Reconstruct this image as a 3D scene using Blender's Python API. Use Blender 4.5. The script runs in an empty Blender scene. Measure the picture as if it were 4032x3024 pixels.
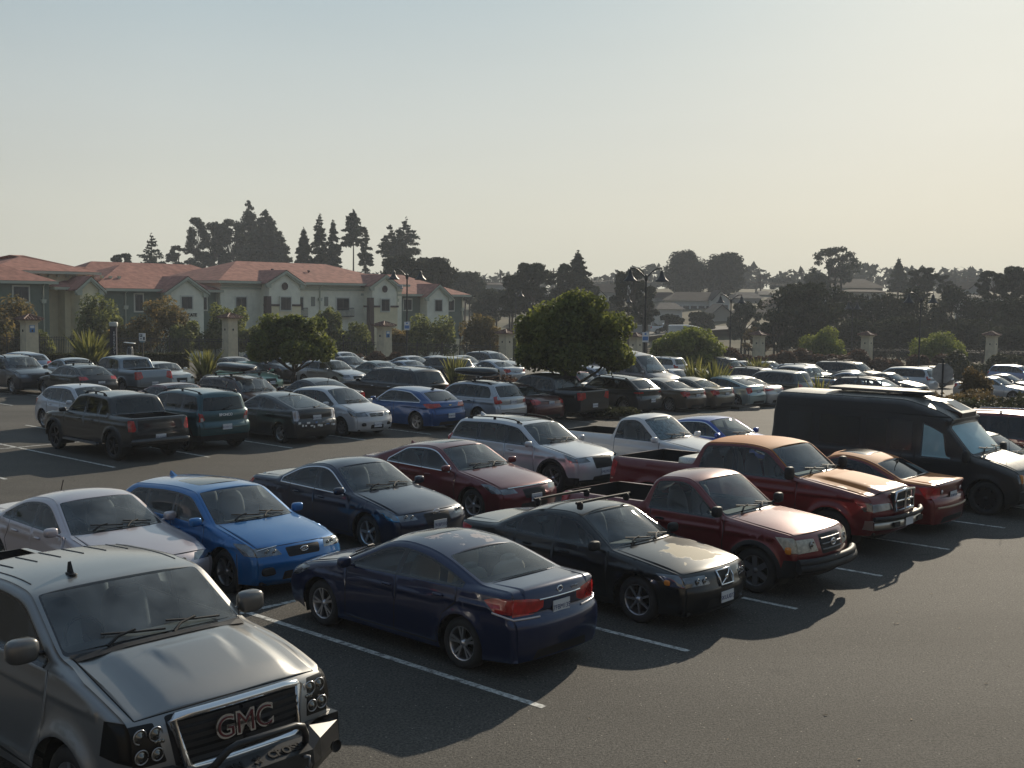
import bpy, bmesh, math, random
import numpy as np
from mathutils import Vector, Matrix, Euler
from mathutils.geometry import delaunay_2d_cdt

SC = bpy.context.scene
COL = SC.collection
R = math.radians
random.seed(7)

# ------------------------------------------------------------------ frames
# lot frame: u runs along the parking rows, v along the stalls; the camera stands over the world origin
YAW = 0.8361
TU = (math.cos(YAW), math.sin(YAW))
SV = (math.sin(YAW), -math.cos(YAW))
STALL = 2.856
ORG = (0.394, 12.542)

def lot(k, v):
    u = k * STALL
    return (ORG[0] + TU[0]*u + SV[0]*v, ORG[1] + TU[1]*u + SV[1]*v)

def lot_inv(x, y):
    dx, dy = x-ORG[0], y-ORG[1]
    return (dx*TU[0]+dy*TU[1])/STALL, dx*SV[0]+dy*SV[1]

def sstep(a, b, x):
    t = min(1.0, max(0.0, (x-a)/(b-a)))
    return t*t*(3-2*t)

def lerp(a, b, t): return a+(b-a)*t

FENCE = [(-70,60),(-34.5,83),(-22.3,92),(-10.4,95),(-0.6,105),(11.8,110),(25.1,118),(37,121),(48.8,118),(90,108)]
def fence_y(x):
    return float(np.interp(x, [p[0] for p in FENCE], [p[1] for p in FENCE]))

GK = [5.5,8.5,11.5,14,16,19,21,24,27,30]; GZ = [0,-.22,-.42,-.6,-.74,-.95,-1.2,-1.55,-1.9,-2.0]
def ground_z(x, y):
    k, v = lot_inv(x, y)
    g = float(np.interp(k, GK, GZ))
    d = y-(fence_y(x)+2.0)
    if d > 0:
        # beyond the fence the land drops to the street, then climbs the far hill
        gl = -4.0
        drop = lerp(g, gl, sstep(0, 22, d))
        right = sstep(-14, 30, x-0.05*y)
        hill = lerp(-1.0, 8.0, sstep(150, 330, y))*right + lerp(-4.0, 5.0, sstep(170, 380, y))*(1-right)
        g = lerp(drop, hill, sstep(18, 70, d))
    return g

# ------------------------------------------------------------------ object helpers
def tag(o, label=None, cat=None, group=None, kind=None):
    if label: o['label'] = label
    if cat: o['category'] = cat
    if group: o['group'] = group
    if kind: o['kind'] = kind
    return o

def empty(name, loc=(0,0,0), rz=0.0, label=None, cat=None, group=None):
    o = bpy.data.objects.new(name, None)
    o.empty_display_size = 0.3
    o.location = loc
    o.rotation_euler = (0,0,rz)
    COL.objects.link(o)
    return tag(o, label, cat, group)

def link_mesh(name, me, mats, parent=None, loc=None, rz=None):
    if not isinstance(mats, (list, tuple)): mats = [mats]
    for m in mats:
        me.materials.append(m)
    o = bpy.data.objects.new(name, me)
    COL.objects.link(o)
    if parent is not None: o.parent = parent
    if loc is not None: o.location = loc
    if rz is not None: o.rotation_euler = (0,0,rz)
    return o

class MB:
    """collects shapes and links them as ONE mesh"""
    def __init__(s):
        s.v = []; s.f = []; s.m = []; s.sm = []
    def add(s, verts, faces, mi=0, smooth=False):
        n = len(s.v)
        s.v.extend([tuple(p) for p in verts])
        for f in faces:
            s.f.append(tuple(i+n for i in f)); s.m.append(mi); s.sm.append(smooth)
        return s
    def box(s, c, d, rz=0, mi=0, taper=1.0, rx=0, ry=0):
        hx, hy, hz = d[0]/2, d[1]/2, d[2]/2
        M = Euler((rx, ry, rz)).to_matrix()
        vs = []
        for z, k in ((-hz, 1), (hz, taper)):
            for x, y in ((-hx,-hy),(hx,-hy),(hx,hy),(-hx,hy)):
                p = M @ Vector((x*k, y*k, z))
                vs.append((c[0]+p.x, c[1]+p.y, c[2]+p.z))
        return s.add(vs, [(3,2,1,0),(4,5,6,7),(0,1,5,4),(1,2,6,5),(2,3,7,6),(3,0,4,7)], mi)
    def rbox(s, c, d, r=0.02, rz=0, rx=0, ry=0, mi=0, e=3.2, n=10):
        """superellipsoid box: rounded solid"""
        M = Euler((rx, ry, rz)).to_matrix()
        vs = []; fs = []
        m2 = 2*n
        def sp(w, p): return math.copysign(abs(w)**p, w)
        q = 2.0/e
        for i in range(n+1):
            ph = -math.pi/2+math.pi*i/n
            for j in range(m2):
                th = 2*math.pi*j/m2
                x = d[0]/2*sp(math.cos(ph), q)*sp(math.cos(th), q)
                y = d[1]/2*sp(math.cos(ph), q)*sp(math.sin(th), q)
                z = d[2]/2*sp(math.sin(ph), q)
                p = M @ Vector((x, y, z))
                vs.append((c[0]+p.x, c[1]+p.y, c[2]+p.z))
        for i in range(n):
            for j in range(m2):
                a = i*m2+j; b = i*m2+(j+1) % m2
                fs.append((a, b, b+m2, a+m2))
        return s.add(vs, fs, mi, True)
    def tube(s, pts, r, n=8, mi=0, caps=True, r2=None):
        pts = [Vector(p) for p in pts]
        vs = []; fs = []
        m = len(pts)
        for i, p in enumerate(pts):
            t = (pts[min(i+1, m-1)]-pts[max(i-1, 0)])
            if t.length < 1e-9: t = Vector((0,0,1))
            t.normalize()
            up = Vector((0,0,1)) if abs(t.z) < .95 else Vector((1,0,0))
            a = t.cross(up).normalized(); b = t.cross(a)
            rr = r if r2 is None else lerp(r, r2, i/max(1, m-1))
            if isinstance(r, (list, tuple)): rr = r[i]
            for j in range(n):
                th = 2*math.pi*j/n
                vs.append(p+a*math.cos(th)*rr+b*math.sin(th)*rr)
        for i in range(m-1):
            for j in range(n):
                k = (j+1) % n
                fs.append((i*n+j, (i+1)*n+j, (i+1)*n+k, i*n+k))
        s.add(vs, fs, mi, True)
        if caps:
            s.add(vs[:n], [tuple(range(n))], mi)
            s.add(vs[-n:], [tuple(range(n-1, -1, -1))], mi)
        return s
    def lathe(s, prof, c=(0,0,0), n=24, axis='z', mi=0, smooth=True, close=False):
        """prof = [(r, h)...]"""
        vs = []; fs = []
        for r, h in prof:
            for j in range(n):
                th = 2*math.pi*j/n
                a, b = r*math.cos(th), r*math.sin(th)
                if axis == 'z': p = (a, b, h)
                elif axis == 'y': p = (a, h, b)
                else: p = (h, a, b)
                vs.append((c[0]+p[0], c[1]+p[1], c[2]+p[2]))
        for i in range(len(prof)-1):
            for j in range(n):
                k = (j+1) % n
                q = (i*n+j, i*n+k, (i+1)*n+k, (i+1)*n+j)
                fs.append(q if axis != 'y' else q[::-1])
        return s.add(vs, fs, mi, smooth)
    def prism(s, poly, a, b, axis='z', mi=0):
        """extrude 2d poly between a and b along axis"""
        def P(p, h):
            return (p[0], p[1], h) if axis == 'z' else ((p[0], h, p[1]) if axis == 'y' else (h, p[0], p[1]))
        n = len(poly)
        vs = [P(p, a) for p in poly]+[P(p, b) for p in poly]
        fs = [tuple(range(n-1, -1, -1)), tuple(range(n, 2*n))]
        for i in range(n):
            j = (i+1) % n
            fs.append((i, j, n+j, n+i))
        return s.add(vs, fs, mi)
    def xform(s, M, start=0):
        for i in range(start, len(s.v)):
            p = M @ Vector(s.v[i]); s.v[i] = (p.x, p.y, p.z)
        return s
    def build(s, name, mats, parent=None, loc=None, rz=None, fix=True):
        me = bpy.data.meshes.new(name)
        me.from_pydata(s.v, [], s.f)
        me.polygons.foreach_set('material_index', s.m)
        me.polygons.foreach_set('use_smooth', s.sm)
        if fix:
            bm = bmesh.new(); bm.from_mesh(me)
            bmesh.ops.recalc_face_normals(bm, faces=bm.faces)
            bm.to_mesh(me); bm.free()
        me.update()
        return link_mesh(name, me, mats, parent, loc, rz)

def text_obj(name, txt, size, mat, parent, M, extrude=0.004, align='CENTER', shear=0, bold=0.0):
    cu = bpy.data.curves.new(name, 'FONT')
    cu.body = txt; cu.size = size; cu.extrude = extrude; cu.align_x = align; cu.align_y = 'CENTER'
    cu.offset = bold; cu.shear = shear
    cu.materials.append(mat)
    tmp = bpy.data.objects.new('tmp_text', cu)
    me = bpy.data.meshes.new_from_object(tmp)
    bpy.data.objects.remove(tmp); bpy.data.curves.remove(cu)
    me.name = name
    if not me.materials: me.materials.append(mat)
    o = bpy.data.objects.new(name, me)
    COL.objects.link(o)
    if parent: o.parent = parent
    o.matrix_local = M
    return o

# ------------------------------------------------------------------ materials
_mats = {}
def nt(name):
    m = bpy.data.materials.new(name); m.use_nodes = True
    t = m.node_tree; t.nodes.clear()
    out = t.nodes.new('ShaderNodeOutputMaterial')
    return m, t, out
def N(t, ty, **kw):
    n = t.nodes.new(ty)
    for k, v in kw.items():
        if k in n.inputs: n.inputs[k].default_value = v
        else: setattr(n, k, v)
    return n
def col(c): return (c[0], c[1], c[2], 1.0)

def mat(name, base, rough=.5, metal=0.0, coat=0.0, noise=None, spec=.5, bump=None, emit=None, coatr=.03):
    if name in _mats: return _mats[name]
    m, t, out = nt(name)
    b = N(t, 'ShaderNodeBsdfPrincipled')
    b.inputs['Base Color'].default_value = col(base)
    b.inputs['Roughness'].default_value = rough
    b.inputs['Metallic'].default_value = metal
    b.inputs['Coat Weight'].default_value = coat
    b.inputs['Coat Roughness'].default_value = coatr
    b.inputs['Specular IOR Level'].default_value = spec
    if noise:
        sc, amt = noise[0], noise[1]
        co = N(t, 'ShaderNodeTexCoord')
        nz = N(t, 'ShaderNodeTexNoise', Scale=sc, Detail=5.0)
        t.links.new(co.outputs['Object'], nz.inputs['Vector'])
        mr = N(t, 'ShaderNodeMapRange')
        mr.inputs['From Min'].default_value = .3; mr.inputs['From Max'].default_value = .7
        mr.inputs['To Min'].default_value = 1-amt; mr.inputs['To Max'].default_value = 1+amt
        t.links.new(nz.outputs['Fac'], mr.inputs['Value'])
        mx = N(t, 'ShaderNodeVectorMath', operation='SCALE')
        mx.inputs[0].default_value = base[:3]
        t.links.new(mr.outputs['Result'], mx.inputs['Scale'])
        t.links.new(mx.outputs['Vector'], b.inputs['Base Color'])
    if bump:
        co = N(t, 'ShaderNodeTexCoord')
        nz = N(t, 'ShaderNodeTexNoise', Scale=bump[0], Detail=4.0)
        t.links.new(co.outputs['Object'], nz.inputs['Vector'])
        bp = N(t, 'ShaderNodeBump', Strength=bump[1], Distance=bump[2] if len(bump) > 2 else .02)
        t.links.new(nz.outputs['Fac'], bp.inputs['Height'])
        t.links.new(bp.outputs['Normal'], b.inputs['Normal'])
    if emit:
        b.inputs['Emission Color'].default_value = col(emit[0]); b.inputs['Emission Strength'].default_value = emit[1]
    t.links.new(b.outputs[0], out.inputs[0])
    _mats[name] = m
    return m

def paint(name, c, metal=.35, rough=.32, dust=.25, coat=1.0, worn_sheen=None, coatr=.045):
    """car paint under a clear coat, dusty on its upward faces; worn = (pale colour, threshold, scale, (x0,x1)) patches of failed lacquer and of painted sun sheen"""
    key = 'paint_'+name
    if key in _mats: return _mats[key]
    m, t, out = nt(key)
    b = N(t, 'ShaderNodeBsdfPrincipled')
    co = N(t, 'ShaderNodeTexCoord')
    ge = N(t, 'ShaderNodeNewGeometry')
    sx = N(t, 'ShaderNodeSeparateXYZ'); t.links.new(ge.outputs['Normal'], sx.inputs[0])
    up = N(t, 'ShaderNodeMapRange'); up.inputs['From Min'].default_value = .2; up.inputs['From Max'].default_value = 1.0
    up.inputs['To Min'].default_value = .04
    t.links.new(sx.outputs['Z'], up.inputs['Value'])
    nz = N(t, 'ShaderNodeTexNoise', Scale=2.2, Detail=7.0, Roughness=.65)
    t.links.new(co.outputs['Object'], nz.inputs['Vector'])
    n2 = N(t, 'ShaderNodeMapRange'); n2.inputs['From Min'].default_value = .3; n2.inputs['From Max'].default_value = .7
    n2.inputs['To Min'].default_value = .5; n2.inputs['To Max'].default_value = 1.3
    t.links.new(nz.outputs['Fac'], n2.inputs['Value'])
    mu = N(t, 'ShaderNodeMath', operation='MULTIPLY'); t.links.new(up.outputs[0], mu.inputs[0]); t.links.new(n2.outputs[0], mu.inputs[1])
    mu2 = N(t, 'ShaderNodeMath', operation='MULTIPLY'); t.links.new(mu.outputs[0], mu2.inputs[0]); mu2.inputs[1].default_value = dust
    mx = N(t, 'ShaderNodeMix', data_type='RGBA')
    mx.inputs['A'].default_value = col(c); mx.inputs['B'].default_value = (.36, .33, .28, 1)
    t.links.new(mu2.outputs[0], mx.inputs['Factor'])
    rr = N(t, 'ShaderNodeMapRange'); rr.inputs['To Min'].default_value = coatr; rr.inputs['To Max'].default_value = coatr+.28
    t.links.new(mu2.outputs[0], rr.inputs['Value'])
    t.links.new(rr.outputs[0], b.inputs['Coat Roughness'])
    b.inputs['Metallic'].default_value = metal
    b.inputs['Roughness'].default_value = rough
    b.inputs['Coat Weight'].default_value = coat
    b.inputs['Specular IOR Level'].default_value = .2
    cs = mx.outputs['Result']
    if worn_sheen:
        wz = N(t, 'ShaderNodeTexNoise', Scale=worn_sheen[2], Detail=6.0, Roughness=.6)
        t.links.new(co.outputs['Object'], wz.inputs['Vector'])
        # patches sit on upward faces inside the given lengthwise band
        so = N(t, 'ShaderNodeSeparateXYZ'); t.links.new(co.outputs['Object'], so.inputs[0])
        x0, x1 = worn_sheen[3]
        cx = N(t, 'ShaderNodeMath', operation='SUBTRACT'); t.links.new(so.outputs['X'], cx.inputs[0]); cx.inputs[1].default_value = (x0+x1)/2
        ab = N(t, 'ShaderNodeMath', operation='ABSOLUTE'); t.links.new(cx.outputs[0], ab.inputs[0])
        dv = N(t, 'ShaderNodeMath', operation='DIVIDE'); t.links.new(ab.outputs[0], dv.inputs[0]); dv.inputs[1].default_value = (x1-x0)/2
        ay = N(t, 'ShaderNodeMath', operation='ABSOLUTE'); t.links.new(so.outputs['Y'], ay.inputs[0])
        dy = N(t, 'ShaderNodeMath', operation='DIVIDE'); t.links.new(ay.outputs[0], dy.inputs[0]); dy.inputs[1].default_value = worn_sheen[4] if len(worn_sheen) > 4 else .7
        mxx = N(t, 'ShaderNodeMath', operation='MAXIMUM'); t.links.new(dv.outputs[0], mxx.inputs[0]); t.links.new(dy.outputs[0], mxx.inputs[1])
        pw = N(t, 'ShaderNodeMath', operation='POWER'); t.links.new(mxx.outputs[0], pw.inputs[0]); pw.inputs[1].default_value = 5
        sb = N(t, 'ShaderNodeMath', operation='SUBTRACT'); t.links.new(wz.outputs['Fac'], sb.inputs[0])
        hs = N(t, 'ShaderNodeMath', operation='MULTIPLY'); t.links.new(pw.outputs[0], hs.inputs[0]); hs.inputs[1].default_value = .3
        t.links.new(hs.outputs[0], sb.inputs[1])
        th = N(t, 'ShaderNodeMapRange'); th.inputs['From Min'].default_value = worn_sheen[1]; th.inputs['From Max'].default_value = worn_sheen[1]+.035
        t.links.new(sb.outputs[0], th.inputs['Value'])
        gt = N(t, 'ShaderNodeMath', operation='GREATER_THAN'); t.links.new(sx.outputs['Z'], gt.inputs[0]); gt.inputs[1].default_value = .75
        wm = N(t, 'ShaderNodeMath', operation='MULTIPLY'); t.links.new(th.outputs[0], wm.inputs[0]); t.links.new(gt.outputs[0], wm.inputs[1])
        m2 = N(t, 'ShaderNodeMix', data_type='RGBA'); t.links.new(cs, m2.inputs['A']); m2.inputs['B'].default_value = col(worn_sheen[0])
        t.links.new(wm.outputs[0], m2.inputs['Factor'])
        cs = m2.outputs['Result']
        iv = N(t, 'ShaderNodeMapRange'); iv.inputs['To Min'].default_value = coat; iv.inputs['To Max'].default_value = 0
        t.links.new(wm.outputs[0], iv.inputs['Value']); t.links.new(iv.outputs[0], b.inputs['Coat Weight'])
        r3 = N(t, 'ShaderNodeMapRange'); r3.inputs['To Min'].default_value = rough; r3.inputs['To Max'].default_value = .68
        t.links.new(wm.outputs[0], r3.inputs['Value']); t.links.new(r3.outputs[0], b.inputs['Roughness'])
        r4 = N(t, 'ShaderNodeMapRange'); r4.inputs['To Min'].default_value = metal; r4.inputs['To Max'].default_value = 0
        t.links.new(wm.outputs[0], r4.inputs['Value']); t.links.new(r4.outputs[0], b.inputs['Metallic'])
    t.links.new(cs, b.inputs['Base Color'])
    t.links.new(b.outputs[0], out.inputs[0])
    _mats[key] = m
    return m

def glass(name, tint=(.55,.6,.6), dirt=.06, refl=1.0):
    key = 'glass_'+name
    if key in _mats: return _mats[key]
    m, t, out = nt(key)
    tr = N(t, 'ShaderNodeBsdfTransparent'); tr.inputs[0].default_value = col(tint)
    df = N(t, 'ShaderNodeBsdfDiffuse'); df.inputs[0].default_value = (.38,.42,.44,1)
    gl = N(t, 'ShaderNodeBsdfGlossy', Roughness=.02)
    co = N(t, 'ShaderNodeTexCoord')
    nz = N(t, 'ShaderNodeTexNoise', Scale=3.0, Detail=6.0); t.links.new(co.outputs['Object'], nz.inputs['Vector'])
    mr = N(t, 'ShaderNodeMapRange'); mr.inputs['From Min'].default_value = .35; mr.inputs['From Max'].default_value = .7
    mr.inputs['To Min'].default_value = dirt*.5; mr.inputs['To Max'].default_value = dirt*1.5
    t.links.new(nz.outputs['Fac'], mr.inputs['Value'])
    m1 = N(t, 'ShaderNodeMixShader'); t.links.new(mr.outputs[0], m1.inputs[0]); t.links.new(tr.outputs[0], m1.inputs[1]); t.links.new(df.outputs[0], m1.inputs[2])
    fr = N(t, 'ShaderNodeFresnel', IOR=1.5)
    fm = N(t, 'ShaderNodeMath', operation='MULTIPLY'); t.links.new(fr.outputs[0], fm.inputs[0]); fm.inputs[1].default_value = 1.5*refl
    fm.use_clamp = True
    m2 = N(t, 'ShaderNodeMixShader'); t.links.new(fm.outputs[0], m2.inputs[0]); t.links.new(m1.outputs[0], m2.inputs[1]); t.links.new(gl.outputs[0], m2.inputs[2])
    t.links.new(m2.outputs[0], out.inputs[0])
    _mats[key] = m
    return m

def leaf(name, c, trans=.35, var=.35, rough=.7, scale=.9, c2=None, sp=.15):
    """foliage: diffuse + translucent, clumps differ in colour"""
    key = 'leaf_'+name
    if key in _mats: return _mats[key]
    m, t, out = nt(key)
    ge = N(t, 'ShaderNodeNewGeometry')
    co = N(t, 'ShaderNodeTexCoord')
    nz = N(t, 'ShaderNodeTexNoise', Scale=scale, Detail=3.0); t.links.new(co.outputs['Object'], nz.inputs['Vector'])
    ad = N(t, 'ShaderNodeMath', operation='MULTIPLY_ADD')
    t.links.new(ge.outputs['Random Per Island'], ad.inputs[0]); ad.inputs[1].default_value = .35
    t.links.new(nz.outputs['Fac'], ad.inputs[2])
    mr = N(t, 'ShaderNodeMapRange'); mr.inputs['From Min'].default_value = .42; mr.inputs['From Max'].default_value = .92
    t.links.new(ad.outputs[0], mr.inputs['Value'])
    mx = N(t, 'ShaderNodeMix', data_type='RGBA')
    c2 = c2 or tuple(min(1, x*(1+var*1.6)) for x in c)
    mx.inputs['A'].default_value = col(tuple(x*(1-var) for x in c)); mx.inputs['B'].default_value = col(c2)
    t.links.new(mr.outputs[0], mx.inputs['Factor'])
    d = N(t, 'ShaderNodeBsdfPrincipled'); d.inputs['Roughness'].default_value = rough; d.inputs['Specular IOR Level'].default_value = sp
    t.links.new(mx.outputs['Result'], d.inputs['Base Color'])
    tl = N(t, 'ShaderNodeBsdfTranslucent')
    hs = N(t, 'ShaderNodeHueSaturation', Saturation=1.1, Value=1.5); t.links.new(mx.outputs['Result'], hs.inputs['Color'])
    t.links.new(hs.outputs[0], tl.inputs[0])
    ms = N(t, 'ShaderNodeMixShader', Fac=trans); t.links.new(d.outputs[0], ms.inputs[1]); t.links.new(tl.outputs[0], ms.inputs[2])
    t.links.new(ms.outputs[0], out.inputs[0])
    _mats[key] = m
    return m

def std():
    M = {}
    M['rubber'] = mat('tyre_rubber', (.022,.022,.023), .75, noise=(9,.25))
    M['black'] = mat('black_plastic', (.016,.016,.018), .6, spec=.3)
    M['gloss'] = mat('gloss_black', (.012,.012,.014), .15, coat=.5)
    M['gap'] = mat('panel_gap', (.006,.006,.007), .8)
    M['under'] = mat('underbody', (.012,.012,.012), .9)
    M['chrome'] = mat('chrome', (.75,.75,.76), .12, 1.0)
    M['alloy'] = mat('alloy', (.5,.5,.52), .3, .9)
    M['darkalloy'] = mat('dark_alloy', (.04,.04,.045), .35, .7)
    M['steel'] = mat('steel_wheel', (.18,.18,.19), .45, .6)
    M['cabin'] = mat('cabin', (.07,.07,.073), .8)
    M['seat'] = mat('seat_fabric', (.20,.20,.21), .85)
    M['seat_tan'] = mat('seat_tan', (.33,.29,.23), .8)
    M['lamp'] = mat('headlamp_lens', (.17,.18,.19), .10, .75, 1.0, noise=(7,.55))
    M['lampfog'] = mat('headlamp_aged', (.45,.42,.34), .35, .15, .4, noise=(20,.3))
    M['amber'] = mat('amber_lens', (.75,.25,.03), .2, .0, .8)
    M['tail'] = mat('tail_lens', (.42,.012,.012), .15, .0, 1.0, noise=(9,.4))
    M['tailclear'] = mat('clear_tail', (.55,.5,.5), .15, .2, 1.0)
    M['plate'] = mat('number_plate', (.62,.64,.66), .5)
    M['ink'] = mat('plate_ink', (.03,.05,.16), .6)
    M['g'] = glass('cabin', (.76,.82,.82), .07, refl=.8)
    M['gd'] = glass('privacy', (.13,.15,.16), .03)
    M['gw'] = glass('windscreen', (.68,.78,.80), .18, refl=.85)
    M['white'] = mat('white_sign', (.75,.75,.74), .5)
    return M
STD = std()
# ------------------------------------------------------------------ vehicles
def in_poly(px, pz, poly):
    P = np.asarray(poly, float)
    x1, z1 = P[:,0], P[:,1]
    x2, z2 = np.roll(x1, -1), np.roll(z1, -1)
    px = np.asarray(px)[:,None]; pz = np.asarray(pz)[:,None]
    c = (z1 > pz) != (z2 > pz)
    with np.errstate(divide='ignore', invalid='ignore'):
        xi = (x2-x1)*(pz-z1)/np.where(z2 == z1, 1e-12, z2-z1)+x1
    return (np.sum(c & (px < xi), axis=1) % 2) == 1

def seg_dist(px, pz, line, want=False):
    A = np.asarray(line, float)
    a = A[:-1]; b = A[1:]
    P = np.stack([px, pz], -1)[:,None,:]
    ab = b-a
    t = np.clip(((P-a)*ab).sum(-1)/np.maximum((ab*ab).sum(-1), 1e-12), 0, 1)
    d = np.hypot(P[...,0]-(a[:,0]+ab[:,0]*t), P[...,1]-(a[:,1]+ab[:,1]*t))
    i = d.argmin(1)
    dm = d[np.arange(len(i)), i]
    if want: return dm, i+t[np.arange(len(i)), i]
    return dm

def fillet(pts, rad, n=5):
    out = []; idx = []
    m = len(pts)
    for i, p in enumerate(pts):
        p = np.array(p, float)
        if i == 0 or i == m-1 or rad[i] <= 0:
            out.append(p); idx.append(len(out)-1); continue
        a = np.array(pts[i-1], float)-p; b = np.array(pts[i+1], float)-p
        la, lb = np.linalg.norm(a), np.linalg.norm(b)
        ra, rb = min(rad[i], la*.48), min(rad[i], lb*.48)
        p0 = p+a/la*ra; p2 = p+b/lb*rb
        for k in range(n+1):
            t = k/n
            out.append(p0*(1-t)**2+p*2*t*(1-t)+p2*t*t)
        idx.append(len(out)-1-n//2)
    return np.array(out), idx

def clip_x(poly, x0, x1, sl=0.0):
    """keep the part of poly between the slanted lines x = x0 + sl*(z-z0) and x1 ..."""
    def clip(poly, f):
        out = []
        n = len(poly)
        for i in range(n):
            p, q = poly[i], poly[(i+1) % n]
            fp, fq = f(p), f(q)
            if fp >= 0: out.append(p)
            if (fp >= 0) != (fq >= 0):
                t = fp/(fp-fq)
                out.append((p[0]+(q[0]-p[0])*t, p[1]+(q[1]-p[1])*t))
        return out
    z0 = min(p[1] for p in poly)
    poly = clip(poly, lambda p: p[0]-(x0+sl*(p[1]-z0)))
    if poly: poly = clip(poly, lambda p: (x1+sl*(p[1]-z0))-p[0])
    return poly

def inset(poly, d):
    P = [p for i, p in enumerate(poly) if math.hypot(p[0]-poly[i-1][0], p[1]-poly[i-1][1]) > 1e-3]
    n = len(P)
    if n < 3: return P
    A = sum(P[i][0]*P[(i+1) % n][1]-P[(i+1) % n][0]*P[i][1] for i in range(n))
    sg = 1 if A > 0 else -1
    out = []
    for i in range(n):
        a, b, c = Vector(P[i-1]), Vector(P[i]), Vector(P[(i+1) % n])
        e1 = (b-a).normalized(); e2 = (c-b).normalized()
        n1 = Vector((-e1.y, e1.x)); n2 = Vector((-e2.y, e2.x))
        nn = n1+n2
        if nn.length < 1e-6: nn = n1
        nn.normalize()
        k = d/max(.45, nn.dot(n1))
        q = b+nn*k*sg
        out.append((q.x, q.y))
    return out

def ribbon(pts, w):
    L = []; Rr = []
    n = len(pts)
    for i in range(n):
        a = Vector(pts[max(0, i-1)]); b = Vector(pts[min(n-1, i+1)])
        t = (b-a).normalized(); nn = Vector((-t.y, t.x))*w/2
        p = Vector(pts[i]); L.append(tuple(p+nn)); Rr.append(tuple(p-nn))
    return L+Rr[::-1]

def cdt_surface(bound, feats, pts, keep=None):
    """triangulate: bound polygon, feats [(label, poly)], extra points; returns verts2d, tris, labels (-1 = base)"""
    V = []; Eg = []
    def addpoly(poly):
        n0 = len(V); m = len(poly)
        for p in poly: V.append(Vector((float(p[0]), float(p[1]))))
        for i in range(m): Eg.append((n0+i, n0+(i+1) % m))
    addpoly(bound)
    for _, p in feats:
        if len(p) >= 3: addpoly(p)
    if len(pts):
        P = np.array(pts)
        ok = in_poly(P[:,0], P[:,1], bound)
        P = P[ok]
        if len(P):
            lines = [list(bound)+[bound[0]]]+[list(p)+[p[0]] for _, p in feats if len(p) >= 3]
            d = np.full(len(P), 9.0)
            for l in lines: d = np.minimum(d, seg_dist(P[:,0], P[:,1], l))
            P = P[d > .007]
        for p in P: V.append(Vector((float(p[0]), float(p[1]))))
    vo, eo, fo, *_ = delaunay_2d_cdt(V, Eg, [], 0, 1e-5)
    VV = np.array([(v.x, v.y) for v in vo])
    F = np.array([f for f in fo if len(f) == 3], int)
    cen = VV[F].mean(1)
    # orient ccw
    a, b, c = VV[F[:,0]], VV[F[:,1]], VV[F[:,2]]
    ar = (b[:,0]-a[:,0])*(c[:,1]-a[:,1])-(b[:,1]-a[:,1])*(c[:,0]-a[:,0])
    F[ar < 0] = F[ar < 0][:, ::-1]
    inside = in_poly(cen[:,0], cen[:,1], bound) & (np.abs(ar) > 1e-9)
    F = F[inside]; cen = cen[inside]
    lab = np.full(len(F), -1)
    for i, (_, p) in enumerate(feats):
        if len(p) >= 3:
            lab[in_poly(cen[:,0], cen[:,1], p)] = i
    return VV, F, lab

def surf_object(name, P3, Nn, F, mi, mats, parent, flip=False):
    used = np.unique(F)
    mp = np.full(len(P3), -1); mp[used] = np.arange(len(used))
    FF = mp[F]
    if flip: FF = FF[:, ::-1]
    me = bpy.data.meshes.new(name)
    me.from_pydata(P3[used].tolist(), [], FF.tolist())
    if mi is not None: me.polygons.foreach_set('material_index', np.asarray(mi, dtype=np.int32))
    me.polygons.foreach_set('use_smooth', [True]*len(me.polygons))
    me.update()
    return me, used

TEMPL = dict(
 sedan=dict(L=4.65, W=1.80, H=1.45, wb=2.70, fo=.92, wr=.325, gc=.20, hood=.74, cowl=(1.28,.98), wst=(2.02,1.38), rr=(3.05,1.38), rg=(3.80,1.05), deck=(4.48,1.02),
            belt=(.92,1.0), tum=.36, dlo=(1.62,3.55,3.05), pil=[2.45,3.18], r=.075, hl=(.60,.76,.55), tl=(.72,.95,.35), grille=(.50,.68,.42), style='sedan'),
 hatch=dict(L=4.40, W=1.77, H=1.49, wb=2.65, fo=.90, wr=.32, gc=.20, hood=.78, cowl=(1.18,1.0), wst=(1.90,1.42), rr=(3.70,1.38), rg=(4.15,1.06), deck=(4.22,1.0),
            belt=(.93,1.02), tum=.33, dlo=(1.52,3.85,3.5), pil=[2.38,3.20], r=.075, hl=(.62,.80,.5), tl=(.78,1.02,.32), grille=(.50,.70,.42), style='hatch'),
 suv=dict(L=4.60, W=1.84, H=1.70, wb=2.66, fo=.90, wr=.36, gc=.27, hood=.93, cowl=(1.25,1.15), wst=(1.92,1.60), rr=(4.12,1.62), rg=(4.45,1.15), deck=(4.52,1.08),
            belt=(1.06,1.10), tum=.24, dlo=(1.55,4.25,4.05), pil=[2.40,3.32], r=.075, hl=(.76,.93,.45), tl=(.90,1.15,.25), grille=(.62,.88,.45), style='suv'),
 pickup=dict(L=5.35, W=1.90, H=1.80, wb=3.25, fo=.90, wr=.38, gc=.34, hood=1.05, cowl=(1.35,1.22), wst=(1.95,1.70), rr=(3.30,1.72), rg=(3.50,1.22), deck=(5.28,1.22),
            belt=(1.14,1.16), tum=.20, dlo=(1.62,3.32,3.22), pil=[2.55], r=.07, hl=(.82,1.02,.3), tl=(.85,1.18,.14), grille=(.68,1.0,.5), style='pickup'),
)

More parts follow.
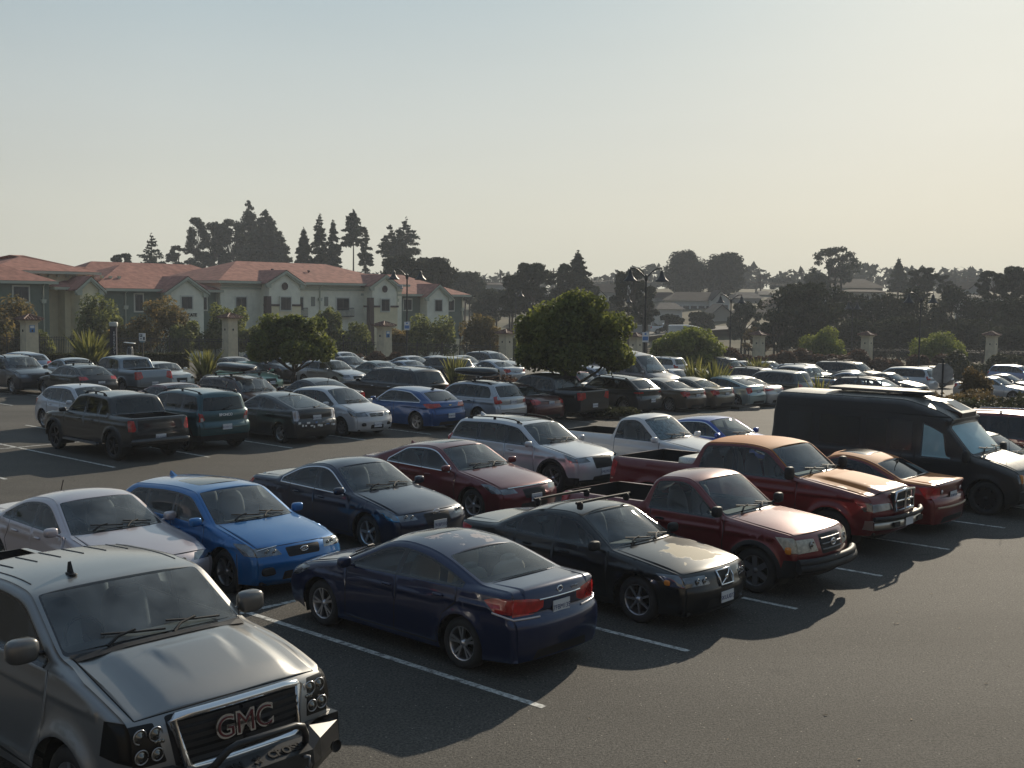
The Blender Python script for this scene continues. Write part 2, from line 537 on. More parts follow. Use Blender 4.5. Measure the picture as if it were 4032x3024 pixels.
class Car:
    def __init__(s, kind, tmpl, label, cat, colour, loc, rz, fine=.09, group='cars parked in the lot', **kw):
        sp = dict(TEMPL[tmpl]); sp.update(kw)
        s.sp = sp; s.fine = fine; s.near = fine < .1
        s.hw = sp['W']/2
        s.colour = colour
        x, y = loc[0], loc[1]
        s.gz = ground_z(x, y)
        s.root = empty(kind, (x, y, s.gz), rz, label, cat, group)
        s.profile(); s.sides(); s.strip(); s.rest()
    # --- profiles
    def profile(s):
        sp = s.sp
        L, H, gc = sp['L'], sp['H'], sp['gc']
        hz = sp['hood']; cx, cz = sp['cowl']; wx, wz = sp['wst']; rx, rz_ = sp['rr']; gx, gz_ = sp['rg']; dx, dz = sp['deck']
        nb = sp.get('nose', .0)
        st = sp['style']
        fb = sp.get('fbow', .16); tb = sp.get('tbow', .12)
        tailz = sp.get('tailz', dz-.12)
        # (centre x, z), (edge dx, dz), fillet radius, key
        pts = [((.12,gc-.02),(fb*.8,.02),0,'b0'),
               ((.03,gc+.05),(fb,.0),.06,'b1'),
               ((.0,gc+.28),(fb,.0),.08,'b2'),
               *([((.0,gc+.36),(fb,.0),.03,'b2a'), ((.04,gc+.385),(fb,.0),.03,'b2b')] if st in ('sedan','hatch') else []),
               ((.03+nb*.3,hz-.14),(fb,.0),.14,'b3'),
               ((.12+nb,hz),(fb*.95,-.03),sp.get('nr',.11),'hood0'),
               ((lerp(.12+nb,cx,.45),lerp(hz,cz,.62)),(.06,-.06),.5,'hood1'),
               ((cx,cz),(.17,-.035),.04,'cowl'),
               ((wx,wz),(.10,-.045),.12,'wst'),
               *[((a, b), (.0,-.06), .7 if not sp.get('roofpts') else sp.get('roofr', .15), 'roof') for a, b in (sp.get('roofpts') or [(lerp(wx,rx,.38),H)])],
               ((rx,rz_),(-.03,-.05),sp.get('rrr',.12) if st != 'sedan' else .35,'rr'),
               ((gx,gz_),(-.10,-.03),.06,'rg')]
        if st in ('sedan','pickup'):
            pts += [((dx,dz),(-.06,-.03),.05,'deck')]
        else:
            pts += [((dx,dz),(-.10,.0),.05,'deck')]
        bz = sp.get('bumpz', gc+.50)
        if st != 'pickup':
            pts += [((L-.08,tailz-.05),(-tb,0),.05,'t1'),
                    ((L-.11,bz+.05),(-tb,0),.05,'t1b'),
                    ((L-.015,bz-.01),(-tb,0),.035,'t1c')]
        else:
            pts += [((L-.03,tailz-.08),(-tb,0),.08,'t1')]
        pts += [((L,gc+.26),(-tb,0),.10,'t2'),
                ((L-.08,gc+.02),(-tb*.6,.0),.05,'t3')]
        if st == 'pickup':
            # tailgate is nearly flat, cab back nearly upright
            pts[-4] = ((dx,dz),(-.01,-.005),.03,'deck'); pts[-3] = ((L-.05,tailz-.2),(-.01,0),.05,'t1')
            pts[-2] = ((L-.03,gc+.30),(-.01,0),.06,'t2'); pts[-1] = ((L-.06,gc+.10),(-.01,.0),.03,'t3')
            pts[-5] = ((gx,gz_),(-.01,-.005),.02,'rg')
        rad = [p[2] for p in pts]
        C, idx = fillet([p[0] for p in pts], rad)
        Ee, _ = fillet([(p[0][0]+p[1][0], p[0][1]+p[1][1]) for p in pts], rad)
        # resample
        S = np.concatenate([[0], np.cumsum(np.hypot(*(C[1:]-C[:-1]).T))])
        s.key = {p[3]: S[i] for p, i in zip(pts, idx)}
        n = int(S[-1]/.03)
        g = np.linspace(0, S[-1], n)
        s.S = g
        s.C = np.stack([np.interp(g, S, C[:,0]), np.interp(g, S, C[:,1])], 1)
        s.E = np.stack([np.interp(g, S, Ee[:,0]), np.interp(g, S, Ee[:,1])], 1)
        # light smoothing keeps the reflections clean
        for A in (s.C, s.E):
            for _ in range(2):
                A[1:-1] = (A[:-2]+2*A[1:-1]+A[2:])/4
        r0 = sp['r']
        rr = np.full(n, r0)
        k = s.key
        rr[g < k['hood0']] = max(r0*.9, .075) if not sp.get('boxy') else r0*.8
        rr[(g > k['cowl']-.02) & (g < k['wst'])] = min(r0, .055)
        rr[(g > k['rr']) & (g < k['rg'])] = min(r0, .075)
        if st == 'pickup':
            rr[g > k['rr']+.1] = .03
        ker = np.ones(9)/9
        s.rr = np.convolve(np.pad(rr, 4, mode='edge'), ker, mode='valid')
        s.roofx = s.E[:,0]; s.roofz = s.E[:,1]
    def belt(s, x):
        b0, b1 = s.sp['belt']
        cx = s.sp['cowl'][0]
        return b0+(b1-b0)*np.clip((np.asarray(x)-cx)/(s.sp['L']-cx), -0.3, 1)
    def top_z(s, x):
        m = (s.S > s.key['hood0']) & (s.S < s.key['deck'])
        xs = s.E[m,0]; zs = s.E[m,1]
        o = np.argsort(xs)
        return np.interp(x, xs[o], zs[o])
    def W(s, x, z):
        sp = s.sp; L = sp['L']
        x = np.asarray(x, float); z = np.asarray(z, float)
        fl = sp.get('ftl', .75); af = sp.get('fta', .10)
        rl = sp.get('rtl', .8); ar = sp.get('rta', .07)
        y = np.full(np.broadcast(x, z).shape, s.hw)
        y = y-af*(np.clip((fl-x)/fl, 0, 1.3)**2)
        y = y-ar*(np.clip((x-(L-rl))/rl, 0, 1.3)**2)
        zb = s.belt(x); zm = zb*.62
        lo = np.clip((zm-z)/np.maximum(zm-.15, .1), 0, 1.2); up = np.clip((z-zm)/(zb-zm), 0, 1)
        y = y-.05*lo**2-sp.get('lean', .035)*up**1.6
        ab = np.clip(z-zb, 0, 2)
        sh = sp.get('shoulder', .045)
        y = y-sh*np.clip(ab/.05, 0, 1)*(ab > 0)-sp['tum']*np.clip(ab-.02, 0, 2)-.12*np.clip(ab-.15, 0, 2)**2*(sp['tum'] > .2)
        # a waist crease and fender lips
        cr = sp.get('crease', .018)
        y = y+cr*np.exp(-((z-(zb-.16))/.032)**2)*(x > .5)*(x < L-.3)
        wr = sp['wr']; f = sp.get('flare', .014)
        for wx in (sp['fo'], sp['fo']+sp['wb']):
            rad = np.hypot(x-wx, z-wr)
            ra = wr+sp.get('arch', .055)
            y = y+f*np.exp(-((rad-ra)/sp.get('flw', .07))**2)*(z < zb)
        return y
    def Y(s, x, z):
        d, fi = seg_dist(np.asarray(x), np.asarray(z), s.E, True)
        r = np.interp(fi, np.arange(len(s.rr)), s.rr)
        q = np.clip(1-d/r, 0, 1)
        return s.W(x, z)-r*(1-np.sqrt(np.clip(1-q*q, 0, 1)))
    # --- sides
    def sides(s):
        sp = s.sp; L, gc, wr = sp['L'], sp['gc'], sp['wr']
        fw, rw = sp['fo'], sp['fo']+sp['wb']
        ra = wr+sp.get('arch', .055)
        step = 2 if s.near else 4
        top = [tuple(p) for p in s.E[::step]]
        if tuple(s.E[-1]) != top[-1]: top.append(tuple(s.E[-1]))
        zs = gc+.0
        na = 16 if s.near else 10
        def arch(cx):
            h = zs-wr
            a0 = math.asin(max(-1, min(1, h/ra)))
            return [(cx+ra*math.cos(a), wr+ra*math.sin(a)) for a in np.linspace(a0, math.pi-a0, na)]
        bottom = arch(rw)+arch(fw)
        bound = top+[(x, z) for x, z in bottom]
        # features
        feats = []
        x0, x1b, x1t = sp['dlo']
        xs = np.linspace(x0-.25, x1b+.02, 40)
        tz = s.top_z(xs)
        g = np.gradient(tz, xs)
        mt = sp.get('mt', .075)
        zt = tz-mt*np.sqrt(1+np.clip(g, -2, 2)**2)
        zb = s.belt(xs)+.02
        if sp.get('beltrise'): zb = zb+sp['beltrise']*np.clip((xs-(x1b-.8))/.8, 0, 1)**2
        if x1t < x1b-.03:
            zr_top = float(np.interp(x1t, xs, zt)); zr_b = float(np.interp(x1b, xs, zb))
            zt = np.minimum(zt, zr_b+(x1b-xs)*(zr_top-zr_b)/(x1b-x1t))
        ok = (zt > zb+.02)
        xs, zt, zb = xs[ok], zt[ok], zb[ok]
        if len(xs) > 4:
            zz = zt.copy()
            zz[1:-1] = (zt[:-2]+zt[1:-1]*2+zt[2:])/4
            dlo = [(x, z) for x, z in zip(xs[::-1], zz[::-1])]+[(x, z) for x, z in zip(xs[::6], zb[::6])]+[(xs[-1], zb[-1])]
            s.dlo_poly = dlo
            fm = sp.get('framew', .022)
            if sp.get('chrome_dlo'):
                feats.append(('chromeline', inset(dlo, -fm-.012)))
            feats.append(('frame', inset(dlo, -fm*.6)))
            cuts = [xs[0]-1]+list(sp['pil'])+[xs[-1]+1]
            pw = sp.get('pw', .07)
            sl = sp.get('pslant', .12)
            for i in range(len(cuts)-1):
                a = cuts[i]+(pw/2 if i else 0); b = cuts[i+1]-(pw/2 if i < len(cuts)-2 else 0)
                pn = clip_x(dlo, a, b, sl)
                if len(pn) >= 3:
                    pn = inset(pn, .012)
                    feats.append(('pane', pn))
        # lamps
        z1, z2, hx = sp['hl']
        fbx = sp.get('fbow', .16)
        feats.append(('headlight', sp.get('hlpoly') or [(-.1,z1),(fbx+hx*.45,z1+.015),(fbx+hx,z2+.02),(fbx+hx*.5,z2+.02),(-.1,z2)]))
        z1, z2, tx = sp['tl']
        tb = sp.get('tbow', .12)
        feats.append(('taillight', sp.get('tlpoly') or [(L+.1,z1),(L-tb-tx*.5,z1),(L-tb-tx,z2-.03),(L-tb-tx*.6,z2),(L+.1,z2)]))
        if sp.get('clad'):
            c = sp['clad']
            feats.insert(0, ('clad', [(-.2,0),(L+.2,0),(L+.2,c),(rw+ra+.09,c)]+[(rw+(ra+.07)*math.cos(a), wr+(ra+.07)*math.sin(a)) for a in np.linspace(.25, math.pi-.25, 12)]+
                      [(rw-ra-.1,c-.05),(fw+ra+.1,c-.05)]+[(fw+(ra+.07)*math.cos(a), wr+(ra+.07)*math.sin(a)) for a in np.linspace(.25, math.pi-.25, 12)]+[(fw-ra-.09,c),(-.2,c)]))
        if s.fine < .13:
            gw = .013
            bx = lambda x: float(s.belt(x))
            doors = sp.get('doors') or ([1.45 if sp['cowl'][0] < 1.4 else sp['cowl'][0]+.12]+list(sp['pil'][:2]))
            for i, dx in enumerate(doors):
                zb_ = bx(dx)+.01
                if i == len(doors)-1 and i > 0 and rw-ra < dx+.15:
                    # rear door edge follows the wheel arch
                    pts = [(dx+.02, zb_), (dx+.03, zb_-.18), (rw-ra*.72-.03, wr+ra*.75+.05), (rw-ra-.03, wr+.05), (rw-ra-.03, gc+.06)]
                else:
                    pts = [(dx, zb_), (dx+.01, gc+.4), (dx-.02, gc+.06)]
                feats.append(('gap', ribbon(pts, gw)))
            if len(doors) > 1:
                feats.append(('gap', ribbon([(doors[0]-.0, gc+.065), (min(doors[-1], rw-ra-.02), gc+.065)], gw)))
            for ln in sp.get('lines', []):
                feats.append(('gap', ribbon(ln, gw)))
        for f in sp.get('sidefeats', []): feats.append(f)
        # interior points
        h = s.fine
        gx, gz = np.meshgrid(np.arange(0, L+h, h), np.arange(gc, sp['H']+h, h*.8))
        pts = np.stack([gx.ravel()+((np.arange(gx.size)//gx.shape[1]) % 2)*h/2, gz.ravel()], 1)
        rings = []
        Tn = np.gradient(s.E, axis=0); Tn /= np.maximum(np.linalg.norm(Tn, axis=1, keepdims=True), 1e-9)
        Nn = np.stack([Tn[:,1], -Tn[:,0]], 1)   # inward for a path running over the top
        for fr in ((.04,.15,.35,.65,1.0) if s.near else (.06,.35,1.0)):
            q = s.E+Nn*(s.rr*fr)[:,None]
            q = q[::step]
            d = seg_dist(q[:,0], q[:,1], s.E)
            rq = s.rr[::step]*fr
            rings.append(q[d > rq*.9-.001])
        d = seg_dist(pts[:,0], pts[:,1], s.E)
        pts = pts[d > .1]
        P = np.concatenate([pts]+rings)
        for cx in (fw, rw):
            for k in (.03, .08, .15):
                a = np.linspace(-.1, math.pi+.1, na)
                P = np.concatenate([P, np.stack([cx+(ra+k)*np.cos(a), wr+(ra+k)*np.sin(a)], 1)])
        V, F, lab = cdt_surface(bound, feats, P)
        y = s.Y(V[:,0], V[:,1])
        e = .006
        yx = (s.Y(V[:,0]+e, V[:,1])-s.Y(V[:,0]-e, V[:,1]))/(2*e)
        yz = (s.Y(V[:,0], V[:,1]+e)-s.Y(V[:,0], V[:,1]-e))/(2*e)
        # beyond the outline the finite difference fails: blend towards the outline normal
        yx = np.clip(yx, -4, 4); yz = np.clip(yz, -4, 4)
        nrm = np.stack([-yx, np.ones_like(yx), -yz], 1); nrm /= np.linalg.norm(nrm, axis=1, keepdims=True)
        off = np.zeros(len(V))
        names = [f[0] for f in feats]
        s.emit(V, F, lab, names, y, nrm)
    def matfor(s, nm):
        sp = s.sp
        if nm in ('frame',): return sp.get('frame_mat', STD['gloss'])
        return {'gap': STD['gap'], 'chromeline': STD['chrome'], 'clad': sp.get('clad_mat', STD['black']), 'trim': STD['black'], 'black': STD['gloss'],
                'chrome': STD['chrome'], 'paint2': sp.get('paint2', STD['black'])}.get(nm)
    def emit(s, V, F, lab, names, y, nrm):
        sp = s.sp
        base_names = ('gap','chromeline','frame','clad','trim','black','chrome','paint2')
        mats = [s.colour]; slot = {}
        for nm in base_names:
            if nm in names:
                slot[nm] = len(mats); mats.append(s.matfor(nm))
        P = np.stack([V[:,0], y, V[:,1]], 1)
        fm = np.zeros(len(F), int)
        isb = np.ones(len(F), bool)
        for i, nm in enumerate(names):
            m = lab == i
            if nm in slot: fm[m] = slot[nm]
            else: isb[m] = False
        s.side_body = []
        for sg in (1, -1):
            PP = P*np.array([1, sg, 1]); NN = nrm*np.array([1, sg, 1])
            # F is ccw in (x,z); seen from -y that faces -y
            s.side_body.append((PP, NN, F[isb], fm[isb], sg == 1))
        s.body_mats = mats; s.slot = slot
        pi = 0
        for i, nm in enumerate(names):
            if nm in slot: continue
            m = lab == i
            if not m.any(): continue
            for sg in (-1, 1):
                PP = P*np.array([1, sg, 1]); NN = nrm*np.array([1, sg, 1])
                if nm == 'pane':
                    if sp.get('pane_mats'): mt = sp['pane_mats'][min(pi, len(sp['pane_mats'])-1)]
                    else: mt = STD['g'] if pi == 0 or not sp.get('privacy') else STD['gd']
                    s.surf('side_window', PP, NN, F[m], mt, sg == 1)
                elif nm in ('headlight','taillight'):
                    s.lamps = getattr(s, 'lamps', {}); s.lamps.setdefault((nm, sg), []).append((PP, NN, F[m], sg == 1))
                else:
                    s.surf(nm, PP, NN, F[m], sp['fmats'][nm], sg == 1)
            if nm == 'pane': pi += 1
    def surf(s, name, P, Nn, F, mt, flip, parent=None):
        return s.multi(name, [(P, Nn, F, None, flip)], [mt], parent)
    def multi(s, name, chunks, mats, parent=None):
        vs = []; ns = []; fs = []; ms = []; n0 = 0
        for P, Nn, F, fm, flip in chunks:
            if len(F) == 0: continue
            used = np.unique(F); mp = np.zeros(len(P), int); mp[used] = np.arange(len(used))
            FF = mp[F]
            if flip: FF = FF[:, ::-1]
            vs.append(P[used]); ns.append(Nn[used]); fs.append(FF+n0); n0 += len(used)
            ms.append(np.zeros(len(F), int) if fm is None else fm)
        if not vs: return None
        vs = np.concatenate(vs); ns = np.concatenate(ns); fs = np.concatenate(fs); ms = np.concatenate(ms)
        me = bpy.data.meshes.new(name)
        me.from_pydata(vs.tolist(), [], fs.tolist())
        me.polygons.foreach_set('material_index', ms.astype(np.int32))
        me.polygons.foreach_set('use_smooth', np.ones(len(fs), bool))
        me.update()
        me.normals_split_custom_set_from_vertices(ns.tolist())
        return link_mesh(name, me, mats, parent or s.root)
    # --- the strip over nose, hood, screen, roof, tail
    def ip(s, A, g): return np.stack([np.interp(g, s.S, A[:,0]), np.interp(g, s.S, A[:,1])], -1)
    def SP(s, g, q):
        """3d point on the strip: g = arc length, q = -1..1"""
        g = np.asarray(g, float); q = np.asarray(q, float)
        c = s.ip(s.C, g); e = s.ip(s.E, g)
        w = 1-np.abs(q)**s.sp.get('bowp', 2.4)
        p = e+(c-e)*w[...,None]
        ye = s.W(e[...,0], e[...,1])-np.interp(g, s.S, s.rr)
        z = p[...,1]; x = p[...,0]
        if s.sp.get('bump'): z = z+s.sp['bump'](x, q*ye, g, s)
        elif s.sp.get('ridged_hood'):
            k0, k1 = s.key['hood0'], s.key['cowl']
            t = np.clip((g-k0)/(k1-k0), 0, 1); hwid = s.hw*(.40+.22*t)
            f = np.clip((hwid-np.abs(q*ye))/.055, 0, 1); f = f*f*(3-2*f)
            z = z+.014*f*np.clip(t*3, 0, 1)*np.clip((1-t)*2.2, 0, 1)*((g > k0) & (g < k1))
            f2 = np.clip((np.abs(q)-.80)/.10, 0, 1); z = z-.010*f2*np.clip(t*3, 0, 1)*np.clip((1-t)*2.2, 0, 1)
        return np.stack([x, q*ye, z], -1)
    def g_front(s, z):
        m = s.S <= s.key['hood0']; return float(np.interp(z, s.C[m,1], s.S[m]))
    def g_rear(s, z):
        m = s.S >= s.key['deck']-.02; return float(np.interp(-z, -s.C[m,1], s.S[m]))
    def g_x(s, x):
        m = (s.S >= s.key['hood0']) & (s.S <= s.key['deck']); return float(np.interp(x, s.C[m,0], s.S[m]))
    def strip(s):
        sp = s.sp; k = s.key; st = sp['style']
        QW = s.hw*.92
        feats = []
        def rect(g0, g1, q0, q1, rd=.05, taper=0):
            y0, y1 = q0*QW, q1*QW
            return fillet([(g0,y0+taper),(g1,y0),(g1,y1),(g0,y1-taper),(g0,y0+taper),(g1,y0)], [0]+[rd]*4+[0], 4)[0][1:-1].tolist()
        def quad(pts, rd=.03):
            P = [(g, q*QW) for g, q in pts]
            P2 = P+[P[0], P[1]]
            return fillet(P2, [0]+[rd]*(len(P))+[0], 3)[0][1:-1].tolist()
        s.QW = QW
        # glass
        ws0, ws1 = k['cowl']+.03, k['wst']-.035
        feats.append(('wframe', quad([(ws0-.05,-.975),(ws1+.01,-.955),(ws1+.01,.955),(ws0-.05,.975)], .05)))
        feats.append(('windshield', quad([(ws0,-.955),(ws1,-.935),(ws1,.935),(ws0,.955)], .06)))
        if not sp.get('norear'):
            if st == 'pickup':
                r0, r1 = k['rr']+.07, k['rg']-.05
                qq = .80
            elif st == 'sedan':
                r0, r1 = k['rr']+.06, k['rg']-.03; qq = .92
            else:
                r0, r1 = k['rr']+.09, k['rg']-.02; qq = .84
            if 'rearg' in sp: r0, r1, qq = k['rr']+sp['rearg'][0], k['rg']-sp['rearg'][1], sp['rearg'][2]
            feats.append(('rframe', quad([(r0-.02,-qq-.02),(r1+.02,-qq-.03),(r1+.02,qq+.03),(r0-.02,qq+.02)], .07)))
            feats.append(('rear_window', quad([(r0,-qq),(r1,-qq-.0),(r1,qq),(r0,qq)], .07)))
        if sp.get('sunroof'):
            a, b = s.g_x(sp['sunroof'][0]), s.g_x(sp['sunroof'][1])
            feats.append(('sunroof', quad([(a,-.68),(b,-.66),(b,.66),(a,.68)], .08)))
        z1, z2, hx = sp['hl']; qi = sp.get('hlq', .58)
        ga, gb = s.g_front(z1), s.g_front(z2)
        if gb-ga < .03: gb = ga+.1
        for sg in (1, -1):
            p = sp.get('hlq_poly')
            P = [(s.g_front(z), q) for z, q in p] if p else [(ga+.02, qi),(gb-.01, qi+.08),(gb, 1.06),(ga, 1.06)]
            feats.append(('headlight%d' % sg, quad([(g, sg*q) for g, q in P], .015)))
        z1, z2, tx = sp['tl']; qt = sp.get('tlq', .66)
        ga, gb = s.g_rear(z2), s.g_rear(z1)
        for sg in (1, -1):
            tp = sp.get('tlq_poly')
            P = [(s.g_rear(z), q) for z, q in tp] if tp else [(ga, qt+.10),(lerp(ga,gb,.75), qt),(gb, .9),(gb, 1.06),(ga, 1.06)]
            feats.append(('taillight%d' % sg, quad([(g, sg*q) for g, q in P], .015)))
        if st in ('sedan','hatch') :
            z0 = sp['gc']+.03; feats.append(('trim', quad([(s.g_rear(z0+.12),-.62),(s.g_rear(z0+.0),-.70),(s.g_rear(z0),.70),(s.g_rear(z0+.12),.62)], .02)))
        if sp.get('grille'):
            z1, z2, q = sp['grille']
            feats.append(('grille', quad([(s.g_front(z1),-q*.92),(s.g_front(z2),-q),(s.g_front(z2),q),(s.g_front(z1),q*.92)], .04)))
        if sp.get('intake', True) and st != 'pickup':
            q = sp.get('inq', .55)
            feats.append(('intake', quad([(s.g_front(sp['gc']+.07),-q),(s.g_front(sp['gc']+.2),-q*.92),(s.g_front(sp['gc']+.2),q*.92),(s.g_front(sp['gc']+.07),q)], .03)))
        if sp.get('clad'):
            c = sp['clad']
            feats.insert(0, ('clad', [(-.1,-2),(s.g_front(c-.05),-2),(s.g_front(c-.05),2),(-.1,2)]))
            feats.insert(0, ('clad', [(s.S[-1]+.1,-2),(s.g_rear(c-.02),-2),(s.g_rear(c-.02),2),(s.S[-1]+.1,2)]))
        for nm, kind, pts in sp.get('feats', []):
            gf = {'f': s.g_front, 'r': s.g_rear, 'x': s.g_x, 's': lambda v: v}[kind]
            feats.append((nm, quad([(gf(a), q) for a, q in pts], sp.get('frad', .015))))
        if s.fine < .13:
            gw = .012
            h0, cw = k['hood0'], k['cowl']-.03
            lines = [[(h0-.02,-.93),(cw,-.93)], [(h0-.02,.93),(cw,.93)], [(h0-.02,-.93),(h0-.01,0),(h0-.02,.93)]]
            if st == 'sedan':
                dk = k['deck']
                lines += [[(k['rg']+.03,-.85),(dk+.12,-.8)], [(k['rg']+.03,.85),(dk+.12,.8)], [(k['rg']+.02,-.86),(k['rg']+.02,.86)], [(dk+.3,-.7),(dk+.3,.7)]]
            elif st in ('hatch','suv'):
                dk = s.g_rear(sp['gc']+.38)
                lines += [[(k['rr']+.03,-.93),(k['rg'],-.93),(dk,-.86),(dk,.86),(k['rg'],.93),(k['rr']+.03,.93)]]
            else:
                t0, t1 = k['deck']+.0, s.g_rear(sp['gc']+.22)
                lines += [[(t0,-.84),(t1,-.84),(t1,.84),(t0,.84)]]
            if not sp.get('nohoodline'):
                pass
            for l in lines:
                feats.append(('gap', ribbon([(a, q*QW) for a, q in l], gw)))
        if st == 'pickup':
            b0, b1 = k['rg']+.02, k['deck']-.06
            feats.append(('hole', [(b0,-.93*QW),(b1,-.93*QW),(b1,.93*QW),(b0,.93*QW)]))
        h = s.fine
        Smax = s.S[-1]
        n = max(6, int(Smax/(h*.8))); m = int(2*QW/h)
        gg = np.linspace(0, Smax, n)
        extra = [k[a]+d for a in ('hood0','cowl','wst','rr','rg','deck','t1') for d in (-.05,-.02,.0,.02,.05)]
        gg = np.unique(np.concatenate([gg, [e for e in extra if 0 < e < Smax]]))
        qs = np.concatenate([np.linspace(-1, 1, m), [-.97,.97,-.9,.9]])*QW
        a, b = np.meshgrid(gg, qs)
        pts = np.stack([a.ravel(), b.ravel()], 1)
        step = 2 if s.near else 4
        sb = list(s.S[::step])
        if sb[-1] != Smax: sb.append(Smax)
        bound = [(g, -QW) for g in sb]+[(Smax, q) for q in np.linspace(-.8, .8, 7)*QW]+[(g, QW) for g in sb[::-1]]+[(0, q) for q in np.linspace(.8, -.8, 7)*QW]
        V, F, lab = cdt_surface(bound, feats, pts)
        q = np.clip(V[:,1]/QW, -1, 1)
        P = s.SP(V[:,0], q)
        e = .02
        d1 = s.SP(np.minimum(V[:,0]+e, Smax), q)-s.SP(np.maximum(V[:,0]-e, 0), q)
        d2 = s.SP(V[:,0], np.minimum(q+.02, 1))-s.SP(V[:,0], np.maximum(q-.02, -1))
        nrm = np.cross(d1, d2)
        nrm /= np.maximum(np.linalg.norm(nrm, axis=1, keepdims=True), 1e-9)
        # make normals point outward from the car's middle
        cen = np.array([sp['L']/2, 0, sp['H']*.4])
        if ((P-cen)*nrm).sum() < 0: nrm = -nrm; fl = True
        else: fl = False
        names = [f[0] for f in feats]
        mats = s.body_mats; slot = s.slot
        for nm in ('gap','clad','trim','black','chrome','paint2'):
            if nm in names and nm not in slot:
                slot[nm] = len(mats); mats.append(s.matfor(nm))
        fm = np.zeros(len(F), int); isb = np.ones(len(F), bool)
        for i, nm in enumerate(names):
            msk = lab == i
            if nm in slot: fm[msk] = slot[nm]
            else: isb[msk] = False
        s.body = s.multi('body', s.side_body+[(P, nrm, F[isb], fm[isb], fl)], mats)
        gm = {'wframe': STD['gloss'], 'rframe': STD['gloss']}
        wf = []
        for i, nm in enumerate(names):
            msk = lab == i
            if nm in slot or nm == 'hole' or not msk.any(): continue
            if nm in ('wframe','rframe'):
                wf.append((P, nrm, F[msk], None, fl))
            elif nm == 'windshield': s.surf('windshield', P, nrm, F[msk], sp.get('ws_mat', STD['gw']), fl)
            elif nm == 'rear_window': s.surf('rear_window', P, nrm, F[msk], sp.get('rw_mat', STD['gd'] if sp.get('privacy') else STD['g']), fl)
            elif nm == 'sunroof': s.surf('sunroof', P, nrm, F[msk], STD['gloss'], fl)
            elif nm in ('grille','intake'):
                o = s.surf(nm, P, nrm, F[msk], sp.get('grille_mat', STD['black']) if nm == 'grille' else STD['black'], fl)
            elif nm.startswith('headlight'):
                sg = -1 if nm.endswith('-1') else 1
                s.lamps.setdefault(('headlight', sg), []).append((P, nrm, F[msk], fl))
            elif nm.startswith('taillight'):
                sg = -1 if nm.endswith('-1') else 1
                s.lamps.setdefault(('taillight', sg), []).append((P, nrm, F[msk], fl))
            else: s.surf(nm, P, nrm, F[msk], sp['fmats'][nm], fl)
        for w_ in wf: s.multi('window_seal', [w_], [STD['gloss']])
        for (nm, sg), ch in sorted(s.lamps.items()):
            mt = sp.get('hl_mat', STD['lamp']) if nm == 'headlight' else sp.get('tl_mat', STD['tail'])
            s.multi(nm, [(a, b, c, None, d) for a, b, c, d in ch], [mt])
    def fpt(s, z, q, off=0.0):
        g = s.g_front(z); p = s.SP(np.array([g]), np.array([q]))[0]
        return (p[0]-off, p[1], p[2])
    def rpt(s, z, q, off=0.0):
        g = s.g_rear(z); p = s.SP(np.array([g]), np.array([q]))[0]
        return (p[0]+off, p[1], p[2])
    def xpt(s, x, q, off=0.0):
        g = s.g_x(x); p = s.SP(np.array([g]), np.array([q]))[0]
        return (p[0], p[1], p[2]+off)
    def spt(s, x, z, sg, off=0.0):
        y = float(s.Y(np.array([x]), np.array([z]))[0])
        return (x, sg*(y+off), z)
    # --- wheels, mirrors, cabin, plates
    def rest(s):
        sp = s.sp; L, gc, wr, H = sp['L'], sp['gc'], sp['wr'], sp['H']
        fw, rw = sp['fo'], sp['fo']+sp['wb']
        ra = wr+sp.get('arch', .055)
        mb = MB()
        mb.box((L/2, 0, gc+.035), (L-.35, s.hw*2-.34, .05))
        for cx in (fw, rw):
            for sg in (1, -1):
                yo = s.hw-.05; yi = s.hw-.42
                n = 12
                vs = []
                for a in np.linspace(-.45, math.pi+.45, n):
                    for y in (yo, yi):
                        vs.append((cx+(ra+.012)*math.cos(a), sg*y, wr+(ra+.012)*math.sin(a)))
                fs = [(2*i, 2*i+1, 2*i+3, 2*i+2) for i in range(n-1)]
                mb.add(vs, fs)
                mb.add([v for i, v in enumerate(vs) if i % 2], [tuple(range(n))])
        mb.build('underbody', STD['under'], s.root, fix=False)
        if s.near or s.fine < .2:
            s.wheels(fw, rw, wr)
        else:
            s.wheels(fw, rw, wr)
        # cabin
        floor = gc+.10
        cx0 = sp['cowl'][0]+.1
        back = sp['rr'][0]+.15 if sp['style'] != 'sedan' else sp['rg'][0]-.15
        bz = float(s.belt(2.2))
        iw = s.hw*2-.30
        mb = MB()
        mb.box(((cx0+back)/2, 0, floor), (back-cx0, iw, .04))
        if sp['style'] == 'sedan':
            mb.box((back+.1, 0, sp['rg'][1]-.08), (.75, iw*.86, .03))
        mb.build('cabin_floor', sp.get('cabin_mat', STD['cabin']), s.root)
        mb = MB()
        zc = sp['cowl'][1]-.10
        mb.box((sp['cowl'][0]+.36, 0, zc-.09), (.62, iw*.9, .17))
        mb.build('dashboard', STD['cabin'], s.root)
        if s.fine < .2:
            sm = sp.get('seat_mat', STD['seat'])
            fx = sp['cowl'][0]+1.22
            rows = [fx]
            if sp.get('rowsn', 2) > 1: rows.append(fx+(.80 if sp['style'] == 'sedan' else .88))
            for ri, x in enumerate(rows):
                for y in ((-.36, .36) if ri == 0 else (-.36, .36)):
                    mb = MB()
                    top = min(bz+.22-(.12 if ri and sp['style'] == 'sedan' else 0), H-.30)
                    mb.rbox((x+.10, y, (bz-.35+top)/2-.05), (.16, .50 if ri == 0 else .62, top-bz+.60), ry=.18)
                    mb.rbox((x+(.19 if ri == 0 else .12), y, top+.05), (.10, .26, .17), ry=.15)
                    mb.rbox((x-.18, y, bz-.48), (.55, .52, .18))
                    mb.build('seat', sm, s.root)
            mb = MB()
            c = (sp['cowl'][0]+.75, .37, zc+.02)
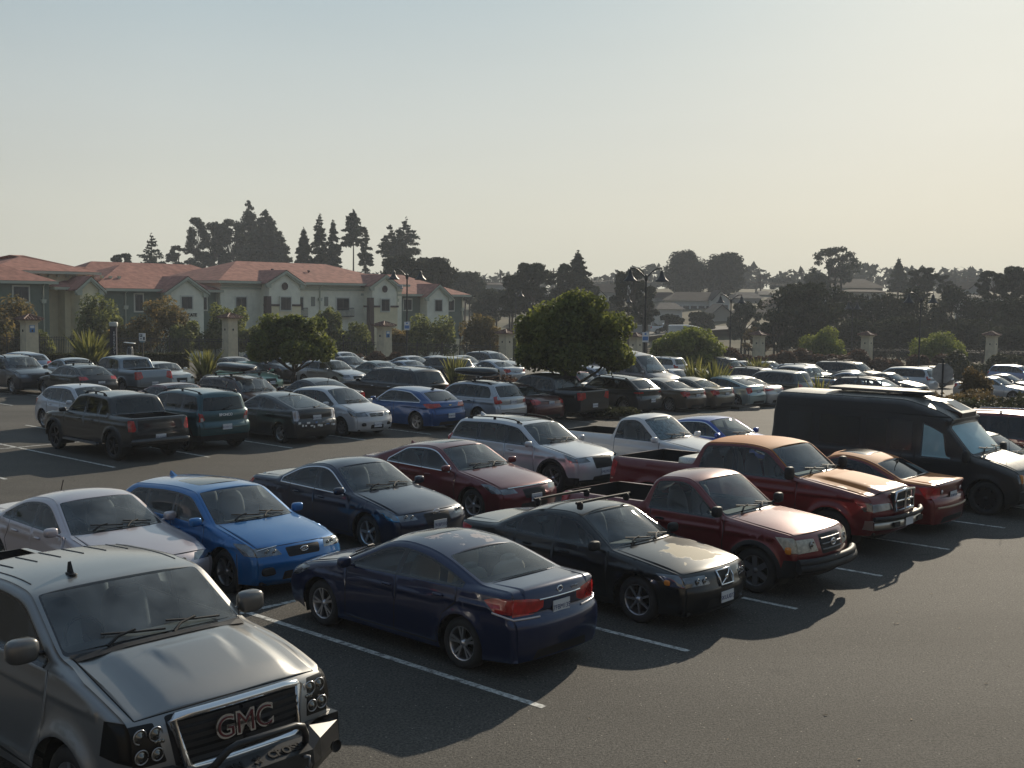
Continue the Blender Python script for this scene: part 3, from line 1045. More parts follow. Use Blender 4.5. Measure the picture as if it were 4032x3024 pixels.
            pts = []
            for i in range(17):
                a = 2*math.pi*i/16
                pts.append((c[0]+.07*math.sin(a), c[1]+.185*math.cos(a), c[2]+.17*math.sin(a)))
            mb.tube(pts, .014, 6, caps=False)
            mb.tube([c, (c[0]-.15, c[1], c[2]-.08)], .03, 6)
            mb.build('steering_wheel', STD['black'], s.root)
        # mirrors
        mx = sp.get('mirx', sp['dlo'][0]-.02); mz = float(s.belt(mx))+sp.get('mirz', .06)
        ms = sp.get('mirs', (.12,.20,.14))
        for sg in (1, -1):
            mb = MB()
            p = s.spt(mx, mz-.03, sg)
            mb.rbox((mx+.0, p[1]+sg*(ms[1]/2+.05), mz+.02), ms, e=3.5, n=8)
            mb.tube([(mx+.03, p[1]-sg*.03, mz-.05), (mx+.02, p[1]+sg*.10, mz-.02)], .022, 6)
            mb.build('mirror', sp.get('mir_mat', s.colour), s.root)
        # handles
        if s.fine < .13:
            hm = sp.get('handle_mat', s.colour)
            for hx in sp.get('handles', [p-.22 for p in sp['pil'][:2]]):
                for sg in (1, -1):
                    zz = float(s.belt(hx))-.12
                    p = s.spt(hx, zz, sg, .018)
                    mb = MB(); mb.rbox(p, (.18, .035, .035), n=6)
                    mb.build('door_handle', hm, s.root)
            # wipers
            for q in (-.70, -.02):
                g = s.key['cowl']+.06
                P = lambda gg, qq, dz: s.SP(np.array([gg]), np.array([qq]))[0]+np.array([-.01,0,dz])
                mb = MB()
                mb.tube([P(g, q, .022), P(g+.035, q+.30, .022), P(g+.09, q+.62, .022)], .011, 5)
                mb.tube([P(g-.06, q+.62, .02), P(g+.0, q+.50, .045), P(g+.045, q+.30, .040)], [.018,.013,.010], 6)
                mb.build('wiper', STD['black'], s.root)
        # plates
        for which in sp.get('plates', 'fr'):
            z = sp.get('fplz', gc+.30) if which == 'f' else sp.get('rplz', sp['deck'][1]-.28 if sp['style'] != 'pickup' else gc+.28)
            p = s.fpt(z, 0, .012) if which == 'f' else s.rpt(z, 0, .012)
            mb = MB(); mb.box(p, (.012, .31, .155))
            o = mb.build('license_plate', STD['plate'], s.root)
            txt = sp.get('plate_text')
            if s.fine < .14:
                dx = -.008 if which == 'f' else .008
                rz = -math.pi/2 if which == 'f' else math.pi/2
                M = Matrix.Translation((p[0]+dx, 0, p[2]-.012)) @ Euler((math.pi/2, 0, rz)).to_matrix().to_4x4()
                text_obj('lettering', txt or random.choice(['6TRK482','7KBP310','5MLD927','8CNV154']), .085, STD['ink'], o, M, .001)
        fw_ = None
        if sp.get('rails'):
            for sg in (1, -1):
                a, b = sp['rails']
                pts = []
                for i, x in enumerate(np.linspace(a, b, 9)):
                    qq = s.xpt(x, sg*.93)
                    lift = .055 if 0 < i < 8 else .005
                    pts.append((x, qq[1], qq[2]+lift))
                mb = MB(); mb.tube(pts, .017, 6)
                for x in (a+.12, (a+b)/2, b-.12):
                    qq = s.xpt(x, sg*.93); mb.box((x, qq[1], qq[2]+.025), (.07, .03, .06))
                mb.build('roof_rail', sp.get('rail_mat', STD['black']), s.root)
        if sp.get('bars'):
            for x in sp['bars']:
                mb = MB()
                z = s.xpt(x, 0)[2]+.10
                yy = s.xpt(x, .97)[1]+.02
                mb.tube([(x, -yy-.06, z), (x, 0, z+.005), (x, yy+.06, z)], .022, 6)
                for sg in (1, -1): mb.rbox((x, sg*(yy-.03), z-.05), (.10, .07, .12), n=6)
                mb.build('roof_bar', STD['black'], s.root)
        if sp.get('fin'):
            x = sp['fin']; p = s.xpt(x, 0)
            mb = MB()
            mb.add([(x-.07,-.03,p[2]),(x+.10,-.03,p[2]),(x+.10,.03,p[2]),(x-.07,.03,p[2]),(x+.09,-.008,p[2]+.075),(x+.11,-.008,p[2]+.07),(x+.11,.008,p[2]+.07),(x+.09,.008,p[2]+.075)],
                   [(0,1,5,4),(1,2,6,5),(2,3,7,6),(3,0,4,7),(4,5,6,7)])
            mb.build('antenna', sp.get('fin_mat', s.colour), s.root)
        if sp.get('mast'):
            x, q, hgt, lean = sp['mast']; p = s.xpt(x, q)
            mb = MB(); mb.tube([(p[0],p[1],p[2]-.01),(p[0]+lean*.3,p[1],p[2]+hgt*.3),(p[0]+lean,p[1],p[2]+hgt)], .006 if hgt > .3 else .009, 5)
            mb.rbox((p[0],p[1],p[2]+.01), (.06,.04,.03), n=5)
            mb.build('antenna', STD['black'], s.root)
        if sp['style'] == 'pickup': s.bed()
        if sp['style'] in ('hatch','suv') and s.fine < .13 and not sp.get('norear'):
            p = s.SP(np.array([s.key['rg']-.04]), np.array([.0]))[0]; p2 = s.SP(np.array([s.key['rg']-.14]), np.array([.42]))[0]
            mb = MB(); mb.tube([p+[.02,0,.0], p2+[.02,0,.0]], .012, 5); mb.rbox((p[0]+.01,p[1],p[2]), (.07,.07,.05), n=5)
            mb.build('wiper', STD['black'], s.root)
    def wheels(s, fw, rw, wr):
        sp = s.sp
        tw = sp.get('tw', .215); n = 28 if s.near else 16
        rr = sp.get('rimr', wr*.68)
        key = (round(wr,3), round(tw,3), round(rr,3), sp.get('rim','five'), n, sp.get('rim_mat', STD['alloy']).name)
        if not hasattr(Car, '_wm'): Car._wm = {}
        if key not in Car._wm:
            mb = MB()
            prof = [(rr-.01,tw/2-.015),(rr,tw/2-.004),(rr+.015,tw/2),(lerp(rr,wr,.55),tw/2+.006),(wr-.02,tw/2-.012),(wr,tw/2-.04),(wr+.0,-tw/2+.04),(wr-.02,-tw/2+.012),(rr,-tw/2)]
            mb.lathe(prof, n=n, axis='y')
            tyre = mb.build('wheel', STD['rubber']); me_t = tyre.data; bpy.data.objects.remove(tyre)
            mb = MB()
            st = sp.get('rim', 'five')
            fy = tw/2-.012
            mb.lathe([(rr+.004,fy),(rr-.012,fy+.002),(rr-.022,fy-.012),(rr-.03,-tw/2+.03)], n=n, axis='y')
            mb.lathe([(rr-.03,-tw/2+.05),(.001,-tw/2+.05)], n=n, axis='y', mi=1)
            hub = wr*.17
            mb.lathe([(.001,fy-.008),(hub*.55,fy-.008),(hub*.6,fy-.014),(hub,fy-.02),(hub,fy-.06)], n=n, axis='y')
            cnt, w0, w1, dbl = {'five':(5,.062,.042,0),'ten':(10,.035,.03,0),'split':(5,.026,.034,1),'six':(6,.085,.075,0),'steel':(8,.12,.11,0),'many':(14,.022,.02,0),'swirl':(7,.032,.030,0)}[st]
            for i in range(cnt):
                a = 2*math.pi*i/cnt+math.pi/2
                subs = [(a, 0)] if not dbl else [(a-.17, -.10), (a+.17, .10)]
                for b, sk in subs:
                    ca, sa = math.cos(b), math.sin(b)
                    ca0, sa0 = math.cos(b-sk), math.sin(b-sk)
                    r0, r1 = hub*.8, rr-.012
                    def pt(r, w, y, c=None):
                        c0, s0 = c or (ca, sa)
                        return (r*c0-w*s0, y, r*s0+w*c0)
                    i0 = (ca0, sa0)
                    wi, wo = w0/2*wr/.33, w1/2*wr/.33
                    vs = [pt(r0,-wi,fy-.012,i0),pt(r0,wi,fy-.012,i0),pt(r1,wo,fy-.002),pt(r1,-wo,fy-.002),
                          pt(r0,-wi,fy-.05,i0),pt(r0,wi,fy-.05,i0),pt(r1,wo,fy-.04),pt(r1,-wo,fy-.04)]
                    mb.add(vs, [(0,1,2,3),(4,7,6,5),(0,3,7,4),(1,5,6,2),(0,4,5,1),(3,2,6,7)])
            rim = mb.build('rim', [sp.get('rim_mat', STD['alloy']), STD['under']])
            me_r = rim.data; bpy.data.objects.remove(rim)
            Car._wm[key] = (me_t, me_r)
        me_t, me_r = Car._wm[key]
        inset_y = sp.get('wheel_in', .02)
        for cx in (fw, rw):
            for sg in (1, -1):
                y = s.hw-tw/2-inset_y-(.015)
                t = bpy.data.objects.new('wheel', me_t); COL.objects.link(t); t.parent = s.root
                t.location = (cx, sg*y, wr)
                t.rotation_euler = (0, random.uniform(0, 1.2), 0 if sg == 1 else math.pi)
                if me_r:
                    r_ = bpy.data.objects.new('rim', me_r); COL.objects.link(r_); r_.parent = t
    def bed(s):
        sp = s.sp; k = s.key
        x0 = sp['rg'][0]+.03; x1 = sp['deck'][0]-.06; zt = sp['deck'][1]-.012
        zf = sp.get('bedz', sp['deck'][1]-.50)
        y = s.W(np.array([x1-.3]), np.array([zt]))[0]-.085
        mb = MB()
        vs = [(x0,-y,zf),(x1,-y,zf),(x1,y,zf),(x0,y,zf),(x0,-y,zt),(x1,-y,zt),(x1,y,zt),(x0,y,zt)]
        mb.add(vs, [(0,1,2,3),(0,4,5,1),(1,5,6,2),(2,6,7,3),(3,7,4,0)])
        for cx in (sp['fo']+sp['wb'],):
            for sg in (1,-1): mb.rbox((cx, sg*(y-.08), zf+.08), (.85,.26,.26), n=6)
        mb.build('bed_liner', sp.get('bed_mat', STD['black']), s.root, fix=False)
# ------------------------------------------------------------------ camera, sky, sun
def make_camera():
    cd = bpy.data.cameras.new('camera'); o = bpy.data.objects.new('camera', cd); COL.objects.link(o)
    cd.sensor_width = 36; cd.lens = 36*4573.7/4032
    cd.clip_end = 3000; cd.clip_start = .1
    p, r = .0732, .0108
    fw = Vector((0, math.cos(p), -math.sin(p))); up = Vector((0, math.sin(p), math.cos(p))); rt = Vector((1,0,0))
    # image content is turned clockwise by r: turn the camera the other way
    rt2 = rt*math.cos(r)+up*math.sin(r); up2 = up*math.cos(r)-rt*math.sin(r)
    M = Matrix((rt2, up2, -fw)).transposed().to_4x4()
    M.translation = (0, 0, 4.5)
    o.matrix_world = M
    SC.camera = o

SUN_AZ = R(24)     # clockwise from the viewing direction (+Y)
SUN_EL = R(22)
def make_light():
    w = bpy.data.worlds.new('World'); SC.world = w; w.use_nodes = True
    t = w.node_tree; t.nodes.clear()
    out = t.nodes.new('ShaderNodeOutputWorld'); bg = t.nodes.new('ShaderNodeBackground')
    sky = t.nodes.new('ShaderNodeTexSky'); sky.sky_type = 'NISHITA'; sky.sun_disc = False
    sky.sun_elevation = SUN_EL; sky.sun_rotation = SUN_AZ
    sky.air_density = 1.4; sky.dust_density = 5.0; sky.ozone_density = 1.5; sky.altitude = 20
    # hazy, low-contrast sky: cream near the sun's side of the horizon, cooler overhead and behind
    ge = t.nodes.new('ShaderNodeTexCoord'); sx = t.nodes.new('ShaderNodeSeparateXYZ'); t.links.new(ge.outputs['Generated'], sx.inputs[0])
    def ramp(cols):
        cr = t.nodes.new('ShaderNodeValToRGB'); e = cr.color_ramp.elements
        e[0].position = cols[0][0]; e[0].color = (*cols[0][1],1); e[1].position = cols[-1][0]; e[1].color = (*cols[-1][1],1)
        for p_, c_ in cols[1:-1]:
            n = e.new(p_); n.color = (*c_,1)
        t.links.new(sx.outputs['Z'], cr.inputs[0]); return cr
    warm = ramp([(0.0,(5.9,5.75,4.75)),(.07,(5.8,5.85,5.1)),(.15,(5.0,5.45,5.3)),(.26,(3.6,4.6,5.1)),(.45,(2.5,3.6,4.4)),(1.0,(1.5,2.2,3.1))])
    cool = ramp([(0.0,(1.4,1.7,2.0)),(.15,(1.3,1.7,2.2)),(.4,(1.2,1.75,2.5)),(1.0,(1.5,2.2,3.1))])
    dv = t.nodes.new('ShaderNodeVectorMath'); dv.operation = 'DOT_PRODUCT'; t.links.new(ge.outputs['Generated'], dv.inputs[0]); dv.inputs[1].default_value = (math.sin(SUN_AZ), math.cos(SUN_AZ), 0)
    mr = t.nodes.new('ShaderNodeMapRange'); mr.inputs['From Min'].default_value = -.05; mr.inputs['From Max'].default_value = .75; t.links.new(dv.outputs['Value'], mr.inputs[0])
    m0 = t.nodes.new('ShaderNodeMix'); m0.data_type = 'RGBA'; t.links.new(mr.outputs[0], m0.inputs['Factor']); t.links.new(cool.outputs[0], m0.inputs['A']); t.links.new(warm.outputs[0], m0.inputs['B'])
    # the bright veil round the sun
    d2 = t.nodes.new('ShaderNodeVectorMath'); d2.operation = 'DOT_PRODUCT'; t.links.new(ge.outputs['Generated'], d2.inputs[0])
    d2.inputs[1].default_value = (math.sin(SUN_AZ)*math.cos(SUN_EL), math.cos(SUN_AZ)*math.cos(SUN_EL), math.sin(SUN_EL))
    cl = t.nodes.new('ShaderNodeMath'); cl.operation = 'MAXIMUM'; cl.inputs[1].default_value = 0; t.links.new(d2.outputs['Value'], cl.inputs[0])
    pw = t.nodes.new('ShaderNodeMath'); pw.operation = 'POWER'; pw.inputs[1].default_value = 11; t.links.new(cl.outputs[0], pw.inputs[0])
    # faint uneven haze bands
    nz = t.nodes.new('ShaderNodeTexNoise'); nz.inputs['Scale'].default_value = 2.2; nz.inputs['Detail'].default_value = 4
    mp = t.nodes.new('ShaderNodeMapping'); mp.inputs['Scale'].default_value = (1,1,7); t.links.new(ge.outputs['Generated'], mp.inputs[0]); t.links.new(mp.outputs[0], nz.inputs['Vector'])
    nr = t.nodes.new('ShaderNodeMapRange'); nr.inputs['To Min'].default_value = .95; nr.inputs['To Max'].default_value = 1.05; t.links.new(nz.outputs['Fac'], nr.inputs[0])
    sc = t.nodes.new('ShaderNodeVectorMath'); sc.operation = 'SCALE'; t.links.new(m0.outputs['Result'], sc.inputs[0]); t.links.new(nr.outputs[0], sc.inputs['Scale'])
    gs = t.nodes.new('ShaderNodeVectorMath'); gs.operation = 'SCALE'; gs.inputs[0].default_value = (.9,.8,.6); t.links.new(pw.outputs[0], gs.inputs['Scale'])
    ad = t.nodes.new('ShaderNodeVectorMath'); ad.operation = 'ADD'; t.links.new(sc.outputs[0], ad.inputs[0]); t.links.new(gs.outputs[0], ad.inputs[1])
    mx = t.nodes.new('ShaderNodeMix'); mx.data_type = 'RGBA'; mx.inputs['Factor'].default_value = .96
    t.links.new(sky.outputs[0], mx.inputs['A']); t.links.new(ad.outputs[0], mx.inputs['B'])
    t.links.new(mx.outputs['Result'], bg.inputs[0])
    bg.inputs[1].default_value = .104
    t.links.new(bg.outputs[0], out.inputs[0])
    ld = bpy.data.lights.new('sun', 'SUN'); ld.energy = 5.0; ld.angle = R(.6); ld.color = (1.0,.88,.70)
    o = bpy.data.objects.new('sun', ld); COL.objects.link(o)
    d = Vector((math.sin(SUN_AZ)*math.cos(SUN_EL), math.cos(SUN_AZ)*math.cos(SUN_EL), math.sin(SUN_EL)))
    o.rotation_euler = d.to_track_quat('Z', 'Y').to_euler()
    o.location = d*50
    vs = SC.view_settings; vs.view_transform = 'Standard'; vs.look = 'None'; vs.exposure = 0.14; vs.gamma = 1
    cy = SC.cycles; cy.max_bounces = 8; cy.transparent_max_bounces = 24; cy.diffuse_bounces = 3; cy.glossy_bounces = 4
    cy.sample_clamp_indirect = 6; cy.volume_bounces = 0; cy.caustics_reflective = False; cy.caustics_refractive = False
    SC.cycles.use_denoising = True

def asphalt():
    m, t, out = nt('asphalt')
    b = N(t, 'ShaderNodeBsdfPrincipled'); b.inputs['Roughness'].default_value = .85; b.inputs['Specular IOR Level'].default_value = .22
    co = N(t, 'ShaderNodeTexCoord')
    L = t.links.new
    def noise(sc, det, ro=.6):
        n = N(t, 'ShaderNodeTexNoise', Scale=sc, Detail=det, Roughness=ro); L(co.outputs['Object'], n.inputs[0]); return n
    def rng(src, a, b_, c, d):
        n = N(t, 'ShaderNodeMapRange'); n.inputs['From Min'].default_value = a; n.inputs['From Max'].default_value = b_; n.inputs['To Min'].default_value = c; n.inputs['To Max'].default_value = d
        L(src, n.inputs[0]); return n.outputs[0]
    def mul(a, b_):
        n = N(t, 'ShaderNodeMath', operation='MULTIPLY'); L(a, n.inputs[0]); L(b_, n.inputs[1]) if not isinstance(b_, float) else setattr(n.inputs[1], 'default_value', b_); return n.outputs[0]
    grain = noise(34.0, 5.0, .8); mid_ = noise(7.0, 6.0, .7); big = noise(.16, 6.0, .6)
    cr = N(t, 'ShaderNodeValToRGB'); e = cr.color_ramp.elements
    e[0].position = .36; e[0].color = (.014,.014,.014,1); e[1].position = .66; e[1].color = (.150,.138,.120,1)
    L(grain.outputs[0], cr.inputs[0])
    mp = N(t, 'ShaderNodeMapping'); mp.inputs['Rotation'].default_value = (0,0,-YAW); mp.inputs['Scale'].default_value = (.035,.55,1); L(co.outputs['Object'], mp.inputs[0])
    tr = N(t, 'ShaderNodeTexNoise', Scale=1.0, Detail=4.0); L(mp.outputs[0], tr.inputs[0])
    k = mul(mul(rng(big.outputs[0], .3, .7, .80, 1.2), rng(mid_.outputs[0], .3, .7, .84, 1.14)), rng(tr.outputs[0], .35, .65, .86, 1.1))
    sc = N(t, 'ShaderNodeVectorMath', operation='SCALE'); L(cr.outputs[0], sc.inputs[0]); L(k, sc.inputs['Scale'])
    # pale stones among the grain
    vc = N(t, 'ShaderNodeTexVoronoi', Scale=12.0); L(co.outputs['Object'], vc.inputs[0])
    sv = N(t, 'ShaderNodeSeparateColor'); L(vc.outputs['Color'], sv.inputs[0])
    lt = N(t, 'ShaderNodeMath', operation='LESS_THAN'); L(vc.outputs['Distance'], lt.inputs[0]); lt.inputs[1].default_value = .085
    g2 = N(t, 'ShaderNodeMath', operation='GREATER_THAN'); L(sv.outputs[0], g2.inputs[0]); g2.inputs[1].default_value = .62
    mx = N(t, 'ShaderNodeMix', data_type='RGBA'); L(mul(lt.outputs[0], g2.outputs[0]), mx.inputs['Factor']); L(sc.outputs[0], mx.inputs['A']); mx.inputs['B'].default_value = (.42,.38,.32,1)
    # cracks: thin cell edges, only where a coarse noise allows
    wob = noise(1.4, 4.0); wv = N(t, 'ShaderNodeVectorMath', operation='SCALE'); L(wob.outputs['Color'], wv.inputs[0]); wv.inputs['Scale'].default_value = 1.1
    av = N(t, 'ShaderNodeVectorMath', operation='ADD'); L(co.outputs['Object'], av.inputs[0]); L(wv.outputs[0], av.inputs[1])
    vk = N(t, 'ShaderNodeTexVoronoi', Scale=.22, feature='DISTANCE_TO_EDGE'); L(av.outputs[0], vk.inputs[0])
    ck = N(t, 'ShaderNodeMath', operation='LESS_THAN'); L(vk.outputs['Distance'], ck.inputs[0]); ck.inputs[1].default_value = .0024
    cm = rng(noise(.35, 2.0).outputs[0], .54, .62, 0, .5)
    m2 = N(t, 'ShaderNodeMix', data_type='RGBA'); L(mul(ck.outputs[0], cm), m2.inputs['Factor']); L(mx.outputs['Result'], m2.inputs['A']); m2.inputs['B'].default_value = (.018,.018,.018,1)
    # oil drips
    vo = N(t, 'ShaderNodeTexVoronoi', Scale=.55); L(av.outputs[0], vo.inputs[0])
    so = N(t, 'ShaderNodeSeparateColor'); L(vo.outputs['Color'], so.inputs[0])
    od = rng(vo.outputs['Distance'], .05, .22, .7, 0); og = N(t, 'ShaderNodeMath', operation='GREATER_THAN'); L(so.outputs[1], og.inputs[0]); og.inputs[1].default_value = .6
    m3 = N(t, 'ShaderNodeMix', data_type='RGBA'); L(mul(mul(od, og.outputs[0]), rng(mid_.outputs[0], .4, .6, .3, 1.0)), m3.inputs['Factor']); L(m2.outputs['Result'], m3.inputs['A']); m3.inputs['B'].default_value = (.026,.025,.024,1)
    L(m3.outputs['Result'], b.inputs['Base Color'])
    bp = N(t, 'ShaderNodeBump', Strength=.9, Distance=.012); L(grain.outputs[0], bp.inputs['Height']); L(bp.outputs[0], b.inputs['Normal'])
    L(b.outputs[0], out.inputs[0])
    return m
def field_mat():
    m, t, out = nt('land')
    b = N(t, 'ShaderNodeBsdfPrincipled'); b.inputs['Roughness'].default_value = .95; b.inputs['Specular IOR Level'].default_value = .1
    co = N(t, 'ShaderNodeTexCoord')
    n1 = N(t, 'ShaderNodeTexNoise', Scale=.06, Detail=8.0, Roughness=.65); t.links.new(co.outputs['Object'], n1.inputs[0])
    cr = N(t, 'ShaderNodeValToRGB'); e = cr.color_ramp.elements
    e[0].position = .35; e[0].color = (.028,.036,.017,1); e[1].position = .65; e[1].color = (.14,.115,.07,1)
    t.links.new(n1.outputs[0], cr.inputs[0]); t.links.new(cr.outputs[0], b.inputs['Base Color'])
    t.links.new(b.outputs[0], out.inputs[0])
    return m

def grid_sheet(name, xs, ys, dz, m, kind='structure', mask=None):
    vs = [(x, y, ground_z(x, y)+dz) for y in ys for x in xs]
    nx = len(xs); fs = []
    for j in range(len(ys)-1):
        for i in range(nx-1):
            cx, cy = (xs[i]+xs[i+1])/2, (ys[j]+ys[j+1])/2
            if mask and not mask(cx, cy): continue
            fs.append((j*nx+i, j*nx+i+1, (j+1)*nx+i+1, (j+1)*nx+i))
    me = bpy.data.meshes.new(name); me.from_pydata(vs, [], fs)
    me.polygons.foreach_set('use_smooth', [True]*len(fs)); me.update()
    bm = bmesh.new(); bm.from_mesh(me); bmesh.ops.delete(bm, geom=[v for v in bm.verts if not v.link_faces], context='VERTS'); bm.to_mesh(me); bm.free()
    o = link_mesh(name, me, m); o['kind'] = kind
    return o

def make_ground():
    fy = fence_y
    xs = list(np.arange(-110, 131, 3.0)); ys = list(np.arange(-12, 125, 3.0))
    # lot surface up to the fence planting
    def row_y(x, top, n=60):
        return [lerp(-12, top, i/n) for i in range(n+1)]
    vs = []; fs = []
    n = 60
    for i, x in enumerate(xs):
        for j, y in enumerate(row_y(x, fy(x)-3.2, n)):
            vs.append((x, y, ground_z(x, y)))
    for i in range(len(xs)-1):
        for j in range(n):
            a = i*(n+1)+j
            fs.append((a, a+n+1, a+n+2, a+1))
    me = bpy.data.meshes.new('parking_lot'); me.from_pydata(vs, [], fs); me.polygons.foreach_set('use_smooth', [True]*len(fs)); me.update()
    o = link_mesh('parking_lot', me, asphalt()); o['kind'] = 'structure'
    # land: one sheet from the fence planting to the horizon
    vs = []; fs = []
    xs = [-1500,-700,-400,-250]+list(np.arange(-180, 221, 6.0))+[300,420,700,1500]
    offs = [-3.2,-2,-1,0,1,2.5,4,6,9,12,16,20,26,32,40,50,60,75,90,110,130,150,175,200,230,260,300,350,420,600,1000,1900]
    for x in xs:
        f = fy(x)
        for d in offs:
            vs.append((x, f+d, ground_z(x, f+d)+(0 if d < -3 else .0)))
    m = len(offs)
    for i in range(len(xs)-1):
        for j in range(m-1):
            a = i*m+j
            fs.append((a, a+m, a+m+1, a+1))
    me = bpy.data.meshes.new('ground'); me.from_pydata(vs, [], fs); me.polygons.foreach_set('use_smooth', [True]*len(fs)); me.update()
    o = link_mesh('ground', me, field_mat()); o['kind'] = 'structure'

def litter():
    # fallen leaves and scraps blown about the aisles
    rng = np.random.default_rng(5)
    mb = MB()
    for i in range(420):
        k = rng.uniform(-1, 12); v = rng.uniform(-20, 3.5)
        x, y = lot(k, v); s = rng.uniform(.012, .035); a = rng.uniform(0, 6.28)
        z = ground_z(x, y)+.006
        c, d = math.cos(a)*s, math.sin(a)*s
        mb.add([(x-c,y-d,z),(x+d*.5,y-c*.5,z+s*.3),(x+c,y+d,z+.004),(x-d*.5,y+c*.5,z+s*.2)], [(0,1,2,3)])
    o = mb.build('fallen_leaves', mat('dry_leaf', (.20,.14,.08), .8, noise=(3,.5)), fix=False)
    tag(o, 'dry leaves and scraps scattered over the asphalt', kind='stuff')

def markings():
    m, t, out = nt('line_paint')
    b = N(t, 'ShaderNodeBsdfPrincipled'); b.inputs['Roughness'].default_value = .7
    co = N(t, 'ShaderNodeTexCoord'); n = N(t, 'ShaderNodeTexNoise', Scale=9.0, Detail=8.0, Roughness=.8); t.links.new(co.outputs['Object'], n.inputs[0])
    cr = N(t, 'ShaderNodeValToRGB'); e = cr.color_ramp.elements
    e[0].position = .40; e[0].color = (.10,.095,.09,1); e[1].position = .56; e[1].color = (.62,.62,.58,1)
    t.links.new(n.outputs[0], cr.inputs[0]); t.links.new(cr.outputs[0], b.inputs['Base Color']); t.links.new(b.outputs[0], out.inputs[0])
    mb = MB()
    def strip(a, b, w=.10):
        A = Vector(lot(*a)); B = Vector(lot(*b)); d = (B-A); L = d.length; d.normalize(); nn = Vector((-d.y, d.x))*w/2
        k = max(1, int(L/1.5))
        for i in range(k):
            p = A+d*L*i/k; q = A+d*L*(i+1)/k
            pts = [p-nn, q-nn, q+nn, p+nn]
            mb.add([(v.x, v.y, ground_z(v.x, v.y)+.004) for v in pts], [(0,1,2,3)])
    rows = [(0.0,-5.5,-5.5-5.6,-2,9), (-19.7,-25.2,-30.8,-1,19), (-38.0,-43.5,-49.0,1,26)]
    for v0, vm, v1, k0, k1 in rows:
        off = 2.03-2 if v0 < -15 else 0
        for k in range(k0, k1):
            strip((k+off, v0), (k+off, v1))
        strip((k0+off, vm-.1), (k1-1+off, vm-.1))
    o = mb.build('parking_lines', m, fix=False); o['kind'] = 'structure'
RZT = math.atan2(-SV[1], -SV[0])   # nose towards the camera's right
RZA = math.atan2(SV[1], SV[0])     # nose away
def park(kind, tmpl, label, cat, colour, k, vfront, d, fine=.09, yaw=0, **kw):
    p = lot(k, vfront)
    return Car(kind, tmpl, label, cat, colour, p, (RZT if d == 'T' else RZA)+R(yaw), fine, **kw)

def basis(o, z):
    return Matrix((( z.x,),))

def facing(p, n, up=Vector((0,0,1))):
    """matrix whose z axis is n and whose y axis is close to up"""
    n = Vector(n).normalized(); x = up.cross(n).normalized(); y = n.cross(x)
    M = Matrix((x, y, n)).transposed().to_4x4(); M.translation = Vector(p)
    return M

def round_lamp(c, o, r, n=14, depth=.05, rim=True, name='lamp_bowl'):
    mb = MB()
    if rim:
        mb.tube([(-.006, r*math.cos(2*math.pi*i/n), r*math.sin(2*math.pi*i/n)) for i in range(n+1)], r*.09, 5, caps=False)
        mb.lathe([(r*.97,0),(r*.8,.004),(r*.5,-.004),(r*.3,-.016),(.001,-.022)], (0,0,0), n, 'x', mi=1)
    else: mb.lathe([(r,0),(r*.7,-.004),(.001,-.006)], (0,0,0), n, 'x', mi=1)
    mb.xform(Matrix.Translation(Vector(c)))
    return mb.build(name, [STD['alloy'], mat('lamp_reflector', (.20,.20,.19), .18, .85)], o)

def badge_ring(car, p, w, h, n=(-1,0,0), mt=None, bar=None, name='badge'):
    mb = MB()
    pts = []
    for i in range(21):
        a = 2*math.pi*i/20
        pts.append((0, w/2*math.cos(a), h/2*math.sin(a)))
    mb.tube(pts, .008, 5, caps=False)
    if bar == 'rings':
        mb.tube([(0, w*.22*math.cos(2*math.pi*i/16), h*.42*math.sin(2*math.pi*i/16)) for i in range(17)], .007, 5, caps=False)
        mb.tube([(0, w*.42*math.cos(2*math.pi*i/16), h*.2+h*.18*math.sin(2*math.pi*i/16)) for i in range(17)], .007, 5, caps=False)
    if bar == 'dots':
        for y, z, r in ((-.25,.12,.018),(.02,.2,.012),(.1,-.12,.012),(.22,.05,.012),(-.05,-.15,.012),(.28,-.14,.012)):
            mb.rbox((0, y*w, z*h), (.012, r*1.4, r*1.4), n=5)
    mb.xform(Matrix.Translation(Vector(p)))
    return mb.build(name, mt or STD['chrome'], car.root)

def bowls(c, zs, qs, r=.045):
    for sg in (1, -1):
        for z, q in zip(zs, qs): round_lamp(c.fpt(z, sg*q, .002), c.root, r, 14)

def SM(t):
    t = np.clip(t, 0, 1); return t*t*(3-2*t)

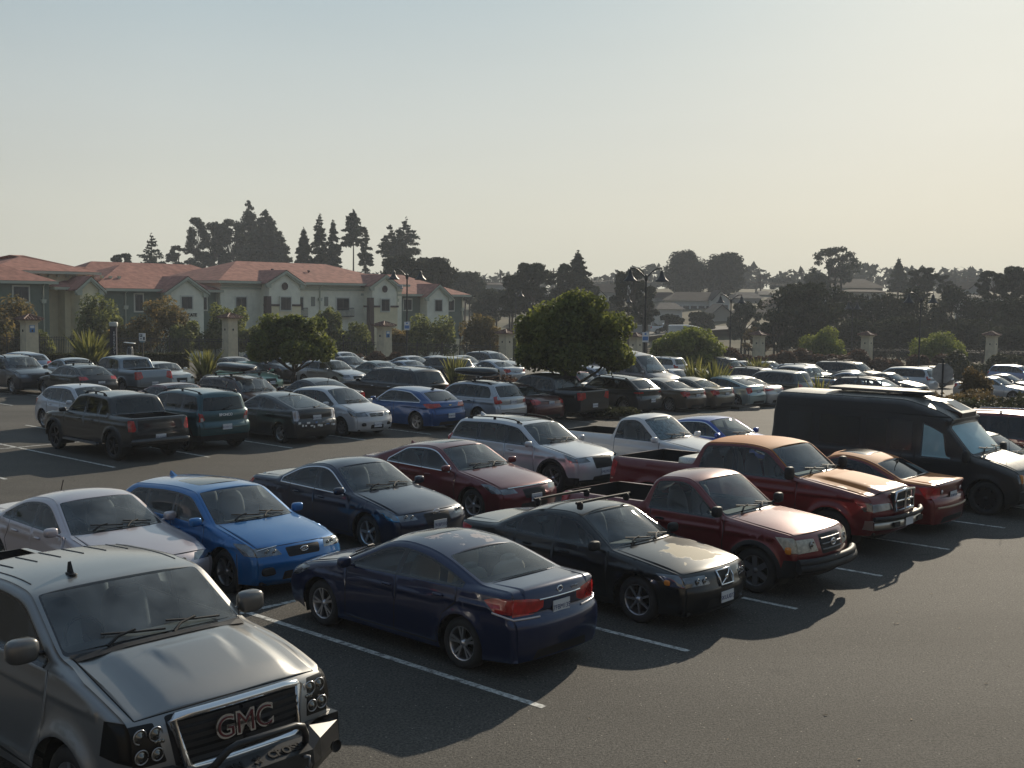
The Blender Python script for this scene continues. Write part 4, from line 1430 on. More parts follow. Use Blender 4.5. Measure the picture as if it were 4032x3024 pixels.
def near_cars():
    navy = paint('navy', (.006,.016,.045), .4, dust=.08)
    c = park('sedan','sedan','dark blue sedan with peeling roof lacquer, seen from behind beside the grey pickup','sedan',
         paint('navy_worn', (.006,.016,.062), .4, dust=.05, worn_sheen=((.30,.28,.30), .52, 3.4, (2.2,3.35), .5)), .40, -5.19, 'A', .06,
         L=4.56, W=1.76, H=1.435, wb=2.67, fo=.93, wr=.32, cowl=(1.12,1.0), wst=(2.0,1.37), rr=(3.05,1.375), rg=(3.92,1.09), deck=(4.40,1.08), hood=.76,
         dlo=(1.42,3.78,3.3), pil=[2.42,3.50], pslant=.2, belt=(.92,1.03), rim='split', hl=(.62,.78,.55), tl=(.76,.98,.46), tlq_poly=[(.925,.42),(.83,.42),(.77,.62),(.76,1.06),(.985,1.06),(.96,.72)], seat_mat=STD['seat_tan'], plate_text='7FBM135', plates='r', rplz=.80,
         mirx=1.55, handles=[2.28, 3.22], tlpoly=[(4.7,.76),(4.15,.80),(3.98,.93),(4.1,.97),(4.7,.98)], crease=.016, sunroof=(1.98+.15,2.5), ftl=.8, rta=.09)
    # chrome bar over the plate, boot badge and name, clear lamp lower edges, fuel flap
    mb = MB(); mb.tube([c.rpt(.93, q, .008) for q in np.linspace(-.52, .52, 13)], .011, 6); mb.build('chrome_bar', STD['chrome'], c.root)
    p = c.rpt(1.0, 0, .01); badge_ring(c, p, .09, .07)
    p = c.rpt(.985, .40, .012)
    text_obj('lettering', 'CIVIC', .055, STD['chrome'], c.root, facing(p, (1,0,.1)), .003)
    for sg in (1, -1):
        mb = MB(); mb.tube([c.rpt(.735, sg*q, .006) for q in (.52,.62,.75,.9,1.0)]+[c.spt(4.32,.765,sg,.004), c.spt(4.12,.80,sg,.004)], .014, 6); mb.build('lamp_trim', STD['tailclear'], c.root)
    mb = MB(); mb.tube([(3.72+.085*math.cos(a), c.spt(3.72+.085*math.cos(a), .84+.085*math.sin(a), 1, .001)[1], .84+.085*math.sin(a)) for a in np.linspace(0, 2*math.pi, 18)], .0035, 4, caps=False); mb.build('fuel_flap', STD['gap'], c.root)

    c = park('sedan','sedan','black sedan with roof bars and peeling lacquer on its bonnet','sedan',
         paint('black_worn', (.009,.010,.012), .3, dust=.08, worn_sheen=((.36,.31,.22), .41, 1.3, (.30,1.22), .60)), 1.51, -.33, 'T', .065,
         L=4.6, W=1.80, H=1.43, wb=2.715, fo=.93, wr=.33, hood=.80, rim='swirl', bars=(2.2,3.0), grille=(.53,.76,.23), hl=(.60,.75,.45), hlq=.46, mir_mat=STD['black'], handle_mat=STD['black'], plate_text='5KUU073', fplz=.40)
    gz0, gz1, gq = .575, .765, .21
    bowls(c, (.67,.67), (.58,.74), .042)
    mb = MB(); mb.tube([c.fpt(gz0,-gq,.02), c.fpt((gz0+gz1)/2,-gq*1.04,.02), c.fpt(gz1,-gq*1.05,.025), c.fpt(gz1,0,.03), c.fpt(gz1,gq*1.05,.025), c.fpt((gz0+gz1)/2,gq*1.04,.02), c.fpt(gz0,gq,.02), c.fpt(gz0,0,.02), c.fpt(gz0,-gq,.02)], .014, 6); mb.build('grille_frame', STD['chrome'], c.root)
    mb = MB(); mb.tube([c.fpt(gz0,gq,.02), c.fpt(.62,gq*.5,.025), c.fpt(.67,0,.03), c.fpt(.72,-gq*.5,.028), c.fpt(gz1,-gq,.025)], .010, 6); mb.rbox(c.fpt(.67,0,.03), (.02,.08,.07), n=6); mb.build('badge', STD['chrome'], c.root)
    for sg in (1,-1): mb = MB(); mb.rbox(c.spt(.42,.66,sg,.0), (.10,.03,.08), n=6); mb.build('indicator', STD['amber'], c.root)

    c = park('pickup_truck','pickup','small red single cab pickup with a black bed','pickup',
         paint('red_taco', (.16,.016,.02), .35, dust=.16), 2.43, -.07, 'T', .07,
         L=4.85, W=1.84, H=1.70, wb=2.78, fo=.86, wr=.36, gc=.32, hood=1.0, cowl=(1.30,1.14), wst=(1.98,1.63), rr=(2.85,1.64), rg=(3.02,1.16), deck=(4.78,1.14), belt=(1.06,1.09),
         dlo=(1.52,2.88,2.78), pil=[], rim='six', rim_mat=STD['steel'], grille=(.66,.95,.42), hl=(.70,.92,.35), hlq=.50, hl_mat=STD['lampfog'], mir_mat=STD['black'], handle_mat=STD['black'], rowsn=1, clad=.60, plate_text='7V91644', fplz=.52, doors=[1.42,2.82], handles=[2.62], flare=.035, mirs=(.13,.2,.17), mirz=.12)
    mb = MB()
    for z in (.73,.81,.89): mb.tube([c.fpt(z, q, .012) for q in (-.38,-.2,0,.2,.38)], .014, 5)
    mb.build('grille_bars', STD['steel'], c.root)
    bowls(c, (.82,), (.66,), .06)
    badge_ring(c, c.fpt(.82, 0, .03), .15, .10, bar='rings')
    for sg in (1,-1):
        mb = MB(); mb.rbox(c.spt(.30,.75,sg,-.01), (.12,.04,.12), n=6); mb.build('indicator', STD['amber'], c.root)
    mb = MB()
    B = [(-.07+.17*abs(q)**3, q*(c.hw-.03)) for q in np.linspace(-1,1,11)]
    mb.tube([(x,y,.50) for x,y in B], .075, 8); mb.tube([(x+.01,y,.585) for x,y in B], .06, 8)
    mb.build('front_bumper', STD['black'], c.root)

    c = park('pickup_truck','pickup','large red extended cab pickup with a chrome grille and faded lacquer and painted golden sheen','pickup',
         paint('red_ram', (.14,.010,.013), .3, dust=.10, worn_sheen=((.42,.155,.04), .26, .9, (.3,3.8), .95)), 3.72, -.55, 'T', .07,  # faded lacquer plus golden sun sheen painted over hood and roof
         L=6.0, W=2.02, H=1.86, wb=3.93, fo=.95, wr=.39, gc=.38, hood=1.10, cowl=(1.55,1.30), wst=(2.2,1.78), rr=(3.75,1.79), rg=(3.95,1.28), deck=(5.9,1.26), belt=(1.2,1.22),
         dlo=(1.75,3.78,3.68), pil=[2.95], grille=(.84,1.08,.36), hl=(.80,.95,.3), hlq=.42, mir_mat=STD['black'], handle_mat=STD['black'], plates='', mirs=(.14,.22,.24), mirz=.14, flare=.03, doors=[1.62,2.95], handles=[2.75],
         bump=lambda x, y, g, s: .05*np.clip((.62-np.abs(y))/.14, 0, 1)*np.clip((1.6-x)/.4, 0, 1)*(g > s.key['hood0']-.12))
    mb = MB()
    z0, z1 = .80, 1.13; yq = .36
    fr = [(-.03,-yq,z0),(-.04,-yq*1.03,z1),(-.04,0,z1+.02),(-.04,yq*1.03,z1),(-.03,yq,z0),(-.03,-yq,z0)]
    off = c.fpt(.95,0,0)[0]
    fr = [(x+off-.02,y,z) for x,y,z in fr]
    mb.tube(fr, .030, 8)
    mb.tube([(off-.06,0,z0),(off-.07,0,z1)], .028, 6); mb.tube([(off-.05,-yq,(z0+z1)/2),(off-.05,yq,(z0+z1)/2)], .024, 6)
    mb.build('grille_frame', STD['chrome'], c.root)
    mb = MB(); mb.box((off+.02,0,(z0+z1)/2), (.06,yq*2,z1-z0-.02)); mb.build('grille', STD['black'], c.root)
    mb = MB(); mb.rbox((off-.08,0,z1-.01), (.03,.07,.07), n=6); mb.build('badge', STD['steel'], c.root)
    mb = MB()
    B = []
    for q in np.linspace(-1,1,11): B.append((-.10+.20*abs(q)**3, q*.97))
    for (za, zb_, o1) in ((.50,.66,0),):
        vs = []; n = len(B)
        for z, k in ((za+.0,.04),(za+.03,.0),(zb_-.02,.0),(zb_,.05)):
            for x, y in B: vs.append((x+k,y,z))
        fs = []
        for i in range(3):
            for j in range(n-1): fs.append((i*n+j,i*n+j+1,(i+1)*n+j+1,(i+1)*n+j))
        mb.add(vs, fs, 0, True)
        mb.add([(x+.05,y,zb_) for x,y in B]+[(.28,y,zb_) for x,y in B], [(j,j+1,n+j+1,n+j) for j in range(n-1)])
        mb.add([(B[0][0]+.02,B[0][1],za),(B[0][0]+.02,B[0][1],zb_),(.35,B[0][1]+.0,zb_),(.35,B[0][1],za)], [(0,1,2,3)])
        mb.add([(B[-1][0]+.02,B[-1][1],za),(B[-1][0]+.02,B[-1][1],zb_),(.35,B[-1][1],zb_),(.35,B[-1][1],za)], [(0,1,2,3)])
    mb.build('front_bumper', mat('dull_chrome', (.5,.47,.42), .3, .9), c.root, fix=False)
    mb = MB(); mb.tube([(x+.0,y,.70) for x,y in B], .045, 8); mb.build('bumper_pad', STD['black'], c.root)
    for y in (-.48,.48): mb = MB(); mb.box((-.085,y,.585), (.05,.22,.08)); mb.build('fog_lamp', STD['black'], c.root)
    mb = MB(); mb.box((-.115,0,.60), (.012,.31,.155)); mb.build('license_plate', STD['plate'], c.root)
    # toolbox across the bed: a thing of its own
    tb = MB(); x = 4.15; tb.rbox((x,0,1.26),(.42,1.72,.26), e=8, n=6); 
    tbx = tb.build('tool_box', mat('checker_plate', (.55,.54,.5), .35, .7, noise=(60,.3)), c.root)
    tbx.parent = None; tbx.matrix_world = c.root.matrix_basis.copy()
    tag(tbx, 'silver checker plate tool box across the bed of the large red pickup', 'tool box')

    c = park('sedan','sedan','dark red compact sedan with golden sun sheen painted on its roof, seen from behind','sedan',
         paint('red_cor', (.15,.012,.012), .3, dust=.06, worn_sheen=((.46,.18,.06), .28, 1.2, (1.7,4.5), .9)), 4.60, -5.1, 'A', .08,  # golden sun sheen painted into the roof and boot colour
         L=4.54, W=1.76, H=1.465, wb=2.6, fo=.92, wr=.31, plates='r', mast=(3.3,0,.28,.12), rw_mat=STD['gd'], privacy=True, tl=(.72,.95,.3), sunroof=(2.15,2.8))
    for sg in (1,-1):
        for z in (.80,.88): pass
        p = c.rpt(.84, sg*.60, .004); mb = MB(); mb.lathe([(.045,.0),(.03,.012),(.001,.015)], (0,0,0), 14, 'x'); mb.xform(Matrix.Translation(Vector(p))); mb.build('reversing_lamp', STD['tailclear'], c.root)
    mb = MB(); mb.tube([c.rpt(.55, q, .01) for q in np.linspace(-.9,.9,9)], .02, 6); mb.build('bumper_strip', mat('worn_bumper', (.45,.33,.22), .5), c.root)

    park('sedan','sedan','pale pinkish silver sedan parked behind the grey pickup, rod antenna on its roof','sedan',
         paint('pinksilver', (.56,.50,.52), .5, dust=.15), -.22, -6.55, 'T', .08, mast=(3.25,0,.22,-.1))
    c = park('hatchback','hatch','bright blue hatchback with sunroof and black grille','hatchback',
         paint('blue_imp', (.006,.135,.38), .4, dust=.08), .44, -5.83, 'T', .065,
         L=4.62, W=1.775, H=1.48, wb=2.67, fo=.90, wr=.33, sunroof=(2.25,2.95), fin=3.65, rr=(3.85,1.39), rg=(4.36,1.06), deck=(4.44,1.0), dlo=(1.52,4.0,3.62), grille=(.60,.74,.42), hl=(.63,.78,.5), hlq=.52, rim='five', plates='', clad=None, cowl=(1.15,1.0))
    bowls(c, (.70,.71), (.66,.80), .036)
    badge_ring(c, c.fpt(.69, 0, .015), .14, .07, bar='dots')
    for sg in (1,-1):
        mb = MB(); mb.tube([c.fpt(.775, sg*.55, .008), c.fpt(.76, sg*.8, .008), c.fpt(.74, sg*.97, .004)], .010, 5); mb.build('lamp_trim', STD['chrome'], c.root)
        mb = MB(); mb.rbox(c.fpt(.42, sg*.80, .0), (.06,.30,.13), n=6); mb.build('side_intake', STD['black'], c.root)
    c = park('sedan','sedan','navy sedan with a round chrome badge on its grille','sedan', navy, 1.66, -6.5, 'T', .075,
         L=4.8, W=1.82, H=1.46, wb=2.775, fo=.95, chrome_dlo=True, mir_mat=navy, grille=(.50,.70,.40), cowl=(1.3,.99))
    bowls(c, (.67,.68), (.70,.84), .040)
    badge_ring(c, c.fpt(.70, 0, .015), .17, .11, bar='rings')
    c = park('sedan','sedan','burgundy fastback sedan with chrome window line and glass roof panel','sedan',
         paint('burg', (.13,.010,.018), .45, dust=.12), 2.84, -7.15, 'T', .08, L=4.88, W=1.86, H=1.45, wb=2.83, fo=.95, chrome_dlo=True, sunroof=(2.35,3.05), fin=3.6, rg=(4.2,1.05), rr=(3.2,1.38))
    mb = MB(); mb.tube([c.fpt(.74, q, .012) for q in np.linspace(-.8,.8,9)], .014, 5); mb.build('chrome_bar', STD['chrome'], c.root)
    c = park('suv','suv','silver white suv with black roof rails','suv', paint('silverwhite', (.55,.56,.58), .4, dust=.12), 4.12, -8.2, 'T', .08,
         W=1.8, H=1.62, hood=.90, cowl=(1.25,1.10), wst=(1.95,1.53), rr=(4.1,1.55), rg=(4.45,1.12), belt=(1.02,1.06), rails=(2.1,3.9), sunroof=(2.2,2.9), fin=3.9, gc=.24, wr=.35, clad=.42)
    c = park('pickup_truck','pickup','white single cab pickup with a sunshade behind its windscreen','pickup', paint('white', (.62,.62,.62), .05, dust=.1), 5.12, -6.7, 'T', .08,
         L=4.8, W=1.76, H=1.65, wb=2.84, fo=.8, wr=.34, gc=.3, hood=.95, cowl=(1.30,1.1), wst=(1.95,1.58), rr=(2.75,1.58), rg=(2.9,1.1), deck=(4.7,1.08), belt=(1.02,1.04), dlo=(1.5,2.8,2.7), pil=[], rowsn=1, doors=[1.42,2.78])
    # folded sunshade behind the glass
    g0, g1 = c.key['cowl']+.06, c.key['wst']-.07
    mb = MB(); A = c.SP(np.array([g0,g0,g1,g1]), np.array([-.88,.88,.86,-.86]))+np.array([.05,0,-.03]); mb.add(A, [(0,1,2,3)]); 
    mb.build('sunshade', mat('floral_shade', (.35,.45,.48), .6, noise=(14,.7)), c.root)
    c = park('sedan','sedan','vivid blue sedan with a red tail lamp parked past the white pickup','sedan', paint('blueciv', (.008,.055,.30), .4, dust=.06), 6.2, -6.7, 'T', .08,
         L=4.63, W=1.8, H=1.415, wb=2.7, chrome_dlo=True, rg=(4.0,1.04), rr=(3.1,1.35), fin=None)
    conversion_van()
    park('suv','suv','red suv with ridged roof and rack parts, cut by the photo edge','suv', paint('red_suv', (.15,.012,.014), .3, dust=.12), 8.2, .1, 'T', .1,
         L=4.9, W=1.9, H=1.80, boxy=True, privacy=True, rails=(2.0,4.5), rr=(4.45,1.72), rg=(4.72,1.2), deck=(4.8,1.1), dlo=(1.6,4.6,4.5), pil=[2.45,3.45], hood=1.0, cowl=(1.3,1.18), wst=(1.9,1.70), rail_mat=STD['chrome'])
    park('sedan','sedan','dark grey car hidden but for its bonnet between the camper van and the red suv','sedan', paint('dkgrey', (.05,.05,.055), .4, dust=.2), 6.85, -.1, 'T', .1)
    grey_pickup()

def conversion_van():
    vb = paint('van_black', (.018,.019,.021), .1, rough=.45, dust=.32, coatr=.2, coat=.6)
    shade = mat('teal_sunshade', (.30,.47,.50), .45, coat=.6, noise=(3,.12))
    c = park('van','suv','black high top camper van with teal sunshades in its front windows','van', vb, 5.75, .0, 'T', .075,
        L=6.2, W=2.0, H=2.44, wb=3.5, fo=.84, wr=.37, gc=.30, hood=1.02, cowl=(1.02,1.28), wst=(1.66,1.90), roofpts=[(1.60,2.04),(2.05,2.24),(2.75,2.42)], roofr=.18, rr=(5.98,2.40), rg=(6.13,1.75), deck=(6.18,1.15),
        belt=(1.12,1.12), tum=.10, shoulder=.015, dlo=(1.25,2.25,2.25), pil=[], mt=.36, r=.14, boxy=True, hl=(.74,.92,.1), hlq=.66, tl=(.75,1.2,.1), grille=(.66,.98,.62), norear=True, fplz=.45,
        ws_mat=shade, pane_mats=[shade], framew=.03, mir_mat=STD['black'], mirs=(.14,.22,.28), mirz=.10, doors=[1.22,2.30], handles=[2.12], crease=.0, intake=False,
        hl_mat=STD['lamp'], rim='steel', rim_mat=STD['darkalloy'], lean=.02, fbow=.12, rtl=.4, ftl=.5, handle_mat=STD['black'],
        lines=[[(2.42,.5),(2.42,1.98)],[(3.65,.5),(3.65,1.98)],[(1.7,2.02),(3.5,2.06),(5.9,2.06)],[(1.2,1.02),(5.8,1.02)]])
    # blacked-out side panes, slightly proud of the panels
    for sg in (1,-1):
        for x0, x1 in ((2.5,3.0),(3.1,3.6),(3.75,4.75),(4.95,5.55)):
            mb = MB(); xs = np.linspace(x0, x1, 5); zs = np.linspace(1.25, 1.90, 5)
            vs = []
            for z in zs:
                for x in xs:
                    vs.append(c.spt(x, z, sg, .006))
            mb.add(vs, [(j*5+i, j*5+i+1, (j+1)*5+i+1, (j+1)*5+i) for j in range(4) for i in range(4)], 0, True)
            mb.build('side_window', mat('blacked_glass', (.012,.013,.014), .22, coat=.3), c.root, fix=False)
    # roof furniture
    mb = MB(); mb.box((3.9, -.1, 2.50), (1.9, .9, .035)); mb.box((3.9,-.1,2.46), (1.8,.06,.05)); mb.box((3.4,-.1,2.46), (.06,.8,.05)); mb.box((4.5,-.1,2.46), (.06,.8,.05))
    mb.build('solar_panel', mat('solar_grey', (.16,.15,.13), .3, coat=.5), c.root)
    mb = MB(); mb.rbox((2.75, .1, 2.47), (.6, .55, .10), e=6, n=6); mb.build('roof_hatch', STD['black'], c.root)
    # front visor window scoop on the cap
    A = c.xpt(1.66, 0); B = c.xpt(2.15, 0)
    mb = MB(); mb.add([(1.60,-.42,A[2]+.06),(1.60,.42,A[2]+.06),(2.1,.34,B[2]+.07),(2.1,-.34,B[2]+.07),(2.7,-.34,B[2]+.10),(2.7,.34,B[2]+.10),(1.62,-.42,A[2]-.05),(1.62,.42,A[2]-.05),(2.7,-.42,B[2]-.0),(2.7,.42,B[2]-.0),(2.1,-.5,B[2]-.05),(2.1,.5,B[2]-.05)],
                      [(0,1,2,3),(3,2,5,4),(6,7,1,0),(6,0,3,10),(1,7,11,2),(10,3,4,8),(2,11,9,5)])
    mb.build('roof_cap', vb, c.root)
    mb = MB(); mb.add([(1.66,-.30,A[2]+.085),(1.66,.30,A[2]+.085),(2.04,.25,B[2]+.075),(2.04,-.25,B[2]+.075)], [(0,1,2,3)]); mb.build('cap_window', STD['gloss'], c.root, fix=False)
    mb = MB(); p = c.xpt(.85,-.80); mb.tube([p,(p[0]+.05,p[1],p[2]+.78)], .005, 5); mb.build('antenna', STD['black'], c.root)
    for sg in (1,-1):
        mb = MB(); mb.rbox(c.fpt(.84, sg*.97, -.03), (.10,.07,.20), e=6, n=6); mb.build('indicator', STD['amber'], c.root)
    mb = MB(); mb.prism([(-.12,-.9),(-.02,-1.0),(.12,-1.0),(.12,1.0),(-.02,1.0),(-.12,.9)], .42, .60); mb.build('front_bumper', mat('dull_bumper', (.08,.08,.08), .4, .5), c.root)
    mb = MB(); mb.rbox((6.0,-.75,2.05), (.1,.12,.2), n=6); mb.build('ladder_bracket', STD['black'], c.root)
    p = c.spt(5.45, 1.28, -1, .006)
    mb = MB(); mb.tube([(5.30+.09*math.cos(a), c.spt(5.3,1.2,-1,.008)[1], 1.16+.09*math.sin(a)) for a in np.linspace(0,2*math.pi,17)], .008, 5, caps=False)
    mb.tube([(5.30,p[1],1.07),(5.30,p[1],1.25)], .008, 5); mb.tube([(5.30,p[1],1.16),(5.24,p[1],1.09)], .008, 5); mb.tube([(5.30,p[1],1.16),(5.36,p[1],1.09)], .008, 5)
    mb.build('side_emblem', mat('tan_decal', (.25,.21,.16), .6), c.root)

def grey_pickup():
    g = paint('graphite', (.235,.24,.245), .7, rough=.42, dust=.22, coatr=.10)
    c = park('pickup_truck','pickup','graphite grey heavy pickup in the near corner with chrome grille and steel bumper','pickup', g, -1.45, .30, 'T', .055,
        L=5.9, W=2.08, H=1.985, wb=3.65, fo=.98, wr=.42, gc=.48, hood=1.24, cowl=(1.16,1.50), wst=(1.86,1.925), rr=(3.45,1.92), rg=(3.62,1.46), deck=(5.8,1.46), belt=(1.38,1.40),
        dlo=(1.42,3.55,3.45), pil=[2.60], doors=[1.34,2.58,3.5], handles=[2.38], flare=.055, flw=.10, arch=.09, hl=(.86,1.20,.16), hlq=.72, grille=(.80,1.215,.70), hl_mat=mat('smoked_lamp', (.006,.006,.006), .3, .0, .15, spec=.2),
        hlpoly=[(-.1,.88),(.44,.92),(.40,1.20),(-.1,1.20)], fbow=.10, nr=.09, fta=.035, mir_mat=mat('mirror_grey', (.12,.115,.11), .35, .4, .8), mirs=(.17,.27,.21), mirz=.14, mirx=1.52, plates='', tum=.17, frad=.01, crease=.01, tw=.26,
        seat_mat=STD['seat'],
        bump=lambda x, y, gg, s: (.05*SM((.74-np.abs(y))/.20)*SM((1.22-x)/.3+.2)*SM((x-.06)/.3)
              +.026*SM((.30+.12*(x-.3)-np.abs(y))/.10)*SM((1.0-x)/.20)*SM((x-.25)/.6))*SM((gg-s.key['hood0']+.08)/.1)*(gg < s.key['cowl']))
    ch = STD['chrome']
    q = .68
    z0, z1 = .79, 1.205
    # chrome frame round the grille
    loop = [c.fpt(z0+.03,-q*.82,.035), c.fpt(z1-.02,-q*.97,.04)]+[c.fpt(z1, a, .045) for a in np.linspace(-q*.92, q*.92, 9)]+[c.fpt(z1-.02,q*.97,.04), c.fpt(z0+.03,q*.82,.035)]+[c.fpt(z0, a, .03) for a in np.linspace(q*.75, -q*.75, 7)]+[c.fpt(z0+.03,-q*.82,.035)]
    mb = MB(); mb.tube(loop, .038, 10, caps=False); mb.build('grille_frame', ch, c.root)
    mb = MB()
    for z in np.linspace(z0+.06, z1-.06, 6):
        for a, b in ((-q*.9, -.02), (.02, q*.9)):
            pts = [c.fpt(z, t, .012) for t in np.linspace(a, b, 5)]
            n = len(pts)
            vs = [(p[0]-.012, p[1], p[2]+.018) for p in pts]+[(p[0]-.004, p[1], p[2]-.022) for p in pts]+[(p[0]+.03, p[1], p[2]-.010) for p in pts]
            fs = [(i, i+1, n+i+1, n+i) for i in range(n-1)]+[(n+i, n+i+1, 2*n+i+1, 2*n+i) for i in range(n-1)]+[(2*n+i, 2*n+i+1, i+1, i) for i in range(n-1)]
            mb.add(vs, fs)
    mb.build('grille_bars', mat('grille_grey', (.05,.05,.052), .4, .3), c.root)
    p = c.fpt(1.03, 0, .035)
    text_obj('lettering', 'GMC', .25, ch, c.root, facing(p, (-1,0,.12)), .010, bold=.011)
    text_obj('lettering', 'GMC', .244, mat('badge_red', (.10,.008,.012), .35), c.root, facing((p[0]-.014,p[1],p[2]), (-1,0,.12)), .003, bold=-.004)
    # four round lamps in each smoked housing
    for sg in (1,-1):
        for z, qq, r in ((1.11,.80,.056),(1.11,.93,.056),(.955,.80,.050),(.955,.93,.056)):
            a = c.fpt(z, sg*qq, .004)
            round_lamp(a, c.root, r, 18)
        for k in range(3):
            a = c.fpt(1.045, sg*(.745+.03*k), .006); round_lamp(a, c.root, .016, 8, rim=False)
    # steel bumper
    st = mat('bumper_steel', (.018,.018,.019), .38, .2, noise=(30,.3))
    prof = [(-.22,.50),(-.27,.60),(-.25,.72),(-.10,.79),(.05,.79),(.05,.50)]
    W2 = c.hw-.02
    vs = []; ys = [-W2, -W2*.62, -W2*.5, W2*.5, W2*.62, W2]; push = [.30,.06,.0,.0,.06,.30]
    for y, pu in zip(ys, push):
        for x, z in prof: vs.append((x+pu*(1 if x < 0 else .0), y, z+(.05 if abs(y) > W2*.55 and z > .7 else 0)))
    n = len(prof); fs = []
    for j in range(len(ys)-1):
        for i in range(n):
            k = (i+1) % n
            fs.append((j*n+i, j*n+k, (j+1)*n+k, (j+1)*n+i))
    fs += [tuple(range(n)), tuple(range((len(ys)-1)*n, len(ys)*n))]
    mb = MB(); mb.add(vs, fs)
    for sg in (1,-1): mb.lathe([(.055,-.02),(.05,0),(.001,0)], (-.16,sg*W2*.80,.64), 14, 'x', mi=1)
    b = mb.build('front_bumper', [st, STD['gap']], c.root)
    mb = MB(); mb.tube([(-.16,-.50,.77),(-.24,-.44,.86),(-.30,-.36,.97),(-.31,-.28,1.0),(-.31,.28,1.0),(-.30,.36,.97),(-.24,.44,.86),(-.16,.50,.77)], .030, 10)
    mb.build('bull_bar', st, c.root)
    text_obj('lettering', 'IRON', .105, STD['gap'], c.root, facing((-.180,.26,.758), (-.42,0,.90), Vector((0,0,1))), .004, bold=.004)
    text_obj('lettering', 'CROSS', .105, STD['gap'], c.root, facing((-.180,-.27,.758), (-.42,0,.90), Vector((0,0,1))), .004, bold=.004)
    mb = MB()
    for a in range(4):
        th = a*math.pi/2+math.pi/4
        mb.prism([(0,0),(.05*math.cos(th-.4),.05*math.sin(th-.4)),(.05*math.cos(th+.4),.05*math.sin(th+.4))], 0, .004)
    mb.xform(facing((-.183,.0,.758), (-.42,0,.90))); mb.build('cross_mark', STD['gap'], c.root)
    for sg in (1,-1):
        mb = MB(); mb.tube([(-.24,sg*.42,.60),(-.31,sg*.42,.58),(-.33,sg*.42,.64),(-.31,sg*.42,.70),(-.24,sg*.42,.68)], .016, 6); mb.build('tow_shackle', STD['steel'], c.root)
    p = c.spt(1.05, .92, -1, .006)
    text_obj('lettering', '2500 HD', .085, ch, c.root, facing(p, (0,-1,.05)), .004, bold=.003)
    # roof ribs and fin antenna
    mb = MB()
    for y in np.linspace(-.62, .62, 6):
        pts = [c.xpt(x, y/.85, .002) for x in np.linspace(2.85, 3.30, 4)]
        mb.tube(pts, .007, 5)
    for sg in (1,-1): mb.tube([c.xpt(x, sg*.90, .001) for x in np.linspace(2.15, 3.35, 8)], .007, 5)
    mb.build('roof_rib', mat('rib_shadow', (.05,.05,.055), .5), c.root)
    p = c.xpt(2.15, .45)
    mb = MB(); mb.rbox((p[0],p[1],p[2]+.008), (.16,.07,.02), n=5); mb.prism([(-.06,.0),(.05,.0),(.03,.10),(.0,.11)], -.008, .008, 'y')
    mb.xform(Matrix.Translation((p[0]+.02,p[1],p[2]+.01)), start=len(mb.v)-8); mb.build('antenna', STD['black'], c.root)
    p = c.xpt(1.12,-.93)
    mb = MB(); mb.tube([(p[0],p[1],p[2]),(p[0]+.03,p[1],p[2]+.62)], .0035, 5); mb.build('antenna', STD['black'], c.root)
    # cowl panel, mirror on the glass
    mb = MB(); A = [c.SP(np.array([c.key['cowl']-.02]), np.array([t]))[0] for t in np.linspace(-.95,.95,9)]; B = [c.SP(np.array([c.key['cowl']-.13]), np.array([t]))[0] for t in np.linspace(-.93,.93,9)]
    mb.add([(a[0],a[1],a[2]+.012) for a in A]+[(b_[0],b_[1],b_[2]+.010) for b_ in B], [(i,i+1,10+i,9+i) for i in range(8)]); mb.build('cowl_panel', STD['black'], c.root, fix=False)
    a = c.SP(np.array([c.key['wst']-.16]), np.array([0.0]))[0]
    mb = MB(); mb.rbox((a[0]+.08,0,a[2]-.05), (.04,.26,.09), n=6); mb.build('inner_mirror', STD['black'], c.root)
